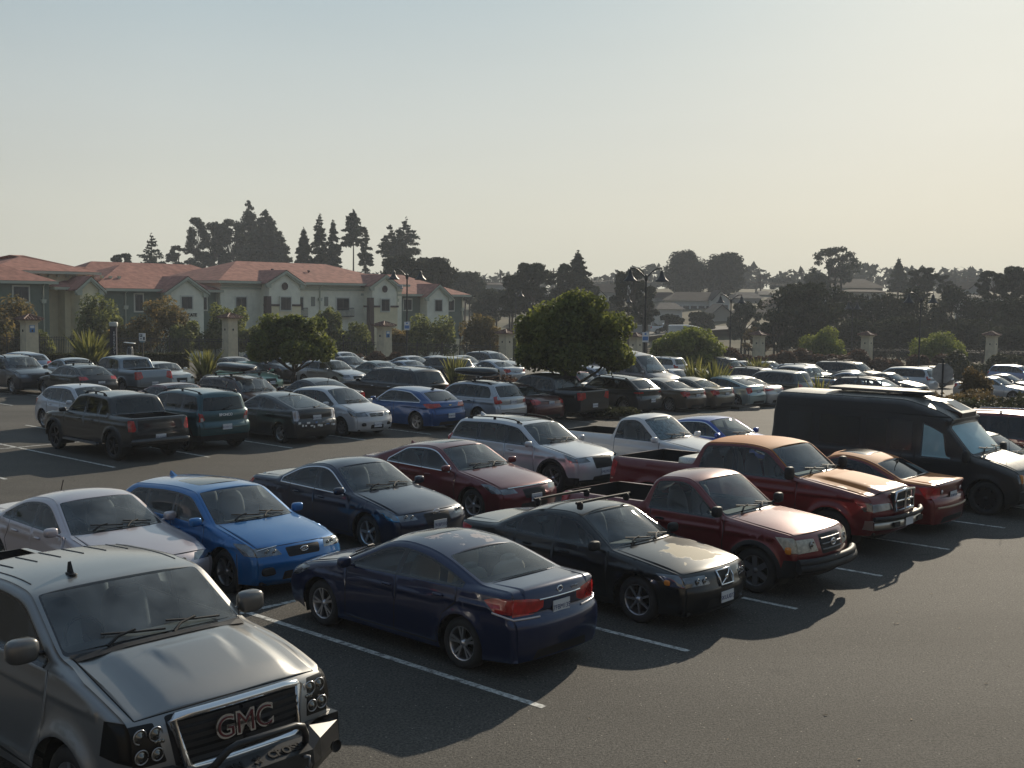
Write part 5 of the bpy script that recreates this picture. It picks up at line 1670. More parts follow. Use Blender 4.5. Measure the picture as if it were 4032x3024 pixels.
def far_cars():
    G = 'cars parked in the middle and far rows'
    def mid(kind, tmpl, label, cat, c, k, vc, d, fine=.11, **kw):
        L = kw.get('L', TEMPL[tmpl]['L'])
        vf = vc+L/2 if d == 'T' else vc-L/2
        return park(kind, tmpl, label, cat, c, k, vf, d, fine, group=G, **kw)
    P = paint
    silver = P('silver', (.45,.46,.48), .6, dust=.1); white = P('white2', (.62,.62,.61), .0, dust=.1); black = P('black', (.012,.012,.014), .2, dust=.12)
    grey = P('grey', (.14,.145,.155), .6, dust=.12); dgrey = P('dgrey', (.045,.048,.055), .5, dust=.15); maroon = P('maroon', (.07,.010,.014), .4, dust=.15)
    dblue = P('dblue', (.015,.022,.04), .5, dust=.12); sblue = P('sblue', (.22,.27,.34), .6, dust=.12)
    # --- middle row, seen from behind
    c = mid('pickup_truck','pickup','black crew cab pickup with short bed and red tail lamps, leftmost of the middle row','pickup', P('sport', (.012,.014,.017), .2, dust=.08), 2.57, -22.55, 'A', .08,
        L=5.15, W=1.87, H=1.80, wb=3.30, fo=.88, wr=.40, gc=.38, rails=(2.2,3.4), rr=(3.78,1.72), rg=(4.0,1.22), deck=(5.08,1.20), dlo=(1.62,3.86,3.70), pil=[2.60,3.30], tl=(.84,1.14,.12), tlq=.86, clad=.52, flare=.04, rim_mat=STD['darkalloy'], privacy=True, plates='r', doors=[1.5,2.6,3.5], hood=1.08, plate_text='8T21058', rearg=(.05,.02,.80))
    mb = MB(); mb.rbox((5.13,0,.56), (.22,1.80,.17), e=6, n=6); mb.build('rear_bumper', STD['gloss'], c.root)
    for sg in (1,-1): mb = MB(); mb.box((2.55,sg*.95,.40), (1.9,.16,.05)); mb.build('side_step', STD['steel'], c.root)
    c = mid('suv','suv','teal compact off road suv with roof rails, second in the middle row','suv', P('teal', (.018,.07,.085), .4, dust=.08), 3.42, -22.65, 'A', .085,
        L=4.39, W=1.88, H=1.78, wb=2.67, fo=.88, wr=.37, gc=.30, boxy=True, rr=(4.08,1.70), rg=(4.25,1.20), deck=(4.3,1.12), dlo=(1.55,4.15,4.05), pil=[2.42,3.35], rails=(2.0,4.0), privacy=True, clad=.50, tl=(.88,1.16,.10), tlq=.80, rearg=(.10,.02,.88), plates='r', rplz=.72, hood=1.02, belt=(1.14,1.16), cowl=(1.25,1.2), wst=(1.88,1.66), rim_mat=STD['darkalloy'], r=.07, frame_mat=STD['gloss'])
    p = c.rpt(1.06, 0, .012); text_obj('lettering', 'BRONCO', .105, STD['white'], c.root, facing(p, (1,0,.1)), .004, bold=.004)
    for sg in (1,-1): mb = MB(); mb.box(c.rpt(.94, sg*.90, .006), (.012,.09,.10)); mb.build('reversing_lamp', STD['tailclear'], c.root)
    c = mid('hatchback','hatch','dark grey hybrid hatchback with stickers over its rear bumper','hatchback', P('prius', (.03,.033,.037), .4, dust=.10), 4.48, -22.3, 'A', .085,
        L=4.48, W=1.745, H=1.49, wb=2.70, fo=.93, wr=.31, hood=.76, cowl=(1.05,.98), wst=(2.0,1.42), rr=(2.95,1.43), rg=(4.28,1.10), deck=(4.36,1.06), rearg=(.15,.08,.86), dlo=(1.4,3.8,3.0), pil=[2.45,3.3], tl=(.72,1.05,.16), tlq=.80, tl_mat=mat('pale_lamp', (.45,.42,.42), .15, .3, 1.0), plates='r', mast=(3.0,0,.22,.12), rplz=.80)
    g0 = c.g_rear(1.03); g1 = c.g_rear(.86)
    mb = MB(); A = c.SP(np.array([g0,g0,g1,g1]), np.array([-.74,.74,.76,-.76]))+np.array([.008,0,0]); mb.add(A, [(0,1,2,3)]); mb.build('rear_panel_glass', STD['gloss'], c.root, fix=False)
    random.seed(11)
    for i in range(15):
        y = -.70+i*.10+random.uniform(-.02,.02); z = .56+random.uniform(-.03,.03) if i % 3 else .66
        mb = MB(); p = c.rpt(z, y/c.QW, .006); mb.box(p, (.006, random.uniform(.05,.13), random.uniform(.035,.07)))
        mb.build('sticker', random.choice([STD['white'], mat('sticker_blue', (.1,.2,.4), .6), mat('sticker_grey', (.35,.35,.35), .6), STD['white']]), c.root)
    c = mid('hatchback','hatch','white small hatchback facing the camera in the middle row','hatchback', P('versa', (.50,.51,.53), .2, dust=.08), 5.35, -22.3, 'T', .08,
        L=4.29, W=1.695, H=1.535, wb=2.60, fo=.86, wr=.305, hood=.82, cowl=(1.0,1.04), wst=(1.85,1.47), rr=(3.5,1.44), rg=(4.05,1.1), deck=(4.15,1.02), grille=(.66,.76,.42), hl=(.66,.84,.45), hlq=.48, rim_mat=STD['steel'], rim='six', inq=.4, fplz=.40)
    badge_ring(c, c.fpt(.715, 0, .012), .12, .09); 
    mb = MB(); mb.tube([c.fpt(.77, q, .01) for q in np.linspace(-.42,.42,7)], .011, 5); mb.tube([c.fpt(.715, q, .01) for q in (-.4,-.2,.2,.4)], .008, 5); mb.build('chrome_bar', STD['chrome'], c.root)
    for sg in (1,-1): mb = MB(); mb.rbox(c.fpt(.42, sg*.72, .0), (.05,.20,.11), n=6); mb.build('side_intake', STD['black'], c.root)
    c = mid('hatchback','hatch','royal blue hatchback with chrome window line and twin red tail lamps','hatchback', P('cruze', (.008,.062,.21), .5, dust=.08), 6.50, -22.3, 'A', .085,
        L=4.45, W=1.80, H=1.46, wb=2.70, fo=.88, wr=.33, rr=(3.55,1.38), rg=(4.2,1.06), deck=(4.32,1.0), dlo=(1.5,3.75,3.15), pil=[2.45], tl=(.82,.98,.42), tlq=.50, fin=3.45, fin_mat=STD['gloss'], plates='r', chrome_dlo=True, rplz=.55, rim='split', privacy=True)
    mb = MB(); mb.rbox(c.rpt(.90, 0, .01), (.02,.11,.04), n=5); mb.build('badge', mat('gold_badge', (.6,.5,.25), .3, .9), c.root)
    c = mid('suv','suv','silver wagon suv carrying a black roof box','suv', P('fsilver', (.40,.42,.45), .55, dust=.10), 7.62, -22.3, 'A', .085,
        L=4.56, W=1.78, H=1.64, wb=2.615, fo=.92, wr=.345, gc=.25, rr=(4.0,1.57), rg=(4.42,1.12), deck=(4.48,1.02), dlo=(1.55,4.1,3.95), pil=[2.40,3.28], rails=(2.0,3.9), tl=(.86,1.14,.25), tlq=.72, plates='r', rplz=.92, belt=(1.02,1.06), hood=.88, cowl=(1.2,1.08), wst=(1.88,1.53), handle_mat=STD['black'], rim='five')
    roof_box(c, 2.6, .15, 'black glossy roof box on the silver wagon suv', .0)
    mid('sedan','sedan','maroon sedan with ten spoke alloys beside the silver wagon','sedan', maroon, 8.42, -22.55, 'A', .09, L=4.85, W=1.86, H=1.47, wb=2.8, wr=.335, rim='ten', chrome_dlo=True, rg=(4.05,1.06), rr=(3.2,1.37), plates='r', rplz=.78, tl=(.74,.95,.3))
    mid('pickup_truck','pickup','dark grey crew cab pickup half behind the big round tree','pickup', P('ridge', (.03,.032,.036), .4, dust=.1), 9.28, -22.65, 'A', .1, L=5.3, W=1.95, H=1.79, rr=(3.75,1.70), rg=(3.95,1.2), dlo=(1.62,3.8,3.66), pil=[2.6,3.3], plates='r', tl=(.85,1.15,.12))
    mid('suv','suv','charcoal electric crossover with wheel spokes like blades','suv', P('id4', (.035,.04,.048), .5, dust=.1), 10.9, -22.8, 'A', .09, L=4.58, W=1.85, H=1.62, wb=2.77, wr=.37, rr=(3.8,1.53), rg=(4.4,1.14), dlo=(1.5,4.0,3.6), pil=[2.5,3.35], rim='many', plates='r', rplz=.62, rails=(2.0,3.7), privacy=True, gc=.24, tl=(.92,1.0,.3))
    mid('sedan','sedan','brown sedan glinting in the sun next to the charcoal crossover','sedan', P('brown', (.09,.07,.055), .5, dust=.25), 12.0, -22.55, 'A', .1, plates='r', rim='ten')
    mid('sedan','sedan','tan grey sedan glinting in the sun left of the flax clump','sedan', P('tan', (.16,.14,.11), .5, dust=.3), 12.85, -22.55, 'A', .12, plates='r')
    mid('hatchback','hatch','silver teal hybrid hatchback half behind the flax clump','hatchback', P('tealsilver', (.30,.38,.38), .5, dust=.1), 13.78, -22.3, 'A', .1, H=1.49, rr=(2.95,1.43), rg=(4.15,1.1), rearg=(.15,.08,.86), deck=(4.25,1.05), plates='r', tl=(.72,1.02,.2))
    mid('sedan','sedan','silver sedan with red tail lamps joined by a strip, right of the flax','sedan', P('acc', (.46,.45,.44), .5, dust=.1), 14.42, -22.5, 'A', .09, L=4.8, W=1.82, tl=(.80,.92,.3), tlq=.35, plates='r', rplz=.72)
    mid('suv','suv','dark slate suv with blade spoke wheels, right of the silver sedan','suv', P('slate', (.045,.055,.06), .4, dust=.15), 15.5, -22.4, 'A', .09, L=4.75, W=1.92, H=1.72, plates='r', rim='five', rr=(4.2,1.64), boxy=True, privacy=True)
    mid('pickup_truck','pickup','grey extended cab pickup with a raised tailgate edge in the sun','pickup', P('titan', (.20,.22,.25), .55, dust=.12), 16.6, -22.55, 'A', .1, L=5.6, W=2.0, H=1.90, hood=1.12, rr=(3.7,1.82), rg=(3.9,1.28), deck=(5.5,1.28), belt=(1.2,1.22), cowl=(1.4,1.3), wst=(2.0,1.8), dlo=(1.65,3.75,3.65), pil=[2.6,3.3], plates='r')
    # --- back to back behind the middle row
    mid('hatchback','hatch','white tall hatchback wagon behind the black crew cab pickup','hatchback', P('matrix', (.50,.52,.56), .3, dust=.08), 3.32, -28.1, 'T', .1, L=4.35, W=1.77, H=1.54, rr=(3.6,1.46), beltrise=.14, hood=.84, cowl=(1.1,1.05), wst=(1.85,1.47), rg=(4.15,1.1), mast=(2.3,.3,.25,.1))
    mid('sedan','sedan','dark maroon sedan peeking out left of the teal suv','sedan', P('maroon2', (.10,.012,.016), .4, dust=.15), 4.52, -28.1, 'T', .1, H=1.42)
    c = mid('wagon','suv','brown station wagon carrying a long black roof box','wagon', P('cocoa', (.05,.022,.022), .4, dust=.14), 5.50, -28.1, 'T', .1, L=4.6, H=1.56, hood=.84, cowl=(1.2,1.04), wst=(1.9,1.46), rr=(4.1,1.48), rg=(4.45,1.05), belt=(.98,1.02), gc=.22, wr=.33, rails=(2.0,4.1), rail_mat=STD['chrome'])
    roof_box(c, 2.75, .14, 'long black roof box on the brown station wagon', .05)
    mid('sedan','sedan','dark grey sedan with a roof antenna behind the white hatchback','sedan', dgrey, 6.62, -28.1, 'A', .1, mast=(3.2,0,.2,.1), privacy=True)
    mid('suv','suv','black full size suv with raised rear glass behind the blue hatchback','suv', P('exped', (.012,.014,.018), .3, dust=.08), 8.05, -28.0, 'A', .1, L=5.3, W=2.0, H=1.88, wb=3.05, wr=.39, hood=1.1, cowl=(1.4,1.28), wst=(2.05,1.76), rr=(4.7,1.80), rg=(5.12,1.25), deck=(5.2,1.15), belt=(1.18,1.2), dlo=(1.7,4.9,4.6), pil=[2.7,3.7], privacy=True, rails=(2.2,4.5), rail_mat=STD['chrome'], handle_mat=STD['chrome'])
    mid('sedan','sedan','white sedan tail under the big round tree','sedan', white, 11.55, -28.1, 'A', .12)
    mid('sedan','sedan','pale red car nose right of the big tree trunk','sedan', P('coral', (.35,.06,.07), .3, dust=.2), 12.45, -28.2, 'T', .12)
    mid('suv','suv','silver suv bonnet in the sun under the right edge of the big round tree','suv', P('sil3', (.40,.41,.46), .5, dust=.1), 13.0, -28.2, 'T', .12)
    c = mid('van','suv','tall white delivery van standing behind the lamp post','van', P('vanw', (.24,.22,.22), .1, dust=.2), 13.98, -28.2, 'T', .12, L=5.9, W=2.02, H=2.5, hood=1.12, cowl=(1.05,1.40), wst=(1.95,2.25), rr=(5.6,2.46), rg=(5.8,1.6), deck=(5.88,1.2), belt=(1.35,1.35), dlo=(1.4,2.6,2.55), pil=[], norear=True, boxy=True, tum=.1, wb=3.6, wr=.37, r=.10, shoulder=.01)
    mid('sedan','sedan','silver sedan just past the tall delivery van','sedan', silver, 15.45, -28.2, 'T', .12)
    mid('sedan','sedan','white sedan with sunlit roof behind the flax clump','sedan', white, 16.2, -28.2, 'T', .12)
    mid('wagon','suv','black station wagon with roof rails behind the silver sedan with joined tail lamps','wagon', black, 17.9, -28.2, 'A', .12, H=1.52, hood=.82, cowl=(1.2,1.02), wst=(1.95,1.44), rr=(3.95,1.44), rg=(4.45,1.02), belt=(.96,1.0), gc=.2, wr=.33, rails=(2.0,3.9), privacy=True)
    mid('suv','suv','silver suv behind the bed of the grey extended cab pickup','suv', silver, 20.8, -28.2, 'T', .12, rails=(2.1,3.9))
    mid('suv','suv','tan full size suv with long roof rack at the right end of the far row','suv', P('tansub', (.17,.15,.13), .4, dust=.2), 23.1, -28.4, 'T', .1, L=5.5, W=2.0, H=1.90, wb=3.3, wr=.39, hood=1.1, cowl=(1.4,1.28), wst=(2.05,1.78), rr=(5.05,1.82), rg=(5.35,1.25), deck=(5.42,1.15), belt=(1.18,1.2), dlo=(1.7,5.2,5.0), pil=[2.7,3.8], rails=(2.1,5.0), bars=(3.0,4.2), privacy=True)
    # --- right end of the lot
    mid('sedan','sedan','silver blue sedan with a bright windscreen beyond the van roof','sedan', sblue, 18.9, -22.4, 'T', .12)
    mid('sedan','sedan','dark grey sedan at the foot of the tan full size suv','sedan', dgrey, 20.6, -24.8, 'T', .12)
    mid('sedan','sedan','charcoal muscle sedan with a wide grille left of the white minivan','sedan', P('charger', (.05,.045,.045), .5, dust=.25), 19.95, -21.8, 'T', .12, L=5.0)
    mid('wagon','suv','black wagon with roof rails directly behind the camper van roof','wagon', P('wagb', (.015,.016,.02), .3, dust=.1), 16.1, -17.4, 'T', .1, L=4.75, H=1.55, hood=.84, cowl=(1.2,1.04), wst=(2.0,1.46), rr=(4.15,1.46), rg=(4.6,1.04), deck=(4.65,1.0), belt=(.97,1.0), gc=.2, wr=.33, rails=(2.0,4.1))
    mid('minivan','suv','white minivan seen from behind, left of the stop sign','minivan', P('mv', (.50,.53,.56), .2, dust=.1), 23.2, -25.0, 'A', .1, L=4.95, W=1.9, H=1.72, hood=.92, cowl=(1.0,1.08), wst=(1.9,1.62), rr=(4.5,1.66), rg=(4.82,1.12), deck=(4.88,1.02), belt=(1.06,1.06), dlo=(1.4,4.6,4.5), pil=[2.4,3.4], privacy=True, plates='r', rearg=(.12,.02,.86))
    mid('suv','suv','dark suv half hidden by the stop sign','suv', dgrey, 27.0, -28.0, 'A', .12, rails=(2.1,3.9))
    mid('suv','suv','white and blue suv with a light bar at the right edge','suv', P('patrol', (.25,.32,.5), .1, dust=.1), 30.2, -24.0, 'T', .12, bars=(2.6,))
    mid('sedan','sedan','dark blue sedan with bright roof beyond the brown shrubs','sedan', dblue, 25.2, -20.0, 'T', .12)
    mid('sedan','sedan','silver sedan over the brown shrubs at the right edge','sedan', silver, 21.5, -17.0, 'T', .12, chrome_dlo=True)
    # --- far row
    mid('suv','suv','dark navy suv facing the camera, nearest the left edge','suv', P('santafe', (.018,.020,.03), .3, dust=.1), 5.18, -44.7, 'T', .1, rails=(2.1,3.9), rim='five', mir_mat=STD['black'])
    mid('hatchback','hatch','silver blue hatchback against the left brick pillar','hatchback', sblue, 6.75, -54, 'A', .14)
    mid('sedan','sedan','pale silver sedan between the navy suv and the flax','sedan', P('pale', (.50,.54,.56), .4, dust=.1), 6.5, -46.6, 'T', .12)
    mid('hatchback','hatch','black hatchback with silver roof bars near the left edge','hatchback', P('mz3', (.012,.012,.014), .3, dust=.08), 5.40, -40.3, 'A', .1, bars=(2.4,3.1), L=4.5, rr=(3.5,1.38), privacy=False, tl=(.85,1.02,.4), rim_mat=STD['alloy'])
    mid('pickup_truck','pickup','silver blue crew cab pickup in front of the low hedge','pickup', P('taco2', (.20,.235,.27), .55, dust=.1), 6.38, -41.2, 'A', .09, L=5.4, W=1.90, H=1.80, rr=(3.65,1.72), rg=(3.85,1.22), dlo=(1.62,3.7,3.55), pil=[2.55,3.2], plates='r', clad=.5, flare=.04, tl=(.80,1.15,.14))
    mid('hatchback','hatch','white mini hatchback with a dark roof band','hatchback', P('mini', (.52,.52,.48), .1, dust=.1), 7.35, -42.6, 'T', .1, L=3.75, W=1.68, H=1.40, wb=2.47, fo=.65, wr=.31, hood=.84, cowl=(.95,1.0), wst=(1.45,1.34), rr=(3.25,1.36), rg=(3.6,1.02), deck=(3.68,.95), dlo=(1.25,3.35,3.25), pil=[2.2], tum=.22, belt=(.96,.98))
    c = mid('coupe','hatch','mint green round bodied coupe with arched roof','coupe', P('mint', (.22,.36,.28), .3, dust=.1), 8.70, -40.9, 'T', .1, L=4.1, W=1.72, H=1.48, wb=2.5, fo=.8, wr=.32, hood=.78, cowl=(1.15,.95), wst=(1.75,1.38), rr=(2.7,1.42), rg=(3.55,1.0), deck=(3.9,.86), nose=.12, dlo=(1.35,3.2,2.7), pil=[2.5], beltrise=0, rearg=(.1,.1,.8))
    mb = MB(); mb.rbox((c.sp['dlo'][0]+.1,-.93,1.05), (.12,.12,.12), n=6); mb.build('mirror_cover', mat('red_cover', (.45,.03,.03), .4), c.root)
    mid('sedan','sedan','leaf strewn brown sedan behind the mint green coupe','sedan', P('leafy', (.14,.10,.08), .2, rough=.5, dust=.5), 9.8, -46.6, 'T', .12)
    mid('suv','suv','black and white crossover with pale bonnet left of the small tree trunk','suv', P('mitsu', (.05,.05,.055), .3, dust=.1), 10.65, -46.3, 'T', .1, L=4.3, H=1.60)
    mid('suv','suv','red boxy suv with a slotted grille right of the small tree trunk','suv', P('reneg', (.22,.030,.022), .1, dust=.2), 11.65, -46.3, 'T', .1, L=4.25, H=1.69, boxy=True, hood=1.0, cowl=(1.1,1.15), wst=(1.6,1.62))
    mid('hatchback','hatch','small silver hatchback with sunlit windscreen right of the red boxy suv','hatchback', silver, 10.7, -41.3, 'T', .12)
    mid('sedan','sedan','dark blue sedan behind the grey green sedan','sedan', dblue, 12.6, -46.4, 'T', .12)
    mid('sedan','sedan','white sedan against the reddish hedge','sedan', white, 14.4, -53, 'T', .14)
    mid('sedan','sedan','grey green sedan facing left in the far row','sedan', P('gg', (.10,.13,.125), .5, dust=.12), 11.65, -40.9, 'A', .1)
    mid('sedan','sedan','silver blue sedan facing right beside the grey green sedan','sedan', P('sb2', (.26,.31,.38), .6, dust=.1), 12.55, -40.9, 'T', .1)
    mid('suv','suv','black suv tail left of the flax in the far row','suv', black, 13.35, -40.7, 'A', .12, privacy=True)
    mid('sedan','sedan','white sedan behind the lamp post in the far row','sedan', white, 14.5, -46.6, 'T', .14)
    mid('sedan','sedan','silver sedan behind the flax at the fence','sedan', silver, 15.3, -46.6, 'T', .14)
    mid('sedan','sedan','pale sedan with a sloping roof right of the flax','sedan', P('pale2', (.46,.46,.45), .2, dust=.1), 16.15, -46.6, 'T', .14)
    mid('suv','suv','light grey suv with slanted rear side glass by the gate pillar','suv', P('escape', (.22,.23,.24), .5, dust=.1), 17.1, -46.5, 'T', .12, H=1.75, rails=(2.1,3.9))
    mid('sedan','sedan','silver sedan with a bright windscreen right of the flax','sedan', P('sv2', (.42,.44,.46), .5, dust=.1), 14.0, -40.9, 'T', .12)
    mid('sedan','sedan','silver sedan with roof antenna left of the big round tree','sedan', P('sv3', (.36,.39,.43), .6, dust=.1), 14.95, -40.9, 'A', .12, fin=3.3)
    mid('suv','suv','white suv seen over the silver sedan past the delivery van','suv', white, 21.2, -40.9, 'A', .14, rails=(2.1,3.9))
    mid('suv','suv','black suv over the flax at the far fence','suv', black, 23.8, -40.9, 'A', .14, H=1.8, rails=(2.1,3.9))
    mid('sedan','sedan','white sedan below the third pillar from the right','sedan', white, 25.4, -40.9, 'T', .14)
    mid('sedan','sedan','long silver sedan left of the grey extended cab pickup','sedan', silver, 26.9, -40.9, 'T', .14)

def roof_box(c, xc, lift, label, dy):
    z = c.xpt(xc, 0)[2]
    mb = MB()
    # tapered shell: long, low at the front
    n = 14; m = 16
    vs = []
    for i in range(n+1):
        t = i/n; x = xc-1.05+2.1*t
        w = .40*(1-abs(2*t-1)**5)**.5 if 0 < i < n else .02
        h = (.17*(1-abs(2*t-1)**4)**.5 if 0 < i < n else .01)*(.75+.35*t)
        for j in range(m):
            a = 2*math.pi*j/m
            ca, sa = math.cos(a), math.sin(a)
            vs.append((x, dy+w*math.copysign(abs(ca)**.55, ca), z+lift+.17+h*math.copysign(abs(sa)**.6, sa)))
    fs = [(i*m+j, i*m+(j+1) % m, (i+1)*m+(j+1) % m, (i+1)*m+j) for i in range(n) for j in range(m)]
    mb.add(vs, fs, 0, True)
    o = mb.build('roof_box', mat('box_black', (.015,.015,.016), .22, coat=.6), None)
    o.matrix_world = c.root.matrix_basis.copy()
    tag(o, label, 'roof box')
    for sx in (-.5,.5):
        mb = MB(); mb.tube([(xc+sx,-.72,z+.10),(xc+sx,.72,z+.10)], .02, 6)
        for sg in (1,-1): mb.box((xc+sx,sg*.62,z+.05), (.08,.05,.12))
        mb.build('roof_bar', STD['black'], c.root)
# ------------------------------------------------------------------ street furniture
PIV = (2016.0, 1512.0)
def at(px, py, Y):
    """the world point seen at photo pixel (px, py) that lies Y metres ahead"""
    c, s_ = math.cos(.0108), math.sin(.0108)
    a, b = px-PIV[0], py-PIV[1]
    u = c*a+s_*b; v = -s_*a+c*b
    f, p = 4573.7, .0732
    d = Vector((u/f, math.cos(p)-math.sin(p)*v/f, -math.sin(p)-math.cos(p)*v/f))
    k = Y/d.y
    return Vector((d.x*k, Y, 4.5+d.z*k))

def street():
    stucco = mat('cream_stucco', (.60,.52,.37), .85, noise=(3,.12), bump=(60,.3,.01))
    tile = mat('clay_tile', (.17,.085,.06), .7, noise=(5,.5))
    iron = mat('black_iron', (.015,.016,.017), .5)
    # pillars of the fence
    P = [(115,83,3.0,'with a blue parking sign, leftmost of the pillars'),(905,95,3.06,'with a small square vent, in front of the tall block'),(1513,97,2.49,'with a blue parking sign, left of the lamp post'),(1992,105,1.72,'partly behind the big round tree'),
         (2505,111,1.37,'just behind the second lamp post'),(2989,118,1.46,'third from the right'),(3415,121,1.48,'second from the right'),(3907,118,1.70,'rightmost, beyond the stop sign')]
    tops = []
    for i, (px, Y, zt, why) in enumerate(P):
        c = at(px, 1300, Y); g = min(ground_z(c.x, Y), zt-2.9)
        h = zt-g
        r = empty('fence_pillar', (c.x, Y, g), YAW, 'cream stucco pillar with a small tiled cap, '+why, 'pillar', 'stucco pillars along the iron fence')
        w = .95
        mb = MB(); mb.box((0,0,h/2-.2), (w,w,h-.4), taper=.93); mb.box((0,0,.18), (w+.16,w+.16,.36), taper=.97)
        for k, (z, e) in enumerate(((h-.52,.06),(h-.46,.16),(h-.40,.30))): mb.box((0,0,z), (w+e,w+e,.062))
        mb.build('shaft', stucco, r)
        mb = MB()
        R0 = w/2+.26; zb = h-.37
        mb.add([(-R0,-R0,zb),(R0,-R0,zb),(R0,R0,zb),(-R0,R0,zb),(0,0,h)], [(0,1,4),(1,2,4),(2,3,4),(3,0,4),(3,2,1,0)])
        for s in range(4):
            a = s*math.pi/2; ca, sa = math.cos(a), math.sin(a)
            for t in np.linspace(-.85,.85,7):
                k = 1-abs(t)
                p0 = Vector((R0, t*R0, zb+.02)); p1 = Vector((R0*(1-k), t*R0, lerp(zb, h, k)+.02))
                q = [Vector((p.x*ca-p.y*sa, p.x*sa+p.y*ca, p.z)) for p in (p0, p1)]
                mb.tube(q, .05, 6)
            p0 = Vector((R0*ca-R0*sa, R0*sa+R0*ca, zb+.03)); mb.tube([p0*1.02, Vector((0,0,h+.04))], .055, 6)
        mb.build('tiled_cap', tile, r)
        for a, sgn in ((0,1),(math.pi/2,1),(-math.pi/2,1),(math.pi,1)):
            mb = MB(); mb.box((w/2*.955*math.cos(a), w/2*.955*math.sin(a), h*.66), (.10,.10,.16)); mb.build('vent', iron, r)
        if i in (0, 2):
            # blue accessible parking sign on the face towards the lot
            mb = MB(); mb.box((0,-w/2*.965-.01,h*.70), (.38,.02,.52)); s = mb.build('parking_sign', mat('sign_blue', (.07,.2,.42), .5), r)
            mb = MB(); mb.box((0,-w/2*.965-.024,h*.70+.14), (.30,.006,.18)); mb.build('sign_symbol', STD['white'], s)
        tops.append((c.x, Y, g))
    tops = [(-62,64,ground_z(-62,64))]+tops+[(76,112,-1.8)]
    # iron fence spans
    names = ['span of black iron fence left of the leftmost pillar','span of black iron fence behind the clipped hedge','span of black iron fence behind the mint coupe row','span of black iron fence left of the big round tree','span of black iron fence behind the big round tree','span of iron fence behind the lamp post','span of iron fence before the dark spiky cypress','span of iron fence behind the right shrubs','span of iron fence at the right edge of the photo']
    for i in range(len(tops)-1):
        a = Vector(tops[i]); b = Vector(tops[i+1])
        d = (b-a); L = math.hypot(d.x, d.y); ang = math.atan2(d.y, d.x)
        r = empty('iron_fence', a, ang, names[i], 'fence', 'iron fence between the stucco pillars')
        sl = d.z/L
        n = int(L/.14)
        lo, hi = .7, L-.7
        mb = MB()
        for z in (.30,.95+.75,1.55): mb.add([(lo,-.02,z-.02+sl*lo),(hi,-.02,z-.02+sl*hi),(hi,-.02,z+.02+sl*hi),(lo,-.02,z+.02+sl*lo),(lo,.02,z-.02+sl*lo),(hi,.02,z-.02+sl*hi),(hi,.02,z+.02+sl*hi),(lo,.02,z+.02+sl*lo)], [(0,1,2,3),(7,6,5,4),(3,2,6,7),(0,4,5,1)])
        mb.build('rail', iron, r)
        mb = MB()
        for k in range(n):
            x = lo+(hi-lo)*k/n; mb.box((x,0,.95+sl*x), (.025,.025,1.7))
        o = mb.build('picket', iron, r); o['kind'] = 'stuff'
        for x in np.arange(lo, hi+.1, 2.6):
            mb = MB(); mb.box((float(x),0,.97+sl*float(x)), (.07,.07,1.94)); mb.build('post', iron, r)
    lamps(iron)
    # stop sign, seen from behind
    c = at(3712, 1470, 43.6); g = ground_z(c.x, c.y)
    r = empty('stop_sign', (c.x, c.y, g), math.atan2(c.x, c.y)*-1+.06, 'back of a grey octagonal stop sign on a dark post above brown shrubs', 'stop sign')
    mb = MB(); poly = [(.40*math.cos(math.pi/8+i*math.pi/4), c.z-g+.40*math.sin(math.pi/8+i*math.pi/4)) for i in range(8)]
    mb.prism(poly, .03, .038, 'y'); mb.build('sign_plate', mat('sign_back', (.36,.35,.33), .55, .3, noise=(6,.2)), r)
    mb = MB(); mb.box((0,0,(c.z-g+.5)/2), (.06,.05,c.z-g+.5)); mb.rbox((0,0,c.z-g+.52), (.07,.07,.06), n=5); mb.build('post', mat('post_dark', (.03,.03,.03), .6, .4), r)
    # white parking rules sign
    c = at(561, 1327, 66); g = ground_z(c.x, c.y)
    r = empty('parking_sign', (c.x, c.y, g), 0, 'white parking information sign on a thin dark post behind the silver blue pickup', 'sign')
    mb = MB(); mb.box((0,0,(c.z-g)/2), (.06,.05,c.z-g)); mb.build('post', iron, r)
    mb = MB(); mb.box((0,-.04,c.z-g), (.36,.02,.44)); s = mb.build('sign_plate', STD['white'], r)
    mb = MB(); mb.box((-.07,-.056,c.z-g+.09), (.15,.006,.17)); mb.box((.10,-.056,c.z-g-.08), (.10,.006,.17)); mb.rbox((-.07,-.054,c.z-g-.10), (.10,.01,.06), n=5)
    mb.build('sign_symbol', mat('sign_dark', (.05,.07,.09), .6), s)
    text_obj('lettering', 'P', .15, STD['white'], s, facing((-.07,-.064,c.z-g+.09), (0,-1,0)), .001, bold=.004)
    mb = MB(); mb.box((0,-.04,c.z-g-.27), (.28,.02,.06)); mb.build('sign_strip', mat('sign_teal', (.2,.3,.33), .6), r)
    # help column with a lamp cap
    c = at(447, 1290, 66); g = ground_z(c.x, c.y)
    r = empty('help_column', (c.x, c.y, g), 0, 'tall dark help point column with vertical lettering and pale lamp cap', 'column')
    hh = c.z-g
    mb = MB(); mb.box((0,0,hh/2+.1), (.34,.22,hh)); mb.build('column_body', mat('column_navy', (.02,.022,.035), .4), r)
    mb = MB(); mb.lathe([(.24,hh+.08),(.24,hh+.28),(.20,hh+.32),(.001,hh+.33)], n=16); mb.build('lamp_cap', mat('cap_pale', (.45,.44,.38), .5), r)
    for k, ch in enumerate('EMERGENCY'):
        text_obj('lettering', ch, .17, STD['white'], r, facing((.07,-.115,hh-.28-k*.145), (0,-1,0)), .001)
    mb = MB(); mb.box((.14,-.14,.55), (.20,.12,.45)); mb.build('call_box', mat('call_box', (.28,.25,.2), .5), r)
    # pay station with a hood
    c = at(512, 1349, 65); g = ground_z(c.x, c.y); hh = c.z-g
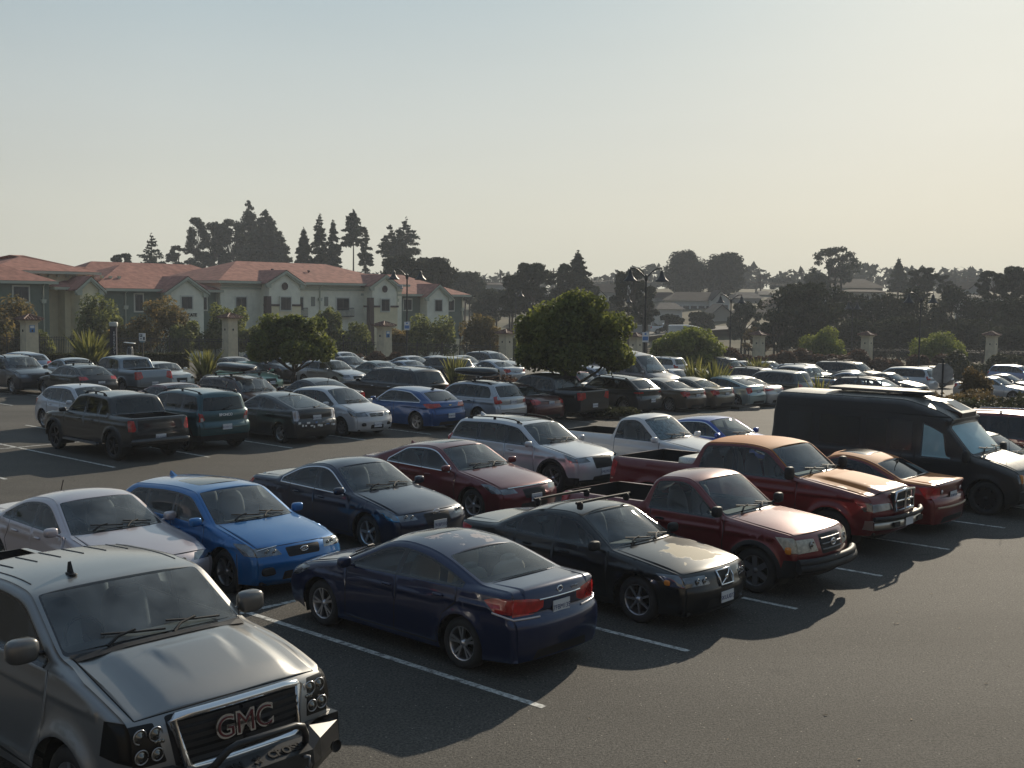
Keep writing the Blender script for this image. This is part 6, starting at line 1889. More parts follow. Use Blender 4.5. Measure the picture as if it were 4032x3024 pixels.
    r = empty('pay_station', (c.x, c.y, g), 0, 'grey parking pay station with a pale slanted hood beside the help column', 'pay station')
    mb = MB(); mb.rbox((0,0,hh*.5-.1), (.32,.26,hh-.2), e=6); mb.build('cabinet', mat('station_grey', (.07,.075,.08), .4), r)
    mb = MB(); mb.rbox((-.02,0,hh-.02), (.62,.5,.06), ry=.10, e=4); mb.build('hood', mat('hood_pale', (.55,.55,.52), .4), r)
    mb = MB(); mb.tube([(-.12,-.15,hh*.42),(-.12,-.15,hh-.38),(-.06,-.15,hh-.27),(.06,-.15,hh-.27),(.12,-.15,hh-.38),(.12,-.15,hh*.42),(-.12,-.15,hh*.42)], .018, 6)
    mb.box((0,-.14,hh*.68), (.22,.02,.03)); mb.build('panel_frame', mat('panel_frame', (.4,.4,.38), .4), r)
    # planter islands with kerbs
    conc = mat('kerb_concrete', (.20,.19,.17), .85, noise=(4,.2)); soil = mat('mulch', (.05,.038,.025), .95, noise=(9,.4))
    for (k, v0, v1, wd, lb) in ((9.92,-25.3,-19.6,.9,'kerbed planter island under the big round tree'),(7.35,-45,-37,.9,'kerbed planter island under the small tree'),(13.28,-25.2,-19.9,.85,'kerbed planter island at the flax clump'),(15.0,-12.5,-4,1.2,'kerbed planter island under the brown shrubs'),(13.1,-46,-38,.9,'kerbed planter island at the far flax')):
        poly = []
        hw = wd/STALL*.72
        for a in np.linspace(0, math.pi, 7): poly.append((k-hw*math.cos(a), v1+wd*.6*math.sin(a)))
        for a in np.linspace(0, math.pi, 7): poly.append((k+hw*math.cos(a), v0-wd*.6*math.sin(a)))
        pts = [lot(*p) for p in poly]; z = ground_z(*lot(k,(v0+v1)/2))
        mb = MB(); mb.prism(pts, z-.3, z+.14); 
        o = mb.build('kerb', conc); tag(o, kind='structure')
        q = Vector(lot(k,(v0+v1)/2)); p2 = [((p[0]-q.x)*.93+q.x, (p[1]-q.y)*.96+q.y) for p in pts]
        mb = MB(); mb.prism(p2, z-.2, z+.16); o = mb.build('planting_bed', soil); tag(o, kind='structure')

def lamps(iron):
    glow = mat('lamp_inner', (.55,.55,.5), .4)
    def lamp(px, Y, ztop, label, w=1.08, single=False, sign=False):
        c = at(px, 1300, Y); g = ground_z(c.x, Y); h = ztop-g
        r = empty('street_lamp', (c.x, Y, g), random.uniform(-.15,.15)+.05, label, 'street lamp', 'twin arm street lamps' if not single else 'small single arm path lamps')
        mb = MB(); mb.tube([(0,0,0),(0,0,.5),(0,0,.9)], [.13,.11,.075], 12); mb.tube([(0,0,.9),(0,0,h-.45)], .075, 10, r2=.055)
        mb.lathe([(.08,h-.75),(.11,h-.62),(.13,h-.50),(.09,h-.42),(.04,h-.36),(.001,h-.33)], n=12)
        mb.build('pole', iron, r)
        for sg in ((1,-1) if not single else (1,)):
            mb = MB(); pts = []
            for a in np.linspace(0, 1, 10):
                x = w*.93*a**1.0; z = h-.62+.62*math.sin(a*math.pi*.60)*1.02
                pts.append((sg*x, 0, z))
            mb.tube(pts, .045, 8); e = pts[-1]
            mb.tube([e,(e[0],0,e[2]+.12)], .025, 6)
            mb.build('arm', iron, r)
            mb = MB(); z = e[2]
            mb.lathe([(.03,z-.02),(.05,z-.12),(.11,z-.17),(.13,z-.32),(.15,z-.40),(.28,z-.60),(.44,z-.74),(.45,z-.78),(.42,z-.77),(.27,z-.62),(.13,z-.42)], (e[0],0,0), n=18)
            s = mb.build('lamp_shade', iron, r)
            mb = MB(); mb.lathe([(.10,z-.50),(.12,z-.62),(.08,z-.72),(.001,z-.75)], (e[0],0,0), n=10); mb.build('bulb', glow, s)
        if sign:
            zs = h-.38-sign
            mb = MB(); mb.box((.0,-.10,zs), (.40,.02,.62)); s = mb.build('sign_plate', STD['white'], r)
            mb = MB(); mb.box((.0,-.114,zs-.08), (.34,.006,.24)); mb.rbox((0,-.112,zs+.20), (.14,.01,.12), n=5); mb.build('sign_symbol', mat('sign_blue2', (.08,.2,.45), .5), s)
            mb = MB(); mb.box((.14,-.02,zs+.05), (.3,.02,.66), rz=.5); mb.build('sign_back', mat('sign_back2', (.3,.3,.3), .6), r)
        return r
    r = lamp(1602, 88, 6.65, 'black twin arm street lamp with bell shades and a camera, left one', sign=3.9)
    mb = MB(); h = 6.65-ground_z(*at(1602,1300,88).xy); mb.tube([(0,0,h-1.25),(-.5,0,h-1.2)], .03, 6); mb.rbox((-.55,-.05,h-1.25), (.42,.2,.14)); mb.rbox((-.42,-.05,h-1.42), (.2,.2,.2)); mb.build('security_camera', mat('cam_white', (.45,.46,.46), .4), r)
    lamp(2540, 72, 6.45, 'black twin arm street lamp with bell shades beside the big round tree', sign=3.85)
    lamp(2876, 112, 5.1, 'smaller twin arm street lamp beyond the light green tree')
    lamp(3622, 92, 5.3, 'dark twin arm street lamp before the dark trees on the right')
    for px, Y, z, lb in ((1735,112,1.2,'small hook shaped path lamp behind the iron fence, by the green corner'),(1812,114,1.35,'small hook shaped path lamp behind the fence, right of the other one'),(1352,104,1.5,'small hook shaped path lamp behind the small tree'),(2462,122,1.6,'small hook shaped path lamp right of the big round tree'),(2455,150,5.0,'path lamp far behind the big round tree crown'),(2030,150,5.6,'path lamp before the dark pines')):
        c = at(px, 1300, Y); 
        lamp(px, Y, max(z, ground_z(c.x, Y)+3.0), lb, w=.7, single=True)
    lamp(3355, 116, 4.6, 'slim grey pole lamp before the dark trees left of the second pillar from the right', w=.5)

def utility():
    wood = mat('pole_wood', (.10,.075,.055), .85)
    ps = [(1972,1066,300,'with a single crossarm left of the dark pines'),(2180,1056,300,'behind the dark pines'),(2398,1094,330,'short, over the dark roof'),(2978,1100,280,'with a crossarm, left of its taller neighbour'),(2996,1080,280,'tall, right of the two light poles'),(3406,1088,290,'right of the house on the hill'),(3811,1084,290,'between the right hand pines')]
    tops = []
    for px, py, Y, lb in ps:
        c = at(px, py, Y); g = ground_z(c.x, Y)
        r = empty('utility_pole', (c.x, Y, g), .2, 'wooden utility pole '+lb, 'utility pole', 'utility poles on the hill')
        mb = MB(); mb.tube([(0,0,0),(0,0,c.z-g)], .22, 8, r2=.16); mb.build('pole', wood, r)
        mb = MB(); mb.box((0,0,c.z-g-.8), (3.4,.16,.2)); mb.box((0,0,c.z-g-2.1), (2.4,.16,.16)) if px != 2996 else None
        for x in (-1.5,-.8,.8,1.5): mb.box((x,0,c.z-g-.55), (.12,.12,.3))
        mb.build('crossarm', wood, r)
        tops.append(c)
    for i, (a, b) in enumerate([(0,1),(1,2),(3,5),(5,6)]):
        A, B = tops[a], tops[b]
        mb = MB()
        for o, dz in ((-1.4,-.5),(1.4,-.5),(0,-2.0)):
            pts = [A.lerp(B, t)+Vector((o, 0, dz-3.0*4*t*(1-t)*.5)) for t in np.linspace(0,1,9)]
            mb.tube(pts, .035, 4, caps=False)
        o = mb.build('power_lines', STD['black'])
        tag(o, ['sagging power lines over the dark pines','sagging power lines over the dark roof','sagging power lines left of the hill house','sagging power lines right of the hill house'][i], 'power lines')
# ------------------------------------------------------------------ plants
LEAF = {
 'round': leaf('round', (.085,.105,.045), .42, .3, c2=(.20,.215,.06), scale=.8),
 'maple': leaf('maple', (.080,.085,.034), .45, .35, c2=(.19,.135,.06), scale=.55),
 'maple2': leaf('maple2', (.065,.085,.034), .45, .35, c2=(.21,.22,.08), scale=.6),
 'red': leaf('red', (.055,.034,.026), .3, .4, c2=(.11,.068,.048), scale=.9),
 'brown': leaf('brown', (.075,.058,.030), .35, .35, c2=(.17,.125,.065), scale=1.2),
 'lime': leaf('lime', (.10,.125,.030), .4, .3, c2=(.21,.23,.06), scale=.8),
 'conifer': leaf('conifer', (.022,.032,.018), .12, .3, c2=(.045,.058,.030), scale=.3, sp=.05, rough=.9),
 'euc': leaf('euc', (.034,.042,.026), .15, .3, c2=(.068,.078,.048), scale=.25, sp=.05, rough=.9),
 'dark': leaf('dark', (.022,.028,.015), .10, .3, c2=(.045,.052,.026), scale=.3, sp=.05, rough=.9),
 'flax': leaf('flax', (.085,.095,.030), .35, .3, c2=(.26,.25,.09), scale=2.0),
 'hedge': leaf('hedge', (.028,.033,.014), .2, .3, c2=(.06,.062,.026), scale=1.5),
}
BARK = mat('bark', (.055,.042,.032), .9, noise=(6,.4))
BARKL = mat('bark_pale', (.17,.14,.11), .85, noise=(4,.4))

def leaves(centres, radii, n, size, rng, squash=1.0, shell=.55, drop=0.0, elong=1.6, cull=None):
    """n leaf clumps: quads spread through ellipsoids (centres k x 3, radii k x 3)"""
    C = np.asarray(centres, float); Rr = np.asarray(radii, float)
    w = Rr[:,0]*Rr[:,1]+Rr[:,1]*Rr[:,2]; w /= w.sum()
    i = rng.choice(len(C), n, p=w)
    d = rng.normal(size=(n,3)); d /= np.linalg.norm(d, axis=1, keepdims=True)
    r = 1-(1-shell)*rng.random(n)**1.6
    r = r*(1+rng.normal(size=n)*.05)
    P = C[i]+d*Rr[i]*r[:,None]
    nr = d*.7+rng.normal(size=(n,3))*.6+np.array([0,0,.25]); nr /= np.linalg.norm(nr, axis=1, keepdims=True)
    a = np.cross(nr, rng.normal(size=(n,3))); a /= np.maximum(np.linalg.norm(a, axis=1, keepdims=True), 1e-6)
    b = np.cross(nr, a)
    s = size*(.55+.9*rng.random(n))[:,None]
    L = a*s*elong*.5; Wd = b*s*.5
    V = np.stack([P-L, P+Wd*.9, P+L, P-Wd*.9], 1)
    if cull is not None:
        k = cull(P); V = V[k]
    return V.reshape(-1,3)

def leaf_mesh(name, V, m, parent):
    nq = len(V)//4
    me = bpy.data.meshes.new(name)
    me.vertices.add(len(V)); me.vertices.foreach_set('co', V.astype(np.float32).ravel())
    me.loops.add(nq*4); me.loops.foreach_set('vertex_index', np.arange(nq*4, dtype=np.int32))
    me.polygons.add(nq); me.polygons.foreach_set('loop_start', np.arange(0, nq*4, 4, dtype=np.int32))
    me.update(calc_edges=True)
    return link_mesh(name, me, m, parent)

def limbs(mb, base, lobes, r0, rng, n=None, trunk_top=None):
    tt = trunk_top if trunk_top is not None else base[2]+(min(l[2] for l in lobes)-base[2])*.6
    T = Vector((base[0]+rng.normal()*.08, base[1]+rng.normal()*.08, tt))
    mb.tube([base, (Vector(base)+T)/2+Vector((rng.normal()*.06, rng.normal()*.06, 0)), T], [r0*1.25, r0*1.0, r0*.85], 9)
    for l in lobes[:n]:
        L = Vector(l); mid = T.lerp(L, .5)+Vector((rng.normal()*.15, rng.normal()*.15, -.1*(L-T).length*.3))
        mb.tube([T, mid, L], [r0*.6, r0*.35, r0*.12], 6)

def crown_lobes(rx, ry, rz, zc, k, rng, lr=.42, flat=0.0):
    C = []; Rr = []
    for j in range(k):
        d = rng.normal(size=3); d /= np.linalg.norm(d)
        if j % 3 == 0: d[2] = -.55+.3*rng.random(); hh = math.hypot(d[0], d[1]); d[0] *= .95/hh; d[1] *= .95/hh
        elif d[2] < -.35: d[2] *= -.5
        q = .60+.28*rng.random()
        s = lr*(.7+.6*rng.random())
        C.append((d[0]*rx*q, d[1]*ry*q, zc+d[2]*rz*q)); Rr.append((rx*s, ry*s, rz*s*(1-flat)))
    C.append((0,0,zc)); Rr.append((rx*.62, ry*.62, rz*.62))
    return C, Rr

def round_tree(x, y, h, w, label, kind='round', seed=1, n=9000, size=.13, trunk=.14, clear=.25, group=None, cat='tree', k=26, name='tree', zoff=0, lr=.36, depth=None):
    rng = np.random.default_rng(seed)
    g = ground_z(x, y)+zoff
    r = empty(name, (x, y, g), rng.random()*3, label, cat, group)
    cz = h*(clear+(1-clear)*.5); rz = h*(1-clear)*.5
    dp = depth or w
    C, Rr = crown_lobes(w/2*.92, dp/2*.92, rz*.95, cz, k, rng, lr)
    V = leaves(C, Rr, n, size, rng)
    leaf_mesh('crown', V, LEAF[kind], r)
    mb = MB(); limbs(mb, (0,0,-.1), [c for c in C[:9]], trunk, rng, trunk_top=h*clear*.9+.2); mb.build('trunk', BARK, r)
    return r

def conifer(x, y, zt, w, label, seed=1, kind='conifer', bare=.12, n=60, size=.55, group='trees on the skyline', gap=1.0, trunks=1, droop=.25, power=.9, zb=None):
    rng = np.random.default_rng(seed)
    g = ground_z(x, y) if zb is None else zb
    h = zt-g
    r = empty('conifer', (x, y, g), 0, label, 'tree', group)
    Vs = []
    mb = MB()
    for t in range(trunks):
        ox = (t-(trunks-1)/2)*w*.28; hh = h*(1-.12*abs(t-(trunks-1)/2)*rng.random()*2)
        mb.tube([(ox,0,0),(ox,0,hh*.97)], w*.028+.12, 7, r2=.05)
        C = []; Rr = []
        z = hh*bare
        while z < hh*.985:
            f = (z-hh*bare)/(hh*(1-bare))
            rad = w/2*(1-f)**power*(.75+.4*rng.random())/(1 if trunks == 1 else 1.35)
            if f < .12: rad *= .75+f*2
            nb = max(3, int(5+rad*.8))
            a0 = rng.random()*6.28
            for b in range(nb):
                if rng.random() > .66/gap: continue
                a = a0+6.283*b/nb+rng.normal()*.15; rl = rad*(.65+.45*rng.random())
                for q in (.35,.65,.92):
                    C.append((ox+math.cos(a)*rl*q, math.sin(a)*rl*q, z-droop*rl*q+.05*rl)); Rr.append((rl*.19+.12, rl*.19+.12, rl*.11+.10))
                if rl > 1.2: mb.tube([(ox,0,z),(ox+math.cos(a)*rl*.85, math.sin(a)*rl*.85, z-droop*rl*.85)], .05, 4, caps=False)
            z += max(h*.022, rad*.17)*gap
        C.append((ox,0,hh*.985)); Rr.append((.25,.25,hh*.02+.2))
        Vs.append(leaves(C, Rr, int(n*len(C)/3)+200, size, rng, shell=.2, elong=2.0))
    leaf_mesh('crown', np.concatenate(Vs), LEAF[kind], r)
    mb.build('trunk', BARK, r)
    return r

def clump_tree(x, y, zt, zc, w, label, seed=1, kind='dark', k=14, n=5000, size=.5, flat=.35, group='trees on the skyline', trunks=2, name='tree', lr=.30, dpt=None):
    """irregular tree of separate foliage masses between zc and zt on bent limbs"""
    rng = np.random.default_rng(seed)
    g = ground_z(x, y)
    r = empty(name, (x, y, g), 0, label, 'tree', group)
    C = []; Rr = []
    H = zt-g; z0 = max(zc-g, .5)
    dp = dpt or w*.8
    for i in range(k):
        f = (i+.5)/k
        z = z0+(H-z0)*f
        wid = w/2*math.sin(math.pi*min(1, .22+f*.70))**.7
        s = lr*(.7+.6*rng.random())
        a = rng.random()*6.28; q = .25+.7*rng.random()**.7
        C.append((math.cos(a)*max(0, wid-w*s*.4)*q*1.2, math.sin(a)*dp/2*q*.8, min(z, H-w*s*(1-flat)*.5))); Rr.append((w*s*.62, dp*s*.62, w*s*(1-flat)*.62))
    V = leaves(C, Rr, n, size, rng, shell=.35)
    leaf_mesh('crown', V, LEAF[kind], r)
    mb = MB()
    for t in range(trunks):
        ox = (t-(trunks-1)/2)*w*.12
        limbs(mb, (ox,0,-.3), [C[j] for j in range(t, k, trunks)][-6:], max(.15, w*.022), rng, trunk_top=z0+(H-z0)*.2)
    mb.build('trunk', BARK, r)
    return r

def flax(x, y, h, w, label, seed=1, n=90, zoff=0, group='flax clumps in the planters', kind='flax'):
    rng = np.random.default_rng(seed)
    g = ground_z(x, y)+zoff
    r = empty('flax', (x, y, g), 0, label, 'plant', group)
    vs = []; fs = []
    for i in range(n):
        a = rng.random()*6.283; ln = h*(.55+.5*rng.random())
        spread = (rng.random()**.8)*w/2*1.05
        bend = spread/ln
        bw = .028+.018*rng.random()
        b0 = np.array([math.cos(a)*.12*rng.random()*w, math.sin(a)*.12*rng.random()*w, .0])
        d = np.array([math.cos(a), math.sin(a), 0]); sd = np.array([-math.sin(a), math.cos(a), 0])
        tw = rng.normal()*.6; sd = sd*math.cos(tw)+d*math.sin(tw)
        segs = 6; base = len(vs)
        tip = rng.random() < .18
        for s in range(segs+1):
            t = s/segs
            out = spread*(t**1.7); z = ln*(t-.12*bend*t**3)
            if tip and t > .7: z -= ln*.45*(t-.7)**1.2; out += ln*.2*(t-.7)
            wv = bw*(1-.2*t)*(1 if t < .75 else (1-t)/.25+.06)*w*.9
            p = b0+d*out+np.array([0,0,z])
            vs.append(p-sd*wv); vs.append(p+sd*wv)
        for s in range(segs):
            fs.append((base+2*s, base+2*s+1, base+2*s+3, base+2*s+2))
    me = bpy.data.meshes.new('blades'); me.from_pydata([tuple(v) for v in vs], [], fs)
    me.polygons.foreach_set('use_smooth', [True]*len(fs)); me.update()
    link_mesh('blades', me, LEAF[kind], r)
    rng2 = np.random.default_rng(seed+5)
    V = leaves([(0,0,.15*h)], [(w*.28,w*.28,.18*h)], 260, .12, rng2); leaf_mesh('litter', V, LEAF['brown'], r)
    return r

def shrub(x, y, h, w, label, kind='lime', seed=1, n=3500, size=.12, d=None, cat='shrub', group=None, zoff=0, k=18, name='shrub', rz=None, e=.38):
    rng = np.random.default_rng(seed)
    g = ground_z(x, y)+zoff
    r = empty(name, (x, y, g), rng.random() if rz is None else rz, label, cat, group)
    C, Rr = crown_lobes(w/2, (d or w)/2, h*.55, h*.42, k, rng, e)
    V = leaves(C, Rr, n, size, rng, cull=lambda P: P[:,2] > -.05)
    leaf_mesh('foliage', V, LEAF[kind], r)
    mb = MB()
    for c in C[:7]: mb.tube([(rng.normal()*.05,rng.normal()*.05,-.05),(c[0]*.5,c[1]*.5,c[2]*.5),c], [.035,.025,.01], 5)
    mb.build('stem', BARK, r)
    return r

def hedge(a, b, h, d, label, kind, seed, n=9000, size=.10, jag=.12):
    rng = np.random.default_rng(seed)
    A = Vector(a); B = Vector(b); L = (B-A).length; ang = math.atan2(B.y-A.y, B.x-A.x)
    r = empty('hedge', (A.x, A.y, ground_z(A.x, A.y)), ang, label, 'hedge')
    dz = ground_z(B.x, B.y)-ground_z(A.x, A.y)
    k = int(L/(h*.8))+1
    C = [((i+.5)*L/k, rng.normal()*.08, h*.5+dz*(i+.5)/k+rng.normal()*jag) for i in range(k)]
    Rr = [(L/k*.75, d/2*(1+rng.normal()*.1), h*.55*(1+rng.normal()*jag)) for _ in C]
    V = leaves(C, Rr, n, size, rng, shell=.7, cull=lambda P: P[:,2] > -.6)
    leaf_mesh('foliage', V, LEAF[kind], r)
    mb = MB()
    for c in C: mb.tube([(c[0],0,c[2]-h*.55),(c[0],0,c[2]+h*.2)], .05, 5)
    mb.build('stem', BARK, r)
    return r

def clipped_hedge(a, b, h, d, label):
    A = Vector(a); B = Vector(b); L = (B-A).length; ang = math.atan2(B.y-A.y, B.x-A.x)
    r = empty('hedge', (A.x, A.y, ground_z(A.x, A.y)), ang, label, 'hedge')
    rng = np.random.default_rng(4)
    # box core of twigs, leafy skin
    n = 14000
    P = rng.random((n,3))*np.array([L, d, h]); face = rng.random(n)
    P[face < .42, 1] = rng.normal(size=(face < .42).sum())*.03
    P[face > .60, 2] = h+rng.normal(size=(face > .60).sum())*.03
    nr = rng.normal(size=(n,3)); nr /= np.linalg.norm(nr, axis=1, keepdims=True)
    q = np.cross(nr, rng.normal(size=(n,3))); q /= np.linalg.norm(q, axis=1, keepdims=True); b2 = np.cross(nr, q)
    s = .07
    V = np.stack([P-q*s, P+b2*s*.7, P+q*s, P-b2*s*.7], 1).reshape(-1,3)
    leaf_mesh('foliage', V, LEAF['hedge'], r)
    mb = MB(); mb.box((L/2,d/2,h/2-.03), (L-.06,d-.06,h-.06)); mb.build('twigs', mat('hedge_core', (.018,.016,.010), .95, noise=(8,.4)), r)

def plants():
    T = 'row of young street trees behind the iron fence'
    # trees in the lot
    c = at(2262, 1400, 48.6)
    round_tree(c.x, c.y, 4.9+.3, 5.45, 'big dense round tree with a bare stem between the parked cars', 'round', 3, 30000, .125, .13, .20, k=54, lr=.27, depth=4.8, cat='tree')
    c = at(1157, 1400, 61)
    round_tree(c.x, c.y, 4.1, 5.2, 'small spreading tree with a dark stem above the red boxy suv', 'round', 8, 17000, .13, .11, .17, k=44, lr=.25, depth=4.6, cat='tree')
    c = at(2700, 1400, 92); round_tree(c.x, c.y, 4.2, 6.3, 'light green bushy tree right of the second street lamp', 'lime', 5, 14000, .16, .16, .08, k=34, lr=.30)
    c = at(3232, 1400, 114); round_tree(c.x, c.y, 3.9, 4.9, 'rounded lime green bush left of the second pillar from the right', 'lime', 6, 9000, .15, .1, .05, k=24, cat='bush', name='bush')
    c = at(3690, 1400, 110); round_tree(c.x, c.y, 4.0, 5.5, 'rounded lime green bush behind the dark twin arm lamp', 'lime', 7, 9000, .15, .1, .05, k=24, cat='bush', name='bush')
    # young trees in front of the long building: px, top y, Y, width, kind
    rows = [(8,1150,96,5.6,'maple','orange tinged young tree at the left edge'),(130,1240,97,3.6,'maple2','low green young tree right of the leftmost pillar'),(372,1143,98,4.7,'maple2','dark green young tree over the flax by the help column'),
            (610,1160,98,5.4,'maple','red tipped young tree above the parking sign'),(480,1270,94,3.2,'maple','reddish low shrub tree between two young trees'),(735,1262,97,3.6,'maple2','pale green low tree left of the second pillar'),(888,1175,102,4.0,'maple2','upright dark green tree behind the second pillar'),
            (1010,1270,100,4.0,'maple2','low green tree between the second pillar and the small spreading tree'),(1296,1203,106,3.2,'maple2','upright slim tree before the balcony windows'),(1392,1255,105,4.4,'maple2','light green spreading tree behind the small tree'),
            (1555,1262,108,4.2,'maple','brownish tree behind the third pillar'),(1695,1232,108,5.0,'maple2','full green tree right of the left street lamp'),(1898,1240,112,4.4,'maple','bronze coloured tree at the green corner of the building'),(2010,1330,116,3.6,'maple2','small tree behind the fourth pillar')]
    for i, (px, py, Y, w, kd, lb) in enumerate(rows):
        c = at(px, py, Y); g = ground_z(c.x, Y)
        round_tree(c.x, Y, c.z-g, w*1.02, lb, kd, 30+i, 6500, .17, .09, .12, group=T, k=20, lr=.33)
    # flax clumps
    for i, (px, py, Y, w, lb, n) in enumerate([(352,1298,66,2.6,'large yellow green flax clump in front of the help column',150),(805,1372,62,2.0,'yellow green flax clump left of the second pillar',110),(1792,1392,59,1.5,'flax clump between the black suv and the silver wagon',90),
            (2742,1405,60,1.7,'left half of the tall flax clumps beside the tan sedan',100),(2815,1418,57,2.0,'right half of the tall flax clumps beside the tan sedan',120),(2985,1405,92,2.4,'pale flax clump in front of the third pillar from the right',90),(3225,1468,52,1.7,'flax blades sticking up behind the camper van roof',38),(3130,1500,52,1.0,'short flax blades left of the others behind the camper van',14)]):
        c = at(px, py, Y); g = ground_z(c.x, Y)
        flax(c.x, Y, (c.z-g)*1.02, w, lb, 60+i, n)
    # hedges and shrubs
    a = at(172, 1400, 71); b = at(745, 1400, 74); clipped_hedge((a.x,71,0),(b.x,74,0), .95, 1.3, 'low clipped dark hedge with a flat top in front of the iron fence')
    a = at(1320, 1400, 84); b = at(1610, 1400, 88); hedge((a.x,84,0),(b.x,88,0), 1.0, 1.3, 'reddish barberry hedge below the third pillar', 'red', 5, 9000, .11)
    a = at(2400, 1400, 78); b = at(2420, 1400, 80)
    c = at(2390, 1450, 75); shrub(c.x, 75, 1.0, 2.4, 'reddish low shrub under the right side of the big round tree', 'red', 11, 2500)
    c = at(1960, 1480, 62); shrub(c.x, 62, .9, 3.0, 'dull red ground shrub left of the big round tree', 'red', 12, 2500)
    for i, (x0, x1, Y, h, kd, lb) in enumerate([(2850,3130,101,1.9,'red','dark red brown shrub mass by the third pillar from the right'),(3130,3420,104,1.7,'red','dark red brown shrub mass left of the second pillar from the right'),(3440,3760,104,1.6,'red','dark red brown shrub mass below the dark twin arm lamp'),(3740,4100,100,1.9,'hedge','olive brown shrub mass below the rightmost pillar')]):
        a = at(x0, 1400, Y); b = at(x1, 1400, Y)
        hedge((a.x,Y,0),(b.x,Y+1,0), h, 2.6, lb, kd, 20+i, 11000, .15, .25)
    for i, (px, Y, h, w, kd, lb) in enumerate([(3690,50,1.25,3.4,'brown','brown leaved shrub at the foot of the stop sign'),(3845,53,2.3,1.6,'brown','taller pale brown seedy shrub right of the stop sign'),(3870,49,1.35,4.2,'brown','broad brown shrub right of the stop sign'),(3960,46,1.35,4.0,'hedge','dark olive ground shrub behind the red suv'),(3800,45,1.1,3.4,'hedge','dark olive shrub over the camper van bonnet'),(4040,47,1.4,3.2,'hedge','dark olive shrub at the right edge'),(2413,47.4,.38,2.3,'hedge','low ground cover patch on the kerbed island')]):
        c = at(px, 1500, Y)
        shrub(c.x, Y, h, w, lb, kd, 40+i, 5200, .09, k=30, zoff=.1, e=.30)

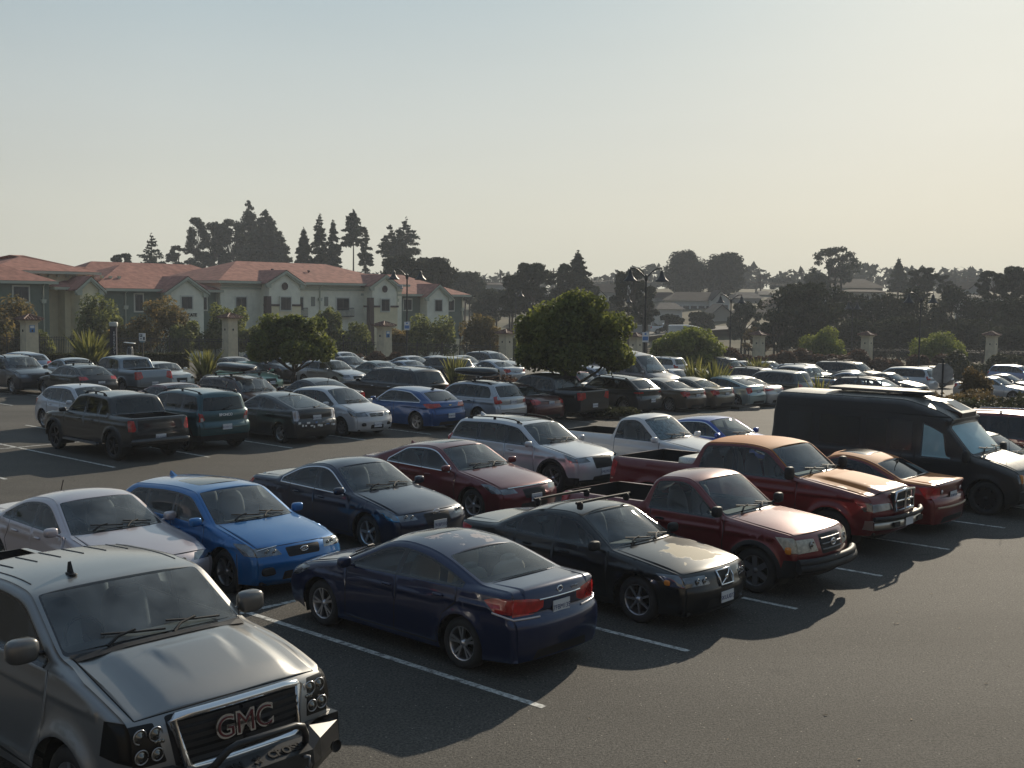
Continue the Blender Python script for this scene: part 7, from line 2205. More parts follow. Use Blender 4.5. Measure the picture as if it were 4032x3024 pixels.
def skyline():
    G = 'trees on the skyline'
    H = lambda px, py, Y: at(px, py, Y)
    def con(px, py, Y, wpx, lb, seed, pb=1085, **k):
        c = H(px, py, Y); g = ground_z(c.x, Y); b = H(px, pb, Y).z
        k['size'] = k.get('size', .55)*.55; k['n'] = int(k.get('n', 60)*1.1)
        k.setdefault('bare', max(.02, (b-g)/(c.z-g)))
        conifer(c.x, Y, c.z, wpx*Y/4574*1.12, lb, seed, **k)
    def clm(px, py, pb, Y, wpx, lb, seed, **k):
        k['k'] = int(k.get('k', 14)*2.1); k['n'] = int(k.get('n', 4000)*1.9); k['size'] = k.get('size', .5)*.60; k['lr'] = k.get('lr', .30)*.70
        c = H(px, py, Y); b = H(px, pb, Y); clump_tree(c.x, Y, c.z, b.z, wpx*Y/4574, lb, seed, **k)
    con(597, 922, 215, 145, 'open branched conifer left of the tall grove', 1, gap=1.35, size=.5, droop=-.12, n=42)
    clm(484, 1000, 1075, 200, 100, 'small dark pine left of the open branched conifer', 2, k=9, n=1800, size=.45)
    clm(60, 1036, 1080, 230, 150, 'low dark tree top over the roof at the left edge', 3, k=8, n=1500)
    clm(695, 968, 1060, 240, 90, 'thin wispy eucalyptus at the left end of the grove', 4, kind='euc', k=9, n=1100, size=.5, lr=.28)
    clm(772, 858, 1060, 235, 105, 'tall slender eucalyptus with a knotted crown', 5, kind='euc', k=18, n=3200, size=.5, lr=.34, flat=.1)
    clm(850, 878, 1060, 240, 120, 'eucalyptus in the left middle of the grove', 6, kind='euc', k=20, n=3600, size=.5, lr=.32, flat=.1)
    clm(912, 865, 1060, 238, 120, 'eucalyptus in the middle of the grove', 7, kind='euc', k=20, n=3800, size=.5, lr=.32, flat=.1)
    clm(975, 835, 1060, 244, 120, 'tall eucalyptus right of the middle of the grove', 8, kind='euc', k=22, n=3800, size=.5, lr=.30, flat=.1)
    clm(978, 788, 860, 246, 38, 'bare topped eucalyptus sprig above the grove', 9, kind='euc', k=7, n=420, size=.4, lr=.4, flat=.0, trunks=1)
    con(1045, 822, 236, 205, 'broad dark conifer at the right end of the grove', 10, gap=.8, size=.65, power=.62, n=75, kind='euc')
    con(1112, 930, 232, 90, 'short conifer behind the broad one', 11, gap=.9, kind='euc', power=.6)
    con(1195, 903, 210, 90, 'dark conifer left of the middle conifer group', 12, gap=.9, power=.7)
    con(1258, 840, 212, 110, 'tallest conifer of the middle group', 13, gap=1.0, trunks=1, power=.75, n=50)
    con(1312, 872, 214, 90, 'right hand conifer of the middle group', 14, gap=1.0, power=.7)
    con(1392, 828, 218, 98, 'tall narrow redwood with bare lower stems', 15, pb=960, gap=.9, power=.45, n=60)
    con(1440, 905, 218, 60, 'shorter redwood beside the tall narrow one', 16, pb=1060, gap=1.3, power=.5)
    con(1536, 888, 222, 110, 'open cedar left of its pair', 17, gap=1.3, droop=-.05, pb=1010, power=.6, n=46)
    con(1600, 860, 224, 110, 'open cedar, taller of the pair', 18, gap=1.2, droop=.0, pb=1010, power=.55, n=46)
    con(1575, 900, 226, 80, 'slim cedar between the pair', 19, gap=1.2, pb=1010, power=.55)
    clm(1585, 1012, 1100, 178, 210, 'wide dark cypress left half, over the red roof', 20, k=16, n=4200, size=.5, flat=.2)
    clm(1700, 1018, 1120, 180, 220, 'wide dark cypress right half, over the red roof', 21, k=18, n=4600, size=.5, flat=.2)
    clm(1840, 1072, 1180, 215, 170, 'olive green tree right of the wide cypress', 22, kind='euc', k=16, n=3600, size=.5, flat=.1)
    clm(1945, 1140, 1260, 185, 170, 'grey green low tree right of the building corner', 23, kind='euc', k=14, n=3200, size=.45, flat=.1)
    clm(2015, 1085, 1240, 170, 130, 'dark pine left of the tall dark pines', 24, k=14, n=3000, size=.42)
    clm(2090, 1038, 1230, 168, 210, 'broad dark pine with gaps in its crown', 25, k=24, n=6500, size=.42, lr=.26)
    clm(2210, 1040, 1220, 175, 130, 'dark pine with a flat left shoulder', 26, k=14, n=3200, size=.42)
    con(2275, 992, 178, 130, 'pointed dark pine with a feathery tip', 27, power=.8, gap=.8, size=.5, n=60, kind='dark', pb=1150)
    clm(2290, 1090, 1250, 176, 160, 'dark lower mass below the pointed pine', 28, k=14, n=4200, size=.45)
    clm(2488, 1062, 1230, 160, 165, 'dark tree with leaning trunk behind the second lamp', 29, k=18, n=4200, size=.4, flat=.15, lr=.28)
    clm(2540, 1180, 1270, 158, 120, 'lower grey green branches right of the leaning trunk', 30, kind='euc', k=9, n=1800, size=.4)
    clm(2380, 1190, 1260, 200, 150, 'light green garden tree below the dark roof', 31, kind='euc', k=12, n=2400, size=.45, flat=.1)
    clm(2705, 992, 1150, 270, 165, 'tall dense cypress with a ragged top', 32, k=26, n=7000, size=.65, flat=-.2, lr=.38)
    clm(2857, 1000, 1150, 272, 175, 'tall dense rounded cypress right of the ragged one', 33, k=26, n=7500, size=.65, flat=.0, lr=.38)
    clm(3080, 1096, 1150, 330, 110, 'distant rounded tree right of the cypresses', 34, k=12, n=2200, size=.7)
    clm(2760, 1230, 1300, 185, 130, 'garden tree in front of the long white house', 35, kind='dark', k=12, n=2600, size=.4)
    clm(2640, 1240, 1300, 180, 110, 'dark hedge like bush at the white bungalow', 36, kind='dark', k=9, n=2000, size=.4)
    clm(3292, 974, 1110, 230, 205, 'large spreading eucalyptus with an airy rounded crown', 37, kind='euc', k=30, n=2300, size=.5, lr=.19, flat=.35, trunks=3)
    con(3205, 1060, 225, 80, 'thin conifer left of the spreading eucalyptus', 38, gap=1.4, kind='euc', pb=1140)
    clm(3215, 1080, 1180, 215, 130, 'soft grey tree below the spreading eucalyptus', 39, kind='euc', k=14, n=3200, size=.45, flat=0)
    con(3540, 1022, 235, 85, 'pointed silvery conifer right of the hill house', 40, gap=1.0, power=.8, pb=1140)
    clm(3635, 1055, 1140, 190, 140, 'umbrella shaped pine right of the pointed conifer', 41, k=18, n=2800, size=.4, flat=.45, lr=.24, trunks=3)
    clm(3722, 1085, 1150, 195, 70, 'small pine between the umbrella pine and the pole', 42, k=9, n=1200, size=.4)
    clm(3905, 1068, 1170, 165, 130, 'dark pine left of the rightmost pines', 43, k=16, n=3000, size=.36, lr=.26)
    clm(4005, 1050, 1250, 160, 170, 'tall dark pine at the right edge', 44, k=20, n=4800, size=.38)
    # the dark mass behind the fence on the right
    rng = np.random.default_rng(9)
    con(3165, 1130, 138, 330, 'huge dark spiky cypress before the hill', 45, kind='dark', gap=.8, droop=-.75, power=.55, size=.42, n=70, pb=1395, group=None)
    clm(3060, 1230, 1380, 134, 150, 'dark left skirt of bushes by the spiky cypress', 46, k=12, n=4200, size=.35)
    for i, (px, py, wpx, Y, lb) in enumerate([(3330,1150,220,152,'dark tree filling the gap right of the spiky cypress'),(3480,1160,240,150,'dark tree behind the second pillar from the right'),(3620,1140,230,152,'dark tree behind the dark twin arm lamp'),(3760,1130,220,155,'dark tree over the stop sign'),(3890,1180,200,150,'dark leafy tree before the pale house'),(4010,1180,200,142,'dark tree mass at the right edge behind the fence'),(3560,1250,300,140,'lower dark thicket behind the lime bushes'),(3800,1260,260,140,'lower dark thicket left of the rightmost pillar'),(3380,1260,240,140,'lower dark thicket left of the second pillar from the right'),(3980,1290,240,134,'lower dark thicket behind the rightmost pillar')]):
        clm(px, py, 1400, Y, wpx, lb, 70+i, k=20, n=5200, size=.36, flat=.1, lr=.34)
    clm(2930, 1190, 1330, 160, 130, 'grey leafy tree right of the gabled cream house', 85, kind='euc', k=14, n=3200, size=.38, flat=.0)
    clm(2990, 1290, 1380, 136, 140, 'bare twiggy bush left of the spiky cypress', 86, kind='brown', k=10, n=1600, size=.3)
    clm(2130, 1255, 1330, 150, 130, 'low grey green bush left of the big round tree top', 87, kind='euc', k=10, n=2200, size=.38)
    # far wooded ridge, reads as one mass
    rng = np.random.default_rng(77)
    C = []; Rr = []
    for x in np.arange(-260, 300, 9.0):
        Y = 370+rng.random()*50; z = ground_z(x, Y)+2+rng.random()*2.5
        C.append((x, Y, z)); Rr.append((9, 6, 3.0+2.5*rng.random()))
    V = leaves(C, Rr, 16000, 1.5, rng)
    o = leaf_mesh('distant_woods', V, LEAF['dark'], None); o['kind'] = 'stuff'; o['label'] = 'far low woods along the ridge behind the houses'
# ------------------------------------------------------------------ buildings
def roof_mat():
    return mat('red_shingle', (.32,.15,.115), .9, noise=(1.6,.28), bump=(9,.6,.05), spec=.15)

def long_building():
    V0 = -101.0     # facade line in lot coordinates, parallel to the parking rows
    def U(px, z=5.0, v=V0):
        # where the sight line at photo column px meets the facade line, as distance along it
        lo, hi = -60., 200.
        for _ in range(50):
            m = (lo+hi)/2; x, y = lot(m/STALL, v); q = at(px, 1150, y).x
            if x < q: lo = m
            else: hi = m
        return (lo+hi)/2
    def Z(px, py, v=V0):
        u = U(px, v=v); x, y = lot(u/STALL, v); return at(px, py, y).z
    o = lot(0, V0)
    root = empty('apartment_building', (o[0], o[1], 0), YAW, 'long cream and green apartment building with red roofs, gables and windows', 'building')
    # local frame: x = along the facade (u), y = into the building (-v direction is +y)
    cream = mat('wall_cream', (.80,.78,.64), .85, noise=(1.5,.08)); yellow = mat('wall_yellow', (.75,.66,.44), .85, noise=(1.5,.08))
    green = mat('wall_green', (.13,.165,.13), .85, noise=(1.5,.1)); trim = mat('trim_sage', (.44,.46,.37), .7); brown = mat('post_brown', (.055,.026,.022), .7)
    rf = roof_mat(); gl = mat('window_glass', (.010,.013,.017), .12, spec=.35); fr = mat('window_frame', (.035,.038,.04), .6); surround = mat('window_surround', (.62,.61,.52), .8)
    B = -4.3
    def block(u0, u1, y0, y1, zt, m, nm='wall'):
        mb = MB(); mb.box(((u0+u1)/2, (y0+y1)/2, (zt+B)/2), (u1-u0, y1-y0, zt-B)); return mb.build(nm, m, root)
    def hip(u0, u1, y0, y1, ze, zr, ov=.55, m=None, ridge_in=None):
        a, b, c, d = u0-ov, u1+ov, y0-ov, y1+ov
        w = (d-c)/2; ri = ridge_in if ridge_in is not None else w
        mb = MB()
        ym = (c+d)/2
        mb.add([(a,c,ze),(b,c,ze),(b,d,ze),(a,d,ze),(a+ri,ym,zr),(b-ri,ym,zr)], [(0,1,5,4),(1,2,5),(2,3,4,5),(3,0,4),(3,2,1,0)])
        o = mb.build('roof', rf, root)
        mb = MB(); mb.box(((a+b)/2,c-.04,ze-.16), (b-a+.06,.14,.26)); mb.box((a-.04,(c+d)/2,ze-.16), (.14,d-c,.26)); mb.box((b+.04,(c+d)/2,ze-.16), (.14,d-c,.26))
        mb.build('gutter', trim, root)
        return o
    def window(uc, zc, w, h, y, sill=True):
        mb = MB(); mb.box((uc, y-.03, zc), (w+.30, .08, h+.30)); s = mb.build('window', surround, root)
        mb = MB(); mb.box((uc, y-.06, zc), (w, .08, h)); mb.build('frame', fr, s)
        mb = MB(); mb.box((uc-w*.235, y-.09, zc), (w*.40, .04, h*.86)); mb.box((uc+w*.235, y-.082, zc), (w*.40, .04, h*.86)); mb.build('pane', gl, s)
        return s
    def gable(u0, u1, y0, y1, ze, zp, m, over=.35):
        """projecting bay whose front ends in a shallow pointed gable"""
        block(u0, u1, y0, y1, ze, m)
        um = (u0+u1)/2
        mb = MB(); mb.prism([(u0,ze-.01),(u1,ze-.01),(um+.25,zp-.35),(um,zp-.2),(um-.25,zp-.35)], y0, y1+4, 'y'); mb.build('gable_wall', m, root)
        # roof slopes running back into the main roof, with a moulded verge
        a, b = u0-over-.25, u1+over+.25; zz = ze-.12
        mb = MB()
        yb = y1+5.5
        mb.add([(a,y0-.35,zz),(um,y0-.35,zp+.08),(um,yb,zp+.08),(a,yb,zz),(b,y0-.35,zz),(b,yb,zz)], [(0,1,2,3),(1,4,5,2)])
        mb.add([(a,y0-.35,zz-.12),(um,y0-.35,zp-.06),(um,yb,zp-.06),(a,yb,zz-.12),(b,y0-.35,zz-.12),(b,yb,zz-.12)], [(3,2,1,0),(2,5,4,1)])
        mb.build('roof', rf, root, fix=False)
        for k, (o_, t) in enumerate(((.0,.26),(.22,.20))):
            mb = MB(); th = t; y = y0-.37+k*.10; dz = -o_*1.0
            mb.add([(a+o_*.6,y,zz+dz-.10),(um,y,zp+dz),(um,y,zp+dz-th),(a+o_*.6+.0,y,zz+dz-th-.08),(b-o_*.6,y,zz+dz-.10),(b-o_*.6,y,zz+dz-th-.08),
                    (a+o_*.6,y+.3,zz+dz-.10),(um,y+.3,zp+dz),(um,y+.3,zp+dz-th),(a+o_*.6,y+.3,zz+dz-th-.08),(b-o_*.6,y+.3,zz+dz-.10),(b-o_*.6,y+.3,zz+dz-th-.08)],
                   [(0,3,2,1),(1,2,5,4),(6,7,8,9),(7,10,11,8),(3,9,8,2),(2,8,11,5),(0,6,9,3),(4,5,11,10)])
            mb.build('verge', trim, root)
        for s, ux in ((-1,u0),(1,u1)):
            mb = MB(); mb.box((ux+s*.12, y0-.12, ze-.42), (.5,.28,.5)); mb.build('corbel', trim, root)
    def pipe(u, zt, y):
        mb = MB(); mb.tube([(u,y-.6,zt-.1),(u,y-.14,zt-.45),(u,y-.14,B)], .075, 6); mb.box((u,y-.16,zt-1.9), (.42,.26,.38), taper=1.15); mb.build('downpipe', trim, root)
    X = {}
    # A: green block at the left edge
    uA1 = U(193); zA = Z(150,1108)
    block(uA1-22, uA1, 0, 13, zA, green)
    hip(uA1-22, uA1, 0, 13, zA+.05, zA+3.0, .6)
    window((U(53)+U(111))/2, (Z(80,1129)+Z(80,1187))/2, U(111)-U(53), Z(80,1129)-Z(80,1187), 0)
    pipe(U(168), zA, 0)
    gable(uA1-24.5, uA1-14.6, -1.2, 2, zA, zA+2.0, cream)
    # B: cream stair tower set back
    uB1 = U(292, v=V0-3); zB = Z(270,1073, V0-3)
    block(uA1-4, uB1+1.5, 3, 14, zB, yellow, 'tower_wall')
    hip(uA1-4, uB1+1.5, 3, 14, zB+.1, zB+1.75, .9)
    mb = MB()
    for k in range(14): mb.box((uA1-3.4+k*.95, 2.8, zB-.38), (.16,.5,.26))
    mb.build('bracket', trim, root)
    mb = MB(); mb.box(((U(250,v=V0-3)+U(280,v=V0-3))/2, 2.98, (Z(265,1140,V0-3)+Z(265,1266,V0-3))/2), (U(280,v=V0-3)-U(250,v=V0-3), .1, Z(265,1140,V0-3)-Z(265,1266,V0-3))); mb.build('stair_window', mat('stair_window', (.05,.035,.03), .3), root)
    # C: low roofs and the small yellow gable
    uC0, uC1 = U(292), U(383); zC = Z(330,1132)
    block(uC0-.2, U(384), 1.5, 13, zC, yellow)
    hip(uC0-1, U(420), 1.5, 14, zC+.05, Z(470,1056,V0-9), .5)
    gable(uC0+.4, uC1, -.4, 3, zC-.1, Z(337,1090), yellow)
    # D: green recess
    uD1 = U(633); zD = Z(480,1137)
    block(U(384), uD1+1, 0.6, 13, zD, green)
    mb = MB(); hipD = hip(U(384), U(860), .6, 13.5, zD+.05, Z(700,1050,V0-8), .6)
    pipe(U(503), zD, .6)
    window((U(543)+U(572))/2, Z(555,1192), U(572)-U(543), 1.7, .6)
    # E: cream gable bay with lettering
    uE0, uE1 = U(646), U(783)
    gable(uE0, uE1, -.9, 3, Z(780,1146), Z(714,1090), cream)
    window((U(694)+U(738))/2, (Z(715,1166)+Z(715,1217))/2, U(738)-U(694)-.1, Z(715,1166)-Z(715,1217)-.1, -.9)
    p = (U(731), -.95, Z(731,1240))
    text_obj('lettering', 'NCATE', .46, STD['gap'], root, facing(p, (0,-1,0)), .03, bold=.015, align='CENTER')
    # F: green between the gable and the tall block
    block(uE1, U(866), .6, 10, zD-.1, green)
    window((U(792)+U(824))/2, Z(808,1190), U(824)-U(792), 1.6, .6)
    pipe(U(862), zD, .6)
    # G: tall cream block
    uG0, uG1 = U(868), U(1582); zG = Z(900,1108)
    block(uG0, uG1, 0, 13.5, zG, cream)
    hip(uG0, uG1, 0, 13.5, zG+.1, Z(1100,1034,V0-7), .7)
    mb = MB(); mb.box(((uG0+uG1)/2,-.06,zG-.72), (uG1-uG0,.12,.22)); mb.box(((uG0+uG1)/2,-.12,zG-.42), (uG1-uG0,.24,.18)); mb.build('cornice', trim, root)
    fz = (Z(1087,1170)+Z(1087,1220))/2; fh = Z(1087,1170)-Z(1087,1220)
    window((U(929)+U(968))/2, fz-.1, U(968)-U(929), fh+.1, 0)
    # gable G1
    gable(U(1026), U(1148), -1.6, 2, Z(1150,1112), Z(1092,1066), cream)
    mb = MB(); mb.box(((U(1026)+U(1148))/2,-1.66,(Z(1087,1203)+B)/2), (U(1148)-U(1026)+.1,.1,Z(1087,1203)-B)); mb.build('lower_wall', yellow, root)
    mb = MB(); mb.box(((U(1004)+U(1148))/2,-1.72,Z(1087,1201)), (U(1148)-U(1000),.16,.22)); mb.build('band', brown, root)
    window((U(1068)+U(1107))/2, fz, U(1107)-U(1068), fh, -1.74)
    mb = MB(); mb.lathe([(.42,-.04),(.42,.02),(.34,.03),(.001,.0)], (U(1087), -1.66, Z(1087,1127)), 20, 'y'); mb.build('round_vent', brown, root)
    mb = MB(); mb.box((U(1013),-1.9,(Z(1013,1166)+B)/2), (.75,.75,Z(1013,1166)-B), taper=.8); mb.build('tapered_post', brown, root)
    window((U(1148)+U(1190))/2+.1, fz, U(1190)-U(1150), fh, 0)
    for pxx in (1232, 1284):
        mb = MB(); mb.box((U(pxx),-.03,Z(pxx,1187)), (.55,.08,1.1)); mb.build('wall_vent', mat('vent_grey', (.21,.22,.19), .8), root)
    pipe(U(1257), zG, 0)
    window((U(1325)+U(1373))/2, fz-.05, U(1373)-U(1325), fh, 0)
    for a, b in ((1150,1200),(1322,1382)):
        mb = MB(); zb = Z(1300,1213)
        mb.box(((U(a)+U(b))/2,-.55,zb), (U(b)-U(a),.06,.08)); mb.box(((U(a)+U(b))/2,-.3,zb-1.0), (U(b)-U(a),.6,.12))
        n = 12
        for k in range(n+1): mb.box((U(a)+(U(b)-U(a))*k/n,-.55,zb-.5), (.04,.04,1.0))
        mb.build('balcony', fr, root)
    # gable G2
    gable(U(1432), U(1528), -1.6, 2, Z(1528,1124), Z(1488,1083), cream)
    mb = MB(); mb.box(((U(1432)+U(1528))/2,-1.66,(Z(1480,1208)+B)/2), (U(1528)-U(1432)+.1,.1,Z(1480,1208)-B)); mb.build('lower_wall', yellow, root)
    mb = MB(); mb.box(((U(1396)+U(1532))/2,-1.72,Z(1480,1206)), (U(1532)-U(1396),.16,.22)); mb.build('band', brown, root)
    mb = MB(); mb.box((U(1418),-1.9,(Z(1418,1172)+B)/2), (.75,.75,Z(1418,1172)-B), taper=.8); mb.build('tapered_post', brown, root)
    window((U(1464)+U(1495))/2, (Z(1480,1179)+Z(1480,1223))/2, U(1495)-U(1464), fh, -1.74)
    window((U(1464)+U(1495))/2, (Z(1480,1275)+Z(1480,1320))/2, U(1495)-U(1464), fh, -1.74)
    mb = MB(); mb.lathe([(.42,-.04),(.42,.02),(.34,.03),(.001,.0)], (U(1480), -1.66, Z(1480,1138)), 20, 'y'); mb.build('round_vent', brown, root)
    window(U(1540)+.2, (Z(1540,1180)+Z(1540,1222))/2, .9, fh, 0)
    pipe(U(1560), zG, 0)
    # H: lower green wing at the right end
    uH1 = U(1842); zH = Z(1700,1160)
    block(uG1, uH1, .8, 12, zH, green)
    hip(uG1-6, uH1, .8, 12.5, zH+.05, Z(1560,1082,V0-7), .7)
    gable(U(1672), U(1756), -.5, 3, Z(1756,1166), Z(1718,1120), cream)
    window((U(1702)+U(1729))/2, (Z(1715,1182)+Z(1715,1224))/2, U(1729)-U(1702), fh, -.5)
    for z in (1202, 1290, 1374): window((U(1776)+U(1803))/2, Z(1790,z), U(1803)-U(1776), fh*.95, .8)
    window((U(1606)+U(1636))/2, Z(1620,1200), U(1636)-U(1606), fh*.9, .8)
    mb = MB(); mb.box(((U(1756)+uH1)/2,.74,(Z(1800,1335)+B)/2), (uH1-U(1756),.1,Z(1800,1335)-B)); mb.build('lower_wall', yellow, root)
    pipe(U(1834), zH, .8)
    # roof flues
    for (px, py) in ((1135,1072),(1258,1086),(1278,1078)):
        z = Z(px, py, V0-3); mb = MB(); mb.tube([(U(px),3,z-1.0),(U(px),3,z+.25)], .09, 6); mb.rbox((U(px),3,z+.28), (.35,.35,.2), n=5); mb.build('flue', mat('flue', (.10,.05,.045), .6), root)
    # second long roof behind
    mb = MB(); 
    r2 = empty('apartment_building', (o[0], o[1], 0), YAW, 'rear wing of red roofs behind the left half of the apartment building', 'building')
    u0, u1 = U(300, v=V0-16), U(930, v=V0-16)
    mb.box(((u0+u1)/2, 20, (6.2+B)/2), (u1-u0, 9, 6.2-B)); mb.build('wall', cream, r2)
    zr = Z(640,1038,V0-20)
    mb = MB(); mb.add([(u0-1,15,zr-2.3),(u1+1,15,zr-2.3),(u1+1,25,zr-2.3),(u0-1,25,zr-2.3),(u0+4,20,zr),(u1-4,20,zr)], [(0,1,5,4),(1,2,5),(2,3,4,5),(3,0,4)]); mb.build('roof', rf, r2)

def houses():
    dark = mat('dark_shingle', (.045,.038,.034), .95, noise=(1,.3), spec=.08); greyr = mat('grey_shingle', (.085,.08,.075), .95, noise=(1,.25), spec=.08); redr = mat('brown_shingle', (.07,.045,.036), .95, noise=(1,.25), spec=.08)
    wht = mat('house_white', (.50,.49,.45), .8); crm = mat('house_cream', (.36,.33,.27), .8); tan = mat('house_tan', (.24,.19,.15), .8); gry = mat('house_grey', (.26,.26,.25), .8)
    gl = mat('house_glass', (.03,.035,.04), .2); wf = mat('house_trim', (.5,.5,.47), .7)
    def house(x0, x1, yt, ye, Y, wall, roof, label, gable=False, depth=9, rz=.0, win=3, two=False, chim=False):
        """x0..x1 = photo columns of the eaves, yt = ridge row, ye = eave row"""
        a = at(x0, ye, Y); b = at(x1, ye, Y); t = at((x0+x1)/2, yt, Y)
        w = b.x-a.x; ze = a.z; zr = t.z
        g = min(ground_z(a.x, Y), ground_z(b.x, Y))-1.0
        g = min(g, ze-2.8)
        r = empty('house', ((a.x+b.x)/2, Y, g), rz, label, 'house', 'houses on the hill')
        he, hr = ze-g, zr-g
        mb = MB(); mb.box((0, depth/2, he/2), (w*.96, depth, he))
        if gable: mb.prism([(-w*.48,he-.01),(w*.48,he-.01),(0,hr-.15)], 0, depth, 'y')
        mb.build('wall', wall, r)
        mb = MB(); e = .5
        if gable:
            mb.add([(-w/2-.2,-e,he-.15),(0,-e,hr+.1),(0,depth+e,hr+.1),(-w/2-.2,depth+e,he-.15),(w/2+.2,-e,he-.15),(w/2+.2,depth+e,he-.15),(0,-e,hr-.1),(-w/2-.2,-e,he-.35),(w/2+.2,-e,he-.35)], [(0,1,2,3),(1,4,5,2),(7,6,1,0),(6,8,4,1)])
        else:
            ins = min(w*.18, depth*.4)
            mb.add([(-w/2-e,-e,he),(w/2+e,-e,he),(w/2+e,depth+e,he),(-w/2-e,depth+e,he),(-w/2+ins,depth/2,hr),(w/2-ins,depth/2,hr)], [(0,1,5,4),(1,2,5),(2,3,4,5),(3,0,4),(3,2,1,0)])
        rf_ = mb.build('roof', roof, r, fix=False)
        if chim: mb = MB(); mb.box((w*.2,depth/2,hr+.3), (.8,.8,1.6)); mb.build('chimney', tan, rf_)
        for fl in range(2 if two else 1):
            for k in range(win):
                x = -w*.42+w*.84*(k+.5)/win
                z = he-1.5-fl*2.8
                if z < .8: continue
                mb = MB(); mb.box((x,-.04,z), (1.5,.08,1.25)); f = mb.build('window', wf, r)
                mb = MB(); mb.box((x,-.07,z), (1.2,.06,.95)); mb.build('pane', gl, f)
        return r
    house(2327,2441,1117,1150,245,gry,dark,'house with a long dark roof above the garden trees',win=2)
    house(2315,2385,1132,1163,232,wht,dark,'white gable end left of the long dark roof',gable=True,win=1)
    house(2575,2670,1150,1172,262,gry,redr,'house with a brown roof left of the long white house',win=2)
    house(2640,2855,1149,1183,235,wht,dark,'long two storey white house with a dark brown roof',win=6,two=True,depth=11)
    house(2803,2876,1143,1180,231,wht,dark,'white gabled wing at the right end of the long white house',gable=True,win=2,two=True,depth=8)
    house(2592,2688,1192,1217,208,wht,greyr,'low white bungalow with a grey hipped roof',win=2,chim=False)
    house(2786,2900,1199,1248,205,crm,greyr,'cream house with a steep front gable and four windows',gable=True,win=3,two=True)
    house(2395,2450,1196,1204,200,tan,greyr,'brick coloured block behind the big round tree top',win=0,depth=5)
    house(2440,2580,1222,1232,196,gry,greyr,'low grey building behind the second lamp post',win=3,depth=7)
    house(2898,3000,1150,1174,250,gry,greyr,'house with a pale roof and two skylights',win=3)
    house(2990,3045,1145,1160,270,wht,greyr,'small white house behind the utility poles',win=1)
    house(3015,3120,1172,1205,235,tan,redr,'brown gabled house left of the spiky cypress',gable=True,win=2)
    house(2890,3060,1215,1245,215,tan,dark,'wide tan house below the utility poles',win=4)
    house(3275,3480,1096,1132,240,gry,dark,'large house with a dark hipped roof on the hill top',win=5,two=True,depth=14)
    house(3330,3490,1140,1148,226,crm,dark,'pale lower storey in front of the hill top house',win=3,depth=6,two=True)
    house(3815,3870,1112,1135,235,gry,dark,'small gabled house top between the right hand pines',gable=True,win=1)
    house(3835,3950,1160,1172,205,wht,greyr,'pale two storey house glimpsed through the right hand trees',win=4,two=True)
    house(3960,4060,1200,1225,190,gry,greyr,'grey house low behind the trees at the right edge',win=3)
    house(2460,2560,1095,1112,300,gry,dark,'far dark roofed house left of the ragged cypress',win=2)
    house(1880,1990,1112,1120,290,gry,dark,'flat dark roof on the skyline left of the dark pines',win=2)
    house(1990,2110,1270,1290,180,gry,greyr,'low pale shelter roof seen left of the big round tree top',win=0,depth=4)
    # pale road and verge
    road = mat('far_road', (.16,.15,.13), .9, noise=(.5,.12), spec=.1)
    def ribbon_road(name, pts, w):
        mb = MB(); L = [Vector(p) for p in pts]
        vs = []; n = len(L)
        for i, p in enumerate(L):
            d = (L[min(n-1,i+1)]-L[max(0,i-1)]).normalized(); nn = Vector((-d.y,d.x,0))*w/2
            for q in (p-nn, p+nn): vs.append((q.x, q.y, ground_z(p.x, p.y)+.45))
        mb.add(vs, [(2*i,2*i+1,2*i+3,2*i+2) for i in range(n-1)])
        o = mb.build(name, road, fix=False); o['kind'] = 'structure'
    ribbon_road('road', [(x, 186+.06*x, 0) for x in np.arange(-8, 60, 4)], 16)
    ribbon_road('road', [(x, 210-.3*x, 0) for x in np.arange(-14, 4, 3)], 9)
    # vehicles on the street
    def far_vehicle(px, py, Y, tmpl, kind, label, cat, colour, d, **kw):
        c = at(px, py, Y)
        Car(kind, tmpl, label, cat, colour, (c.x, c.y), d, .25, group='vehicles on the street beyond the fence', **kw)
    w = paint('white', (.62,.62,.62), .05, dust=.1)
    far_vehicle(2690, 1272, 186, 'pickup', 'pickup_truck', 'white truck on the street behind the light green tree', 'pickup', w, math.pi)
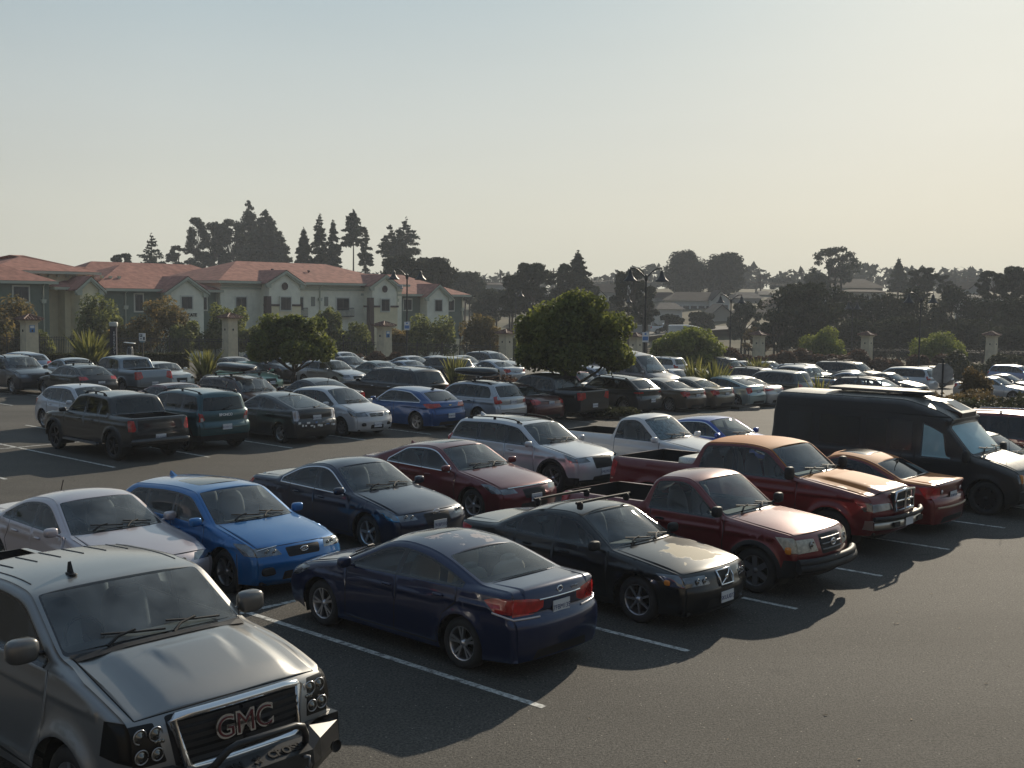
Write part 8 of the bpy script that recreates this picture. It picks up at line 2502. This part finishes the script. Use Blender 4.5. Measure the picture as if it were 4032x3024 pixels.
    far_vehicle(2800, 1290, 172, 'suv', 'camper', 'white boxy camper on the street by the cream gabled house', 'camper', w, math.pi, L=6.5, W=2.2, H=2.9, hood=1.2, cowl=(.9,1.5), wst=(1.5,2.5), rr=(6.3,2.85), rg=(6.4,1.6), deck=(6.45,1.2), belt=(1.4,1.4), dlo=(1.3,2.6,2.6), pil=[], norear=True, boxy=True, tum=.04)
    far_vehicle(1915, 1215, 205, 'sedan', 'sedan', 'white sedan on the street right of the building corner', 'sedan', w, 0)
    far_vehicle(2890, 1330, 140, 'sedan', 'sedan', 'dark red sedan on the street right of the third lamp', 'sedan', paint('far_red', (.12,.02,.02), .3), .3)

def reflection_props():
    # unseen building behind the camera and trees at left, added to shape reflections
    w = mat('unseen_wall', (.22,.20,.17), .8, noise=(1,.1)); g = mat('unseen_glass', (.02,.025,.03), .15)
    r = empty('unseen_building', (0,-9,0), 0, 'unseen two storey building added behind the camera to darken reflections', 'building')
    mb = MB(); mb.box((0,-4,4.5), (90,8,9)); mb.build('wall', w, r)
    mb = MB(); mb.box((0,-4,9.1), (92,10,.25)); mb.build('roof', mat('unseen_roof', (.1,.09,.08), .9), r)
    for i in range(-9,10):
        for z in (1.7,5.9):
            mb = MB(); mb.box((i*4.6,.03,z), (2.4,.08,1.8)); mb.build('window', g, r)
    for i in range(9):
        y = 6+i*8.5
        round_tree(-42-(i%3)*3-y*.12, y, 7.5+(i*37%5)*.5, 7.5, 'unseen spreading tree added left of the lot to darken reflections, %s from the camera' % ['first','second','third','fourth','fifth','sixth','seventh','eighth','ninth'][i], 'maple2', 200+i, 3000, .42, .2, .15, group='unseen trees added left of the lot to darken reflections', k=18)

def haze():
    mb = MB(); mb.box((0, 215, 27), (1200, 520, 86))
    m, t, out = nt('haze')
    v = N(t, 'ShaderNodeVolumePrincipled'); v.inputs['Color'].default_value = (.86,.92,1,1); v.inputs['Density'].default_value = .0005; v.inputs['Anisotropy'].default_value = .1
    t.links.new(v.outputs[0], out.inputs['Volume'])
    o = mb.build('haze', m); tag(o, 'thin summer haze over the lot and hills', kind='stuff'); o.display_type = 'WIRE'
make_camera(); make_light(); make_ground(); markings(); litter()
near_cars()
far_cars()
street(); utility()
plants(); skyline()
long_building(); houses()
reflection_props(); haze()
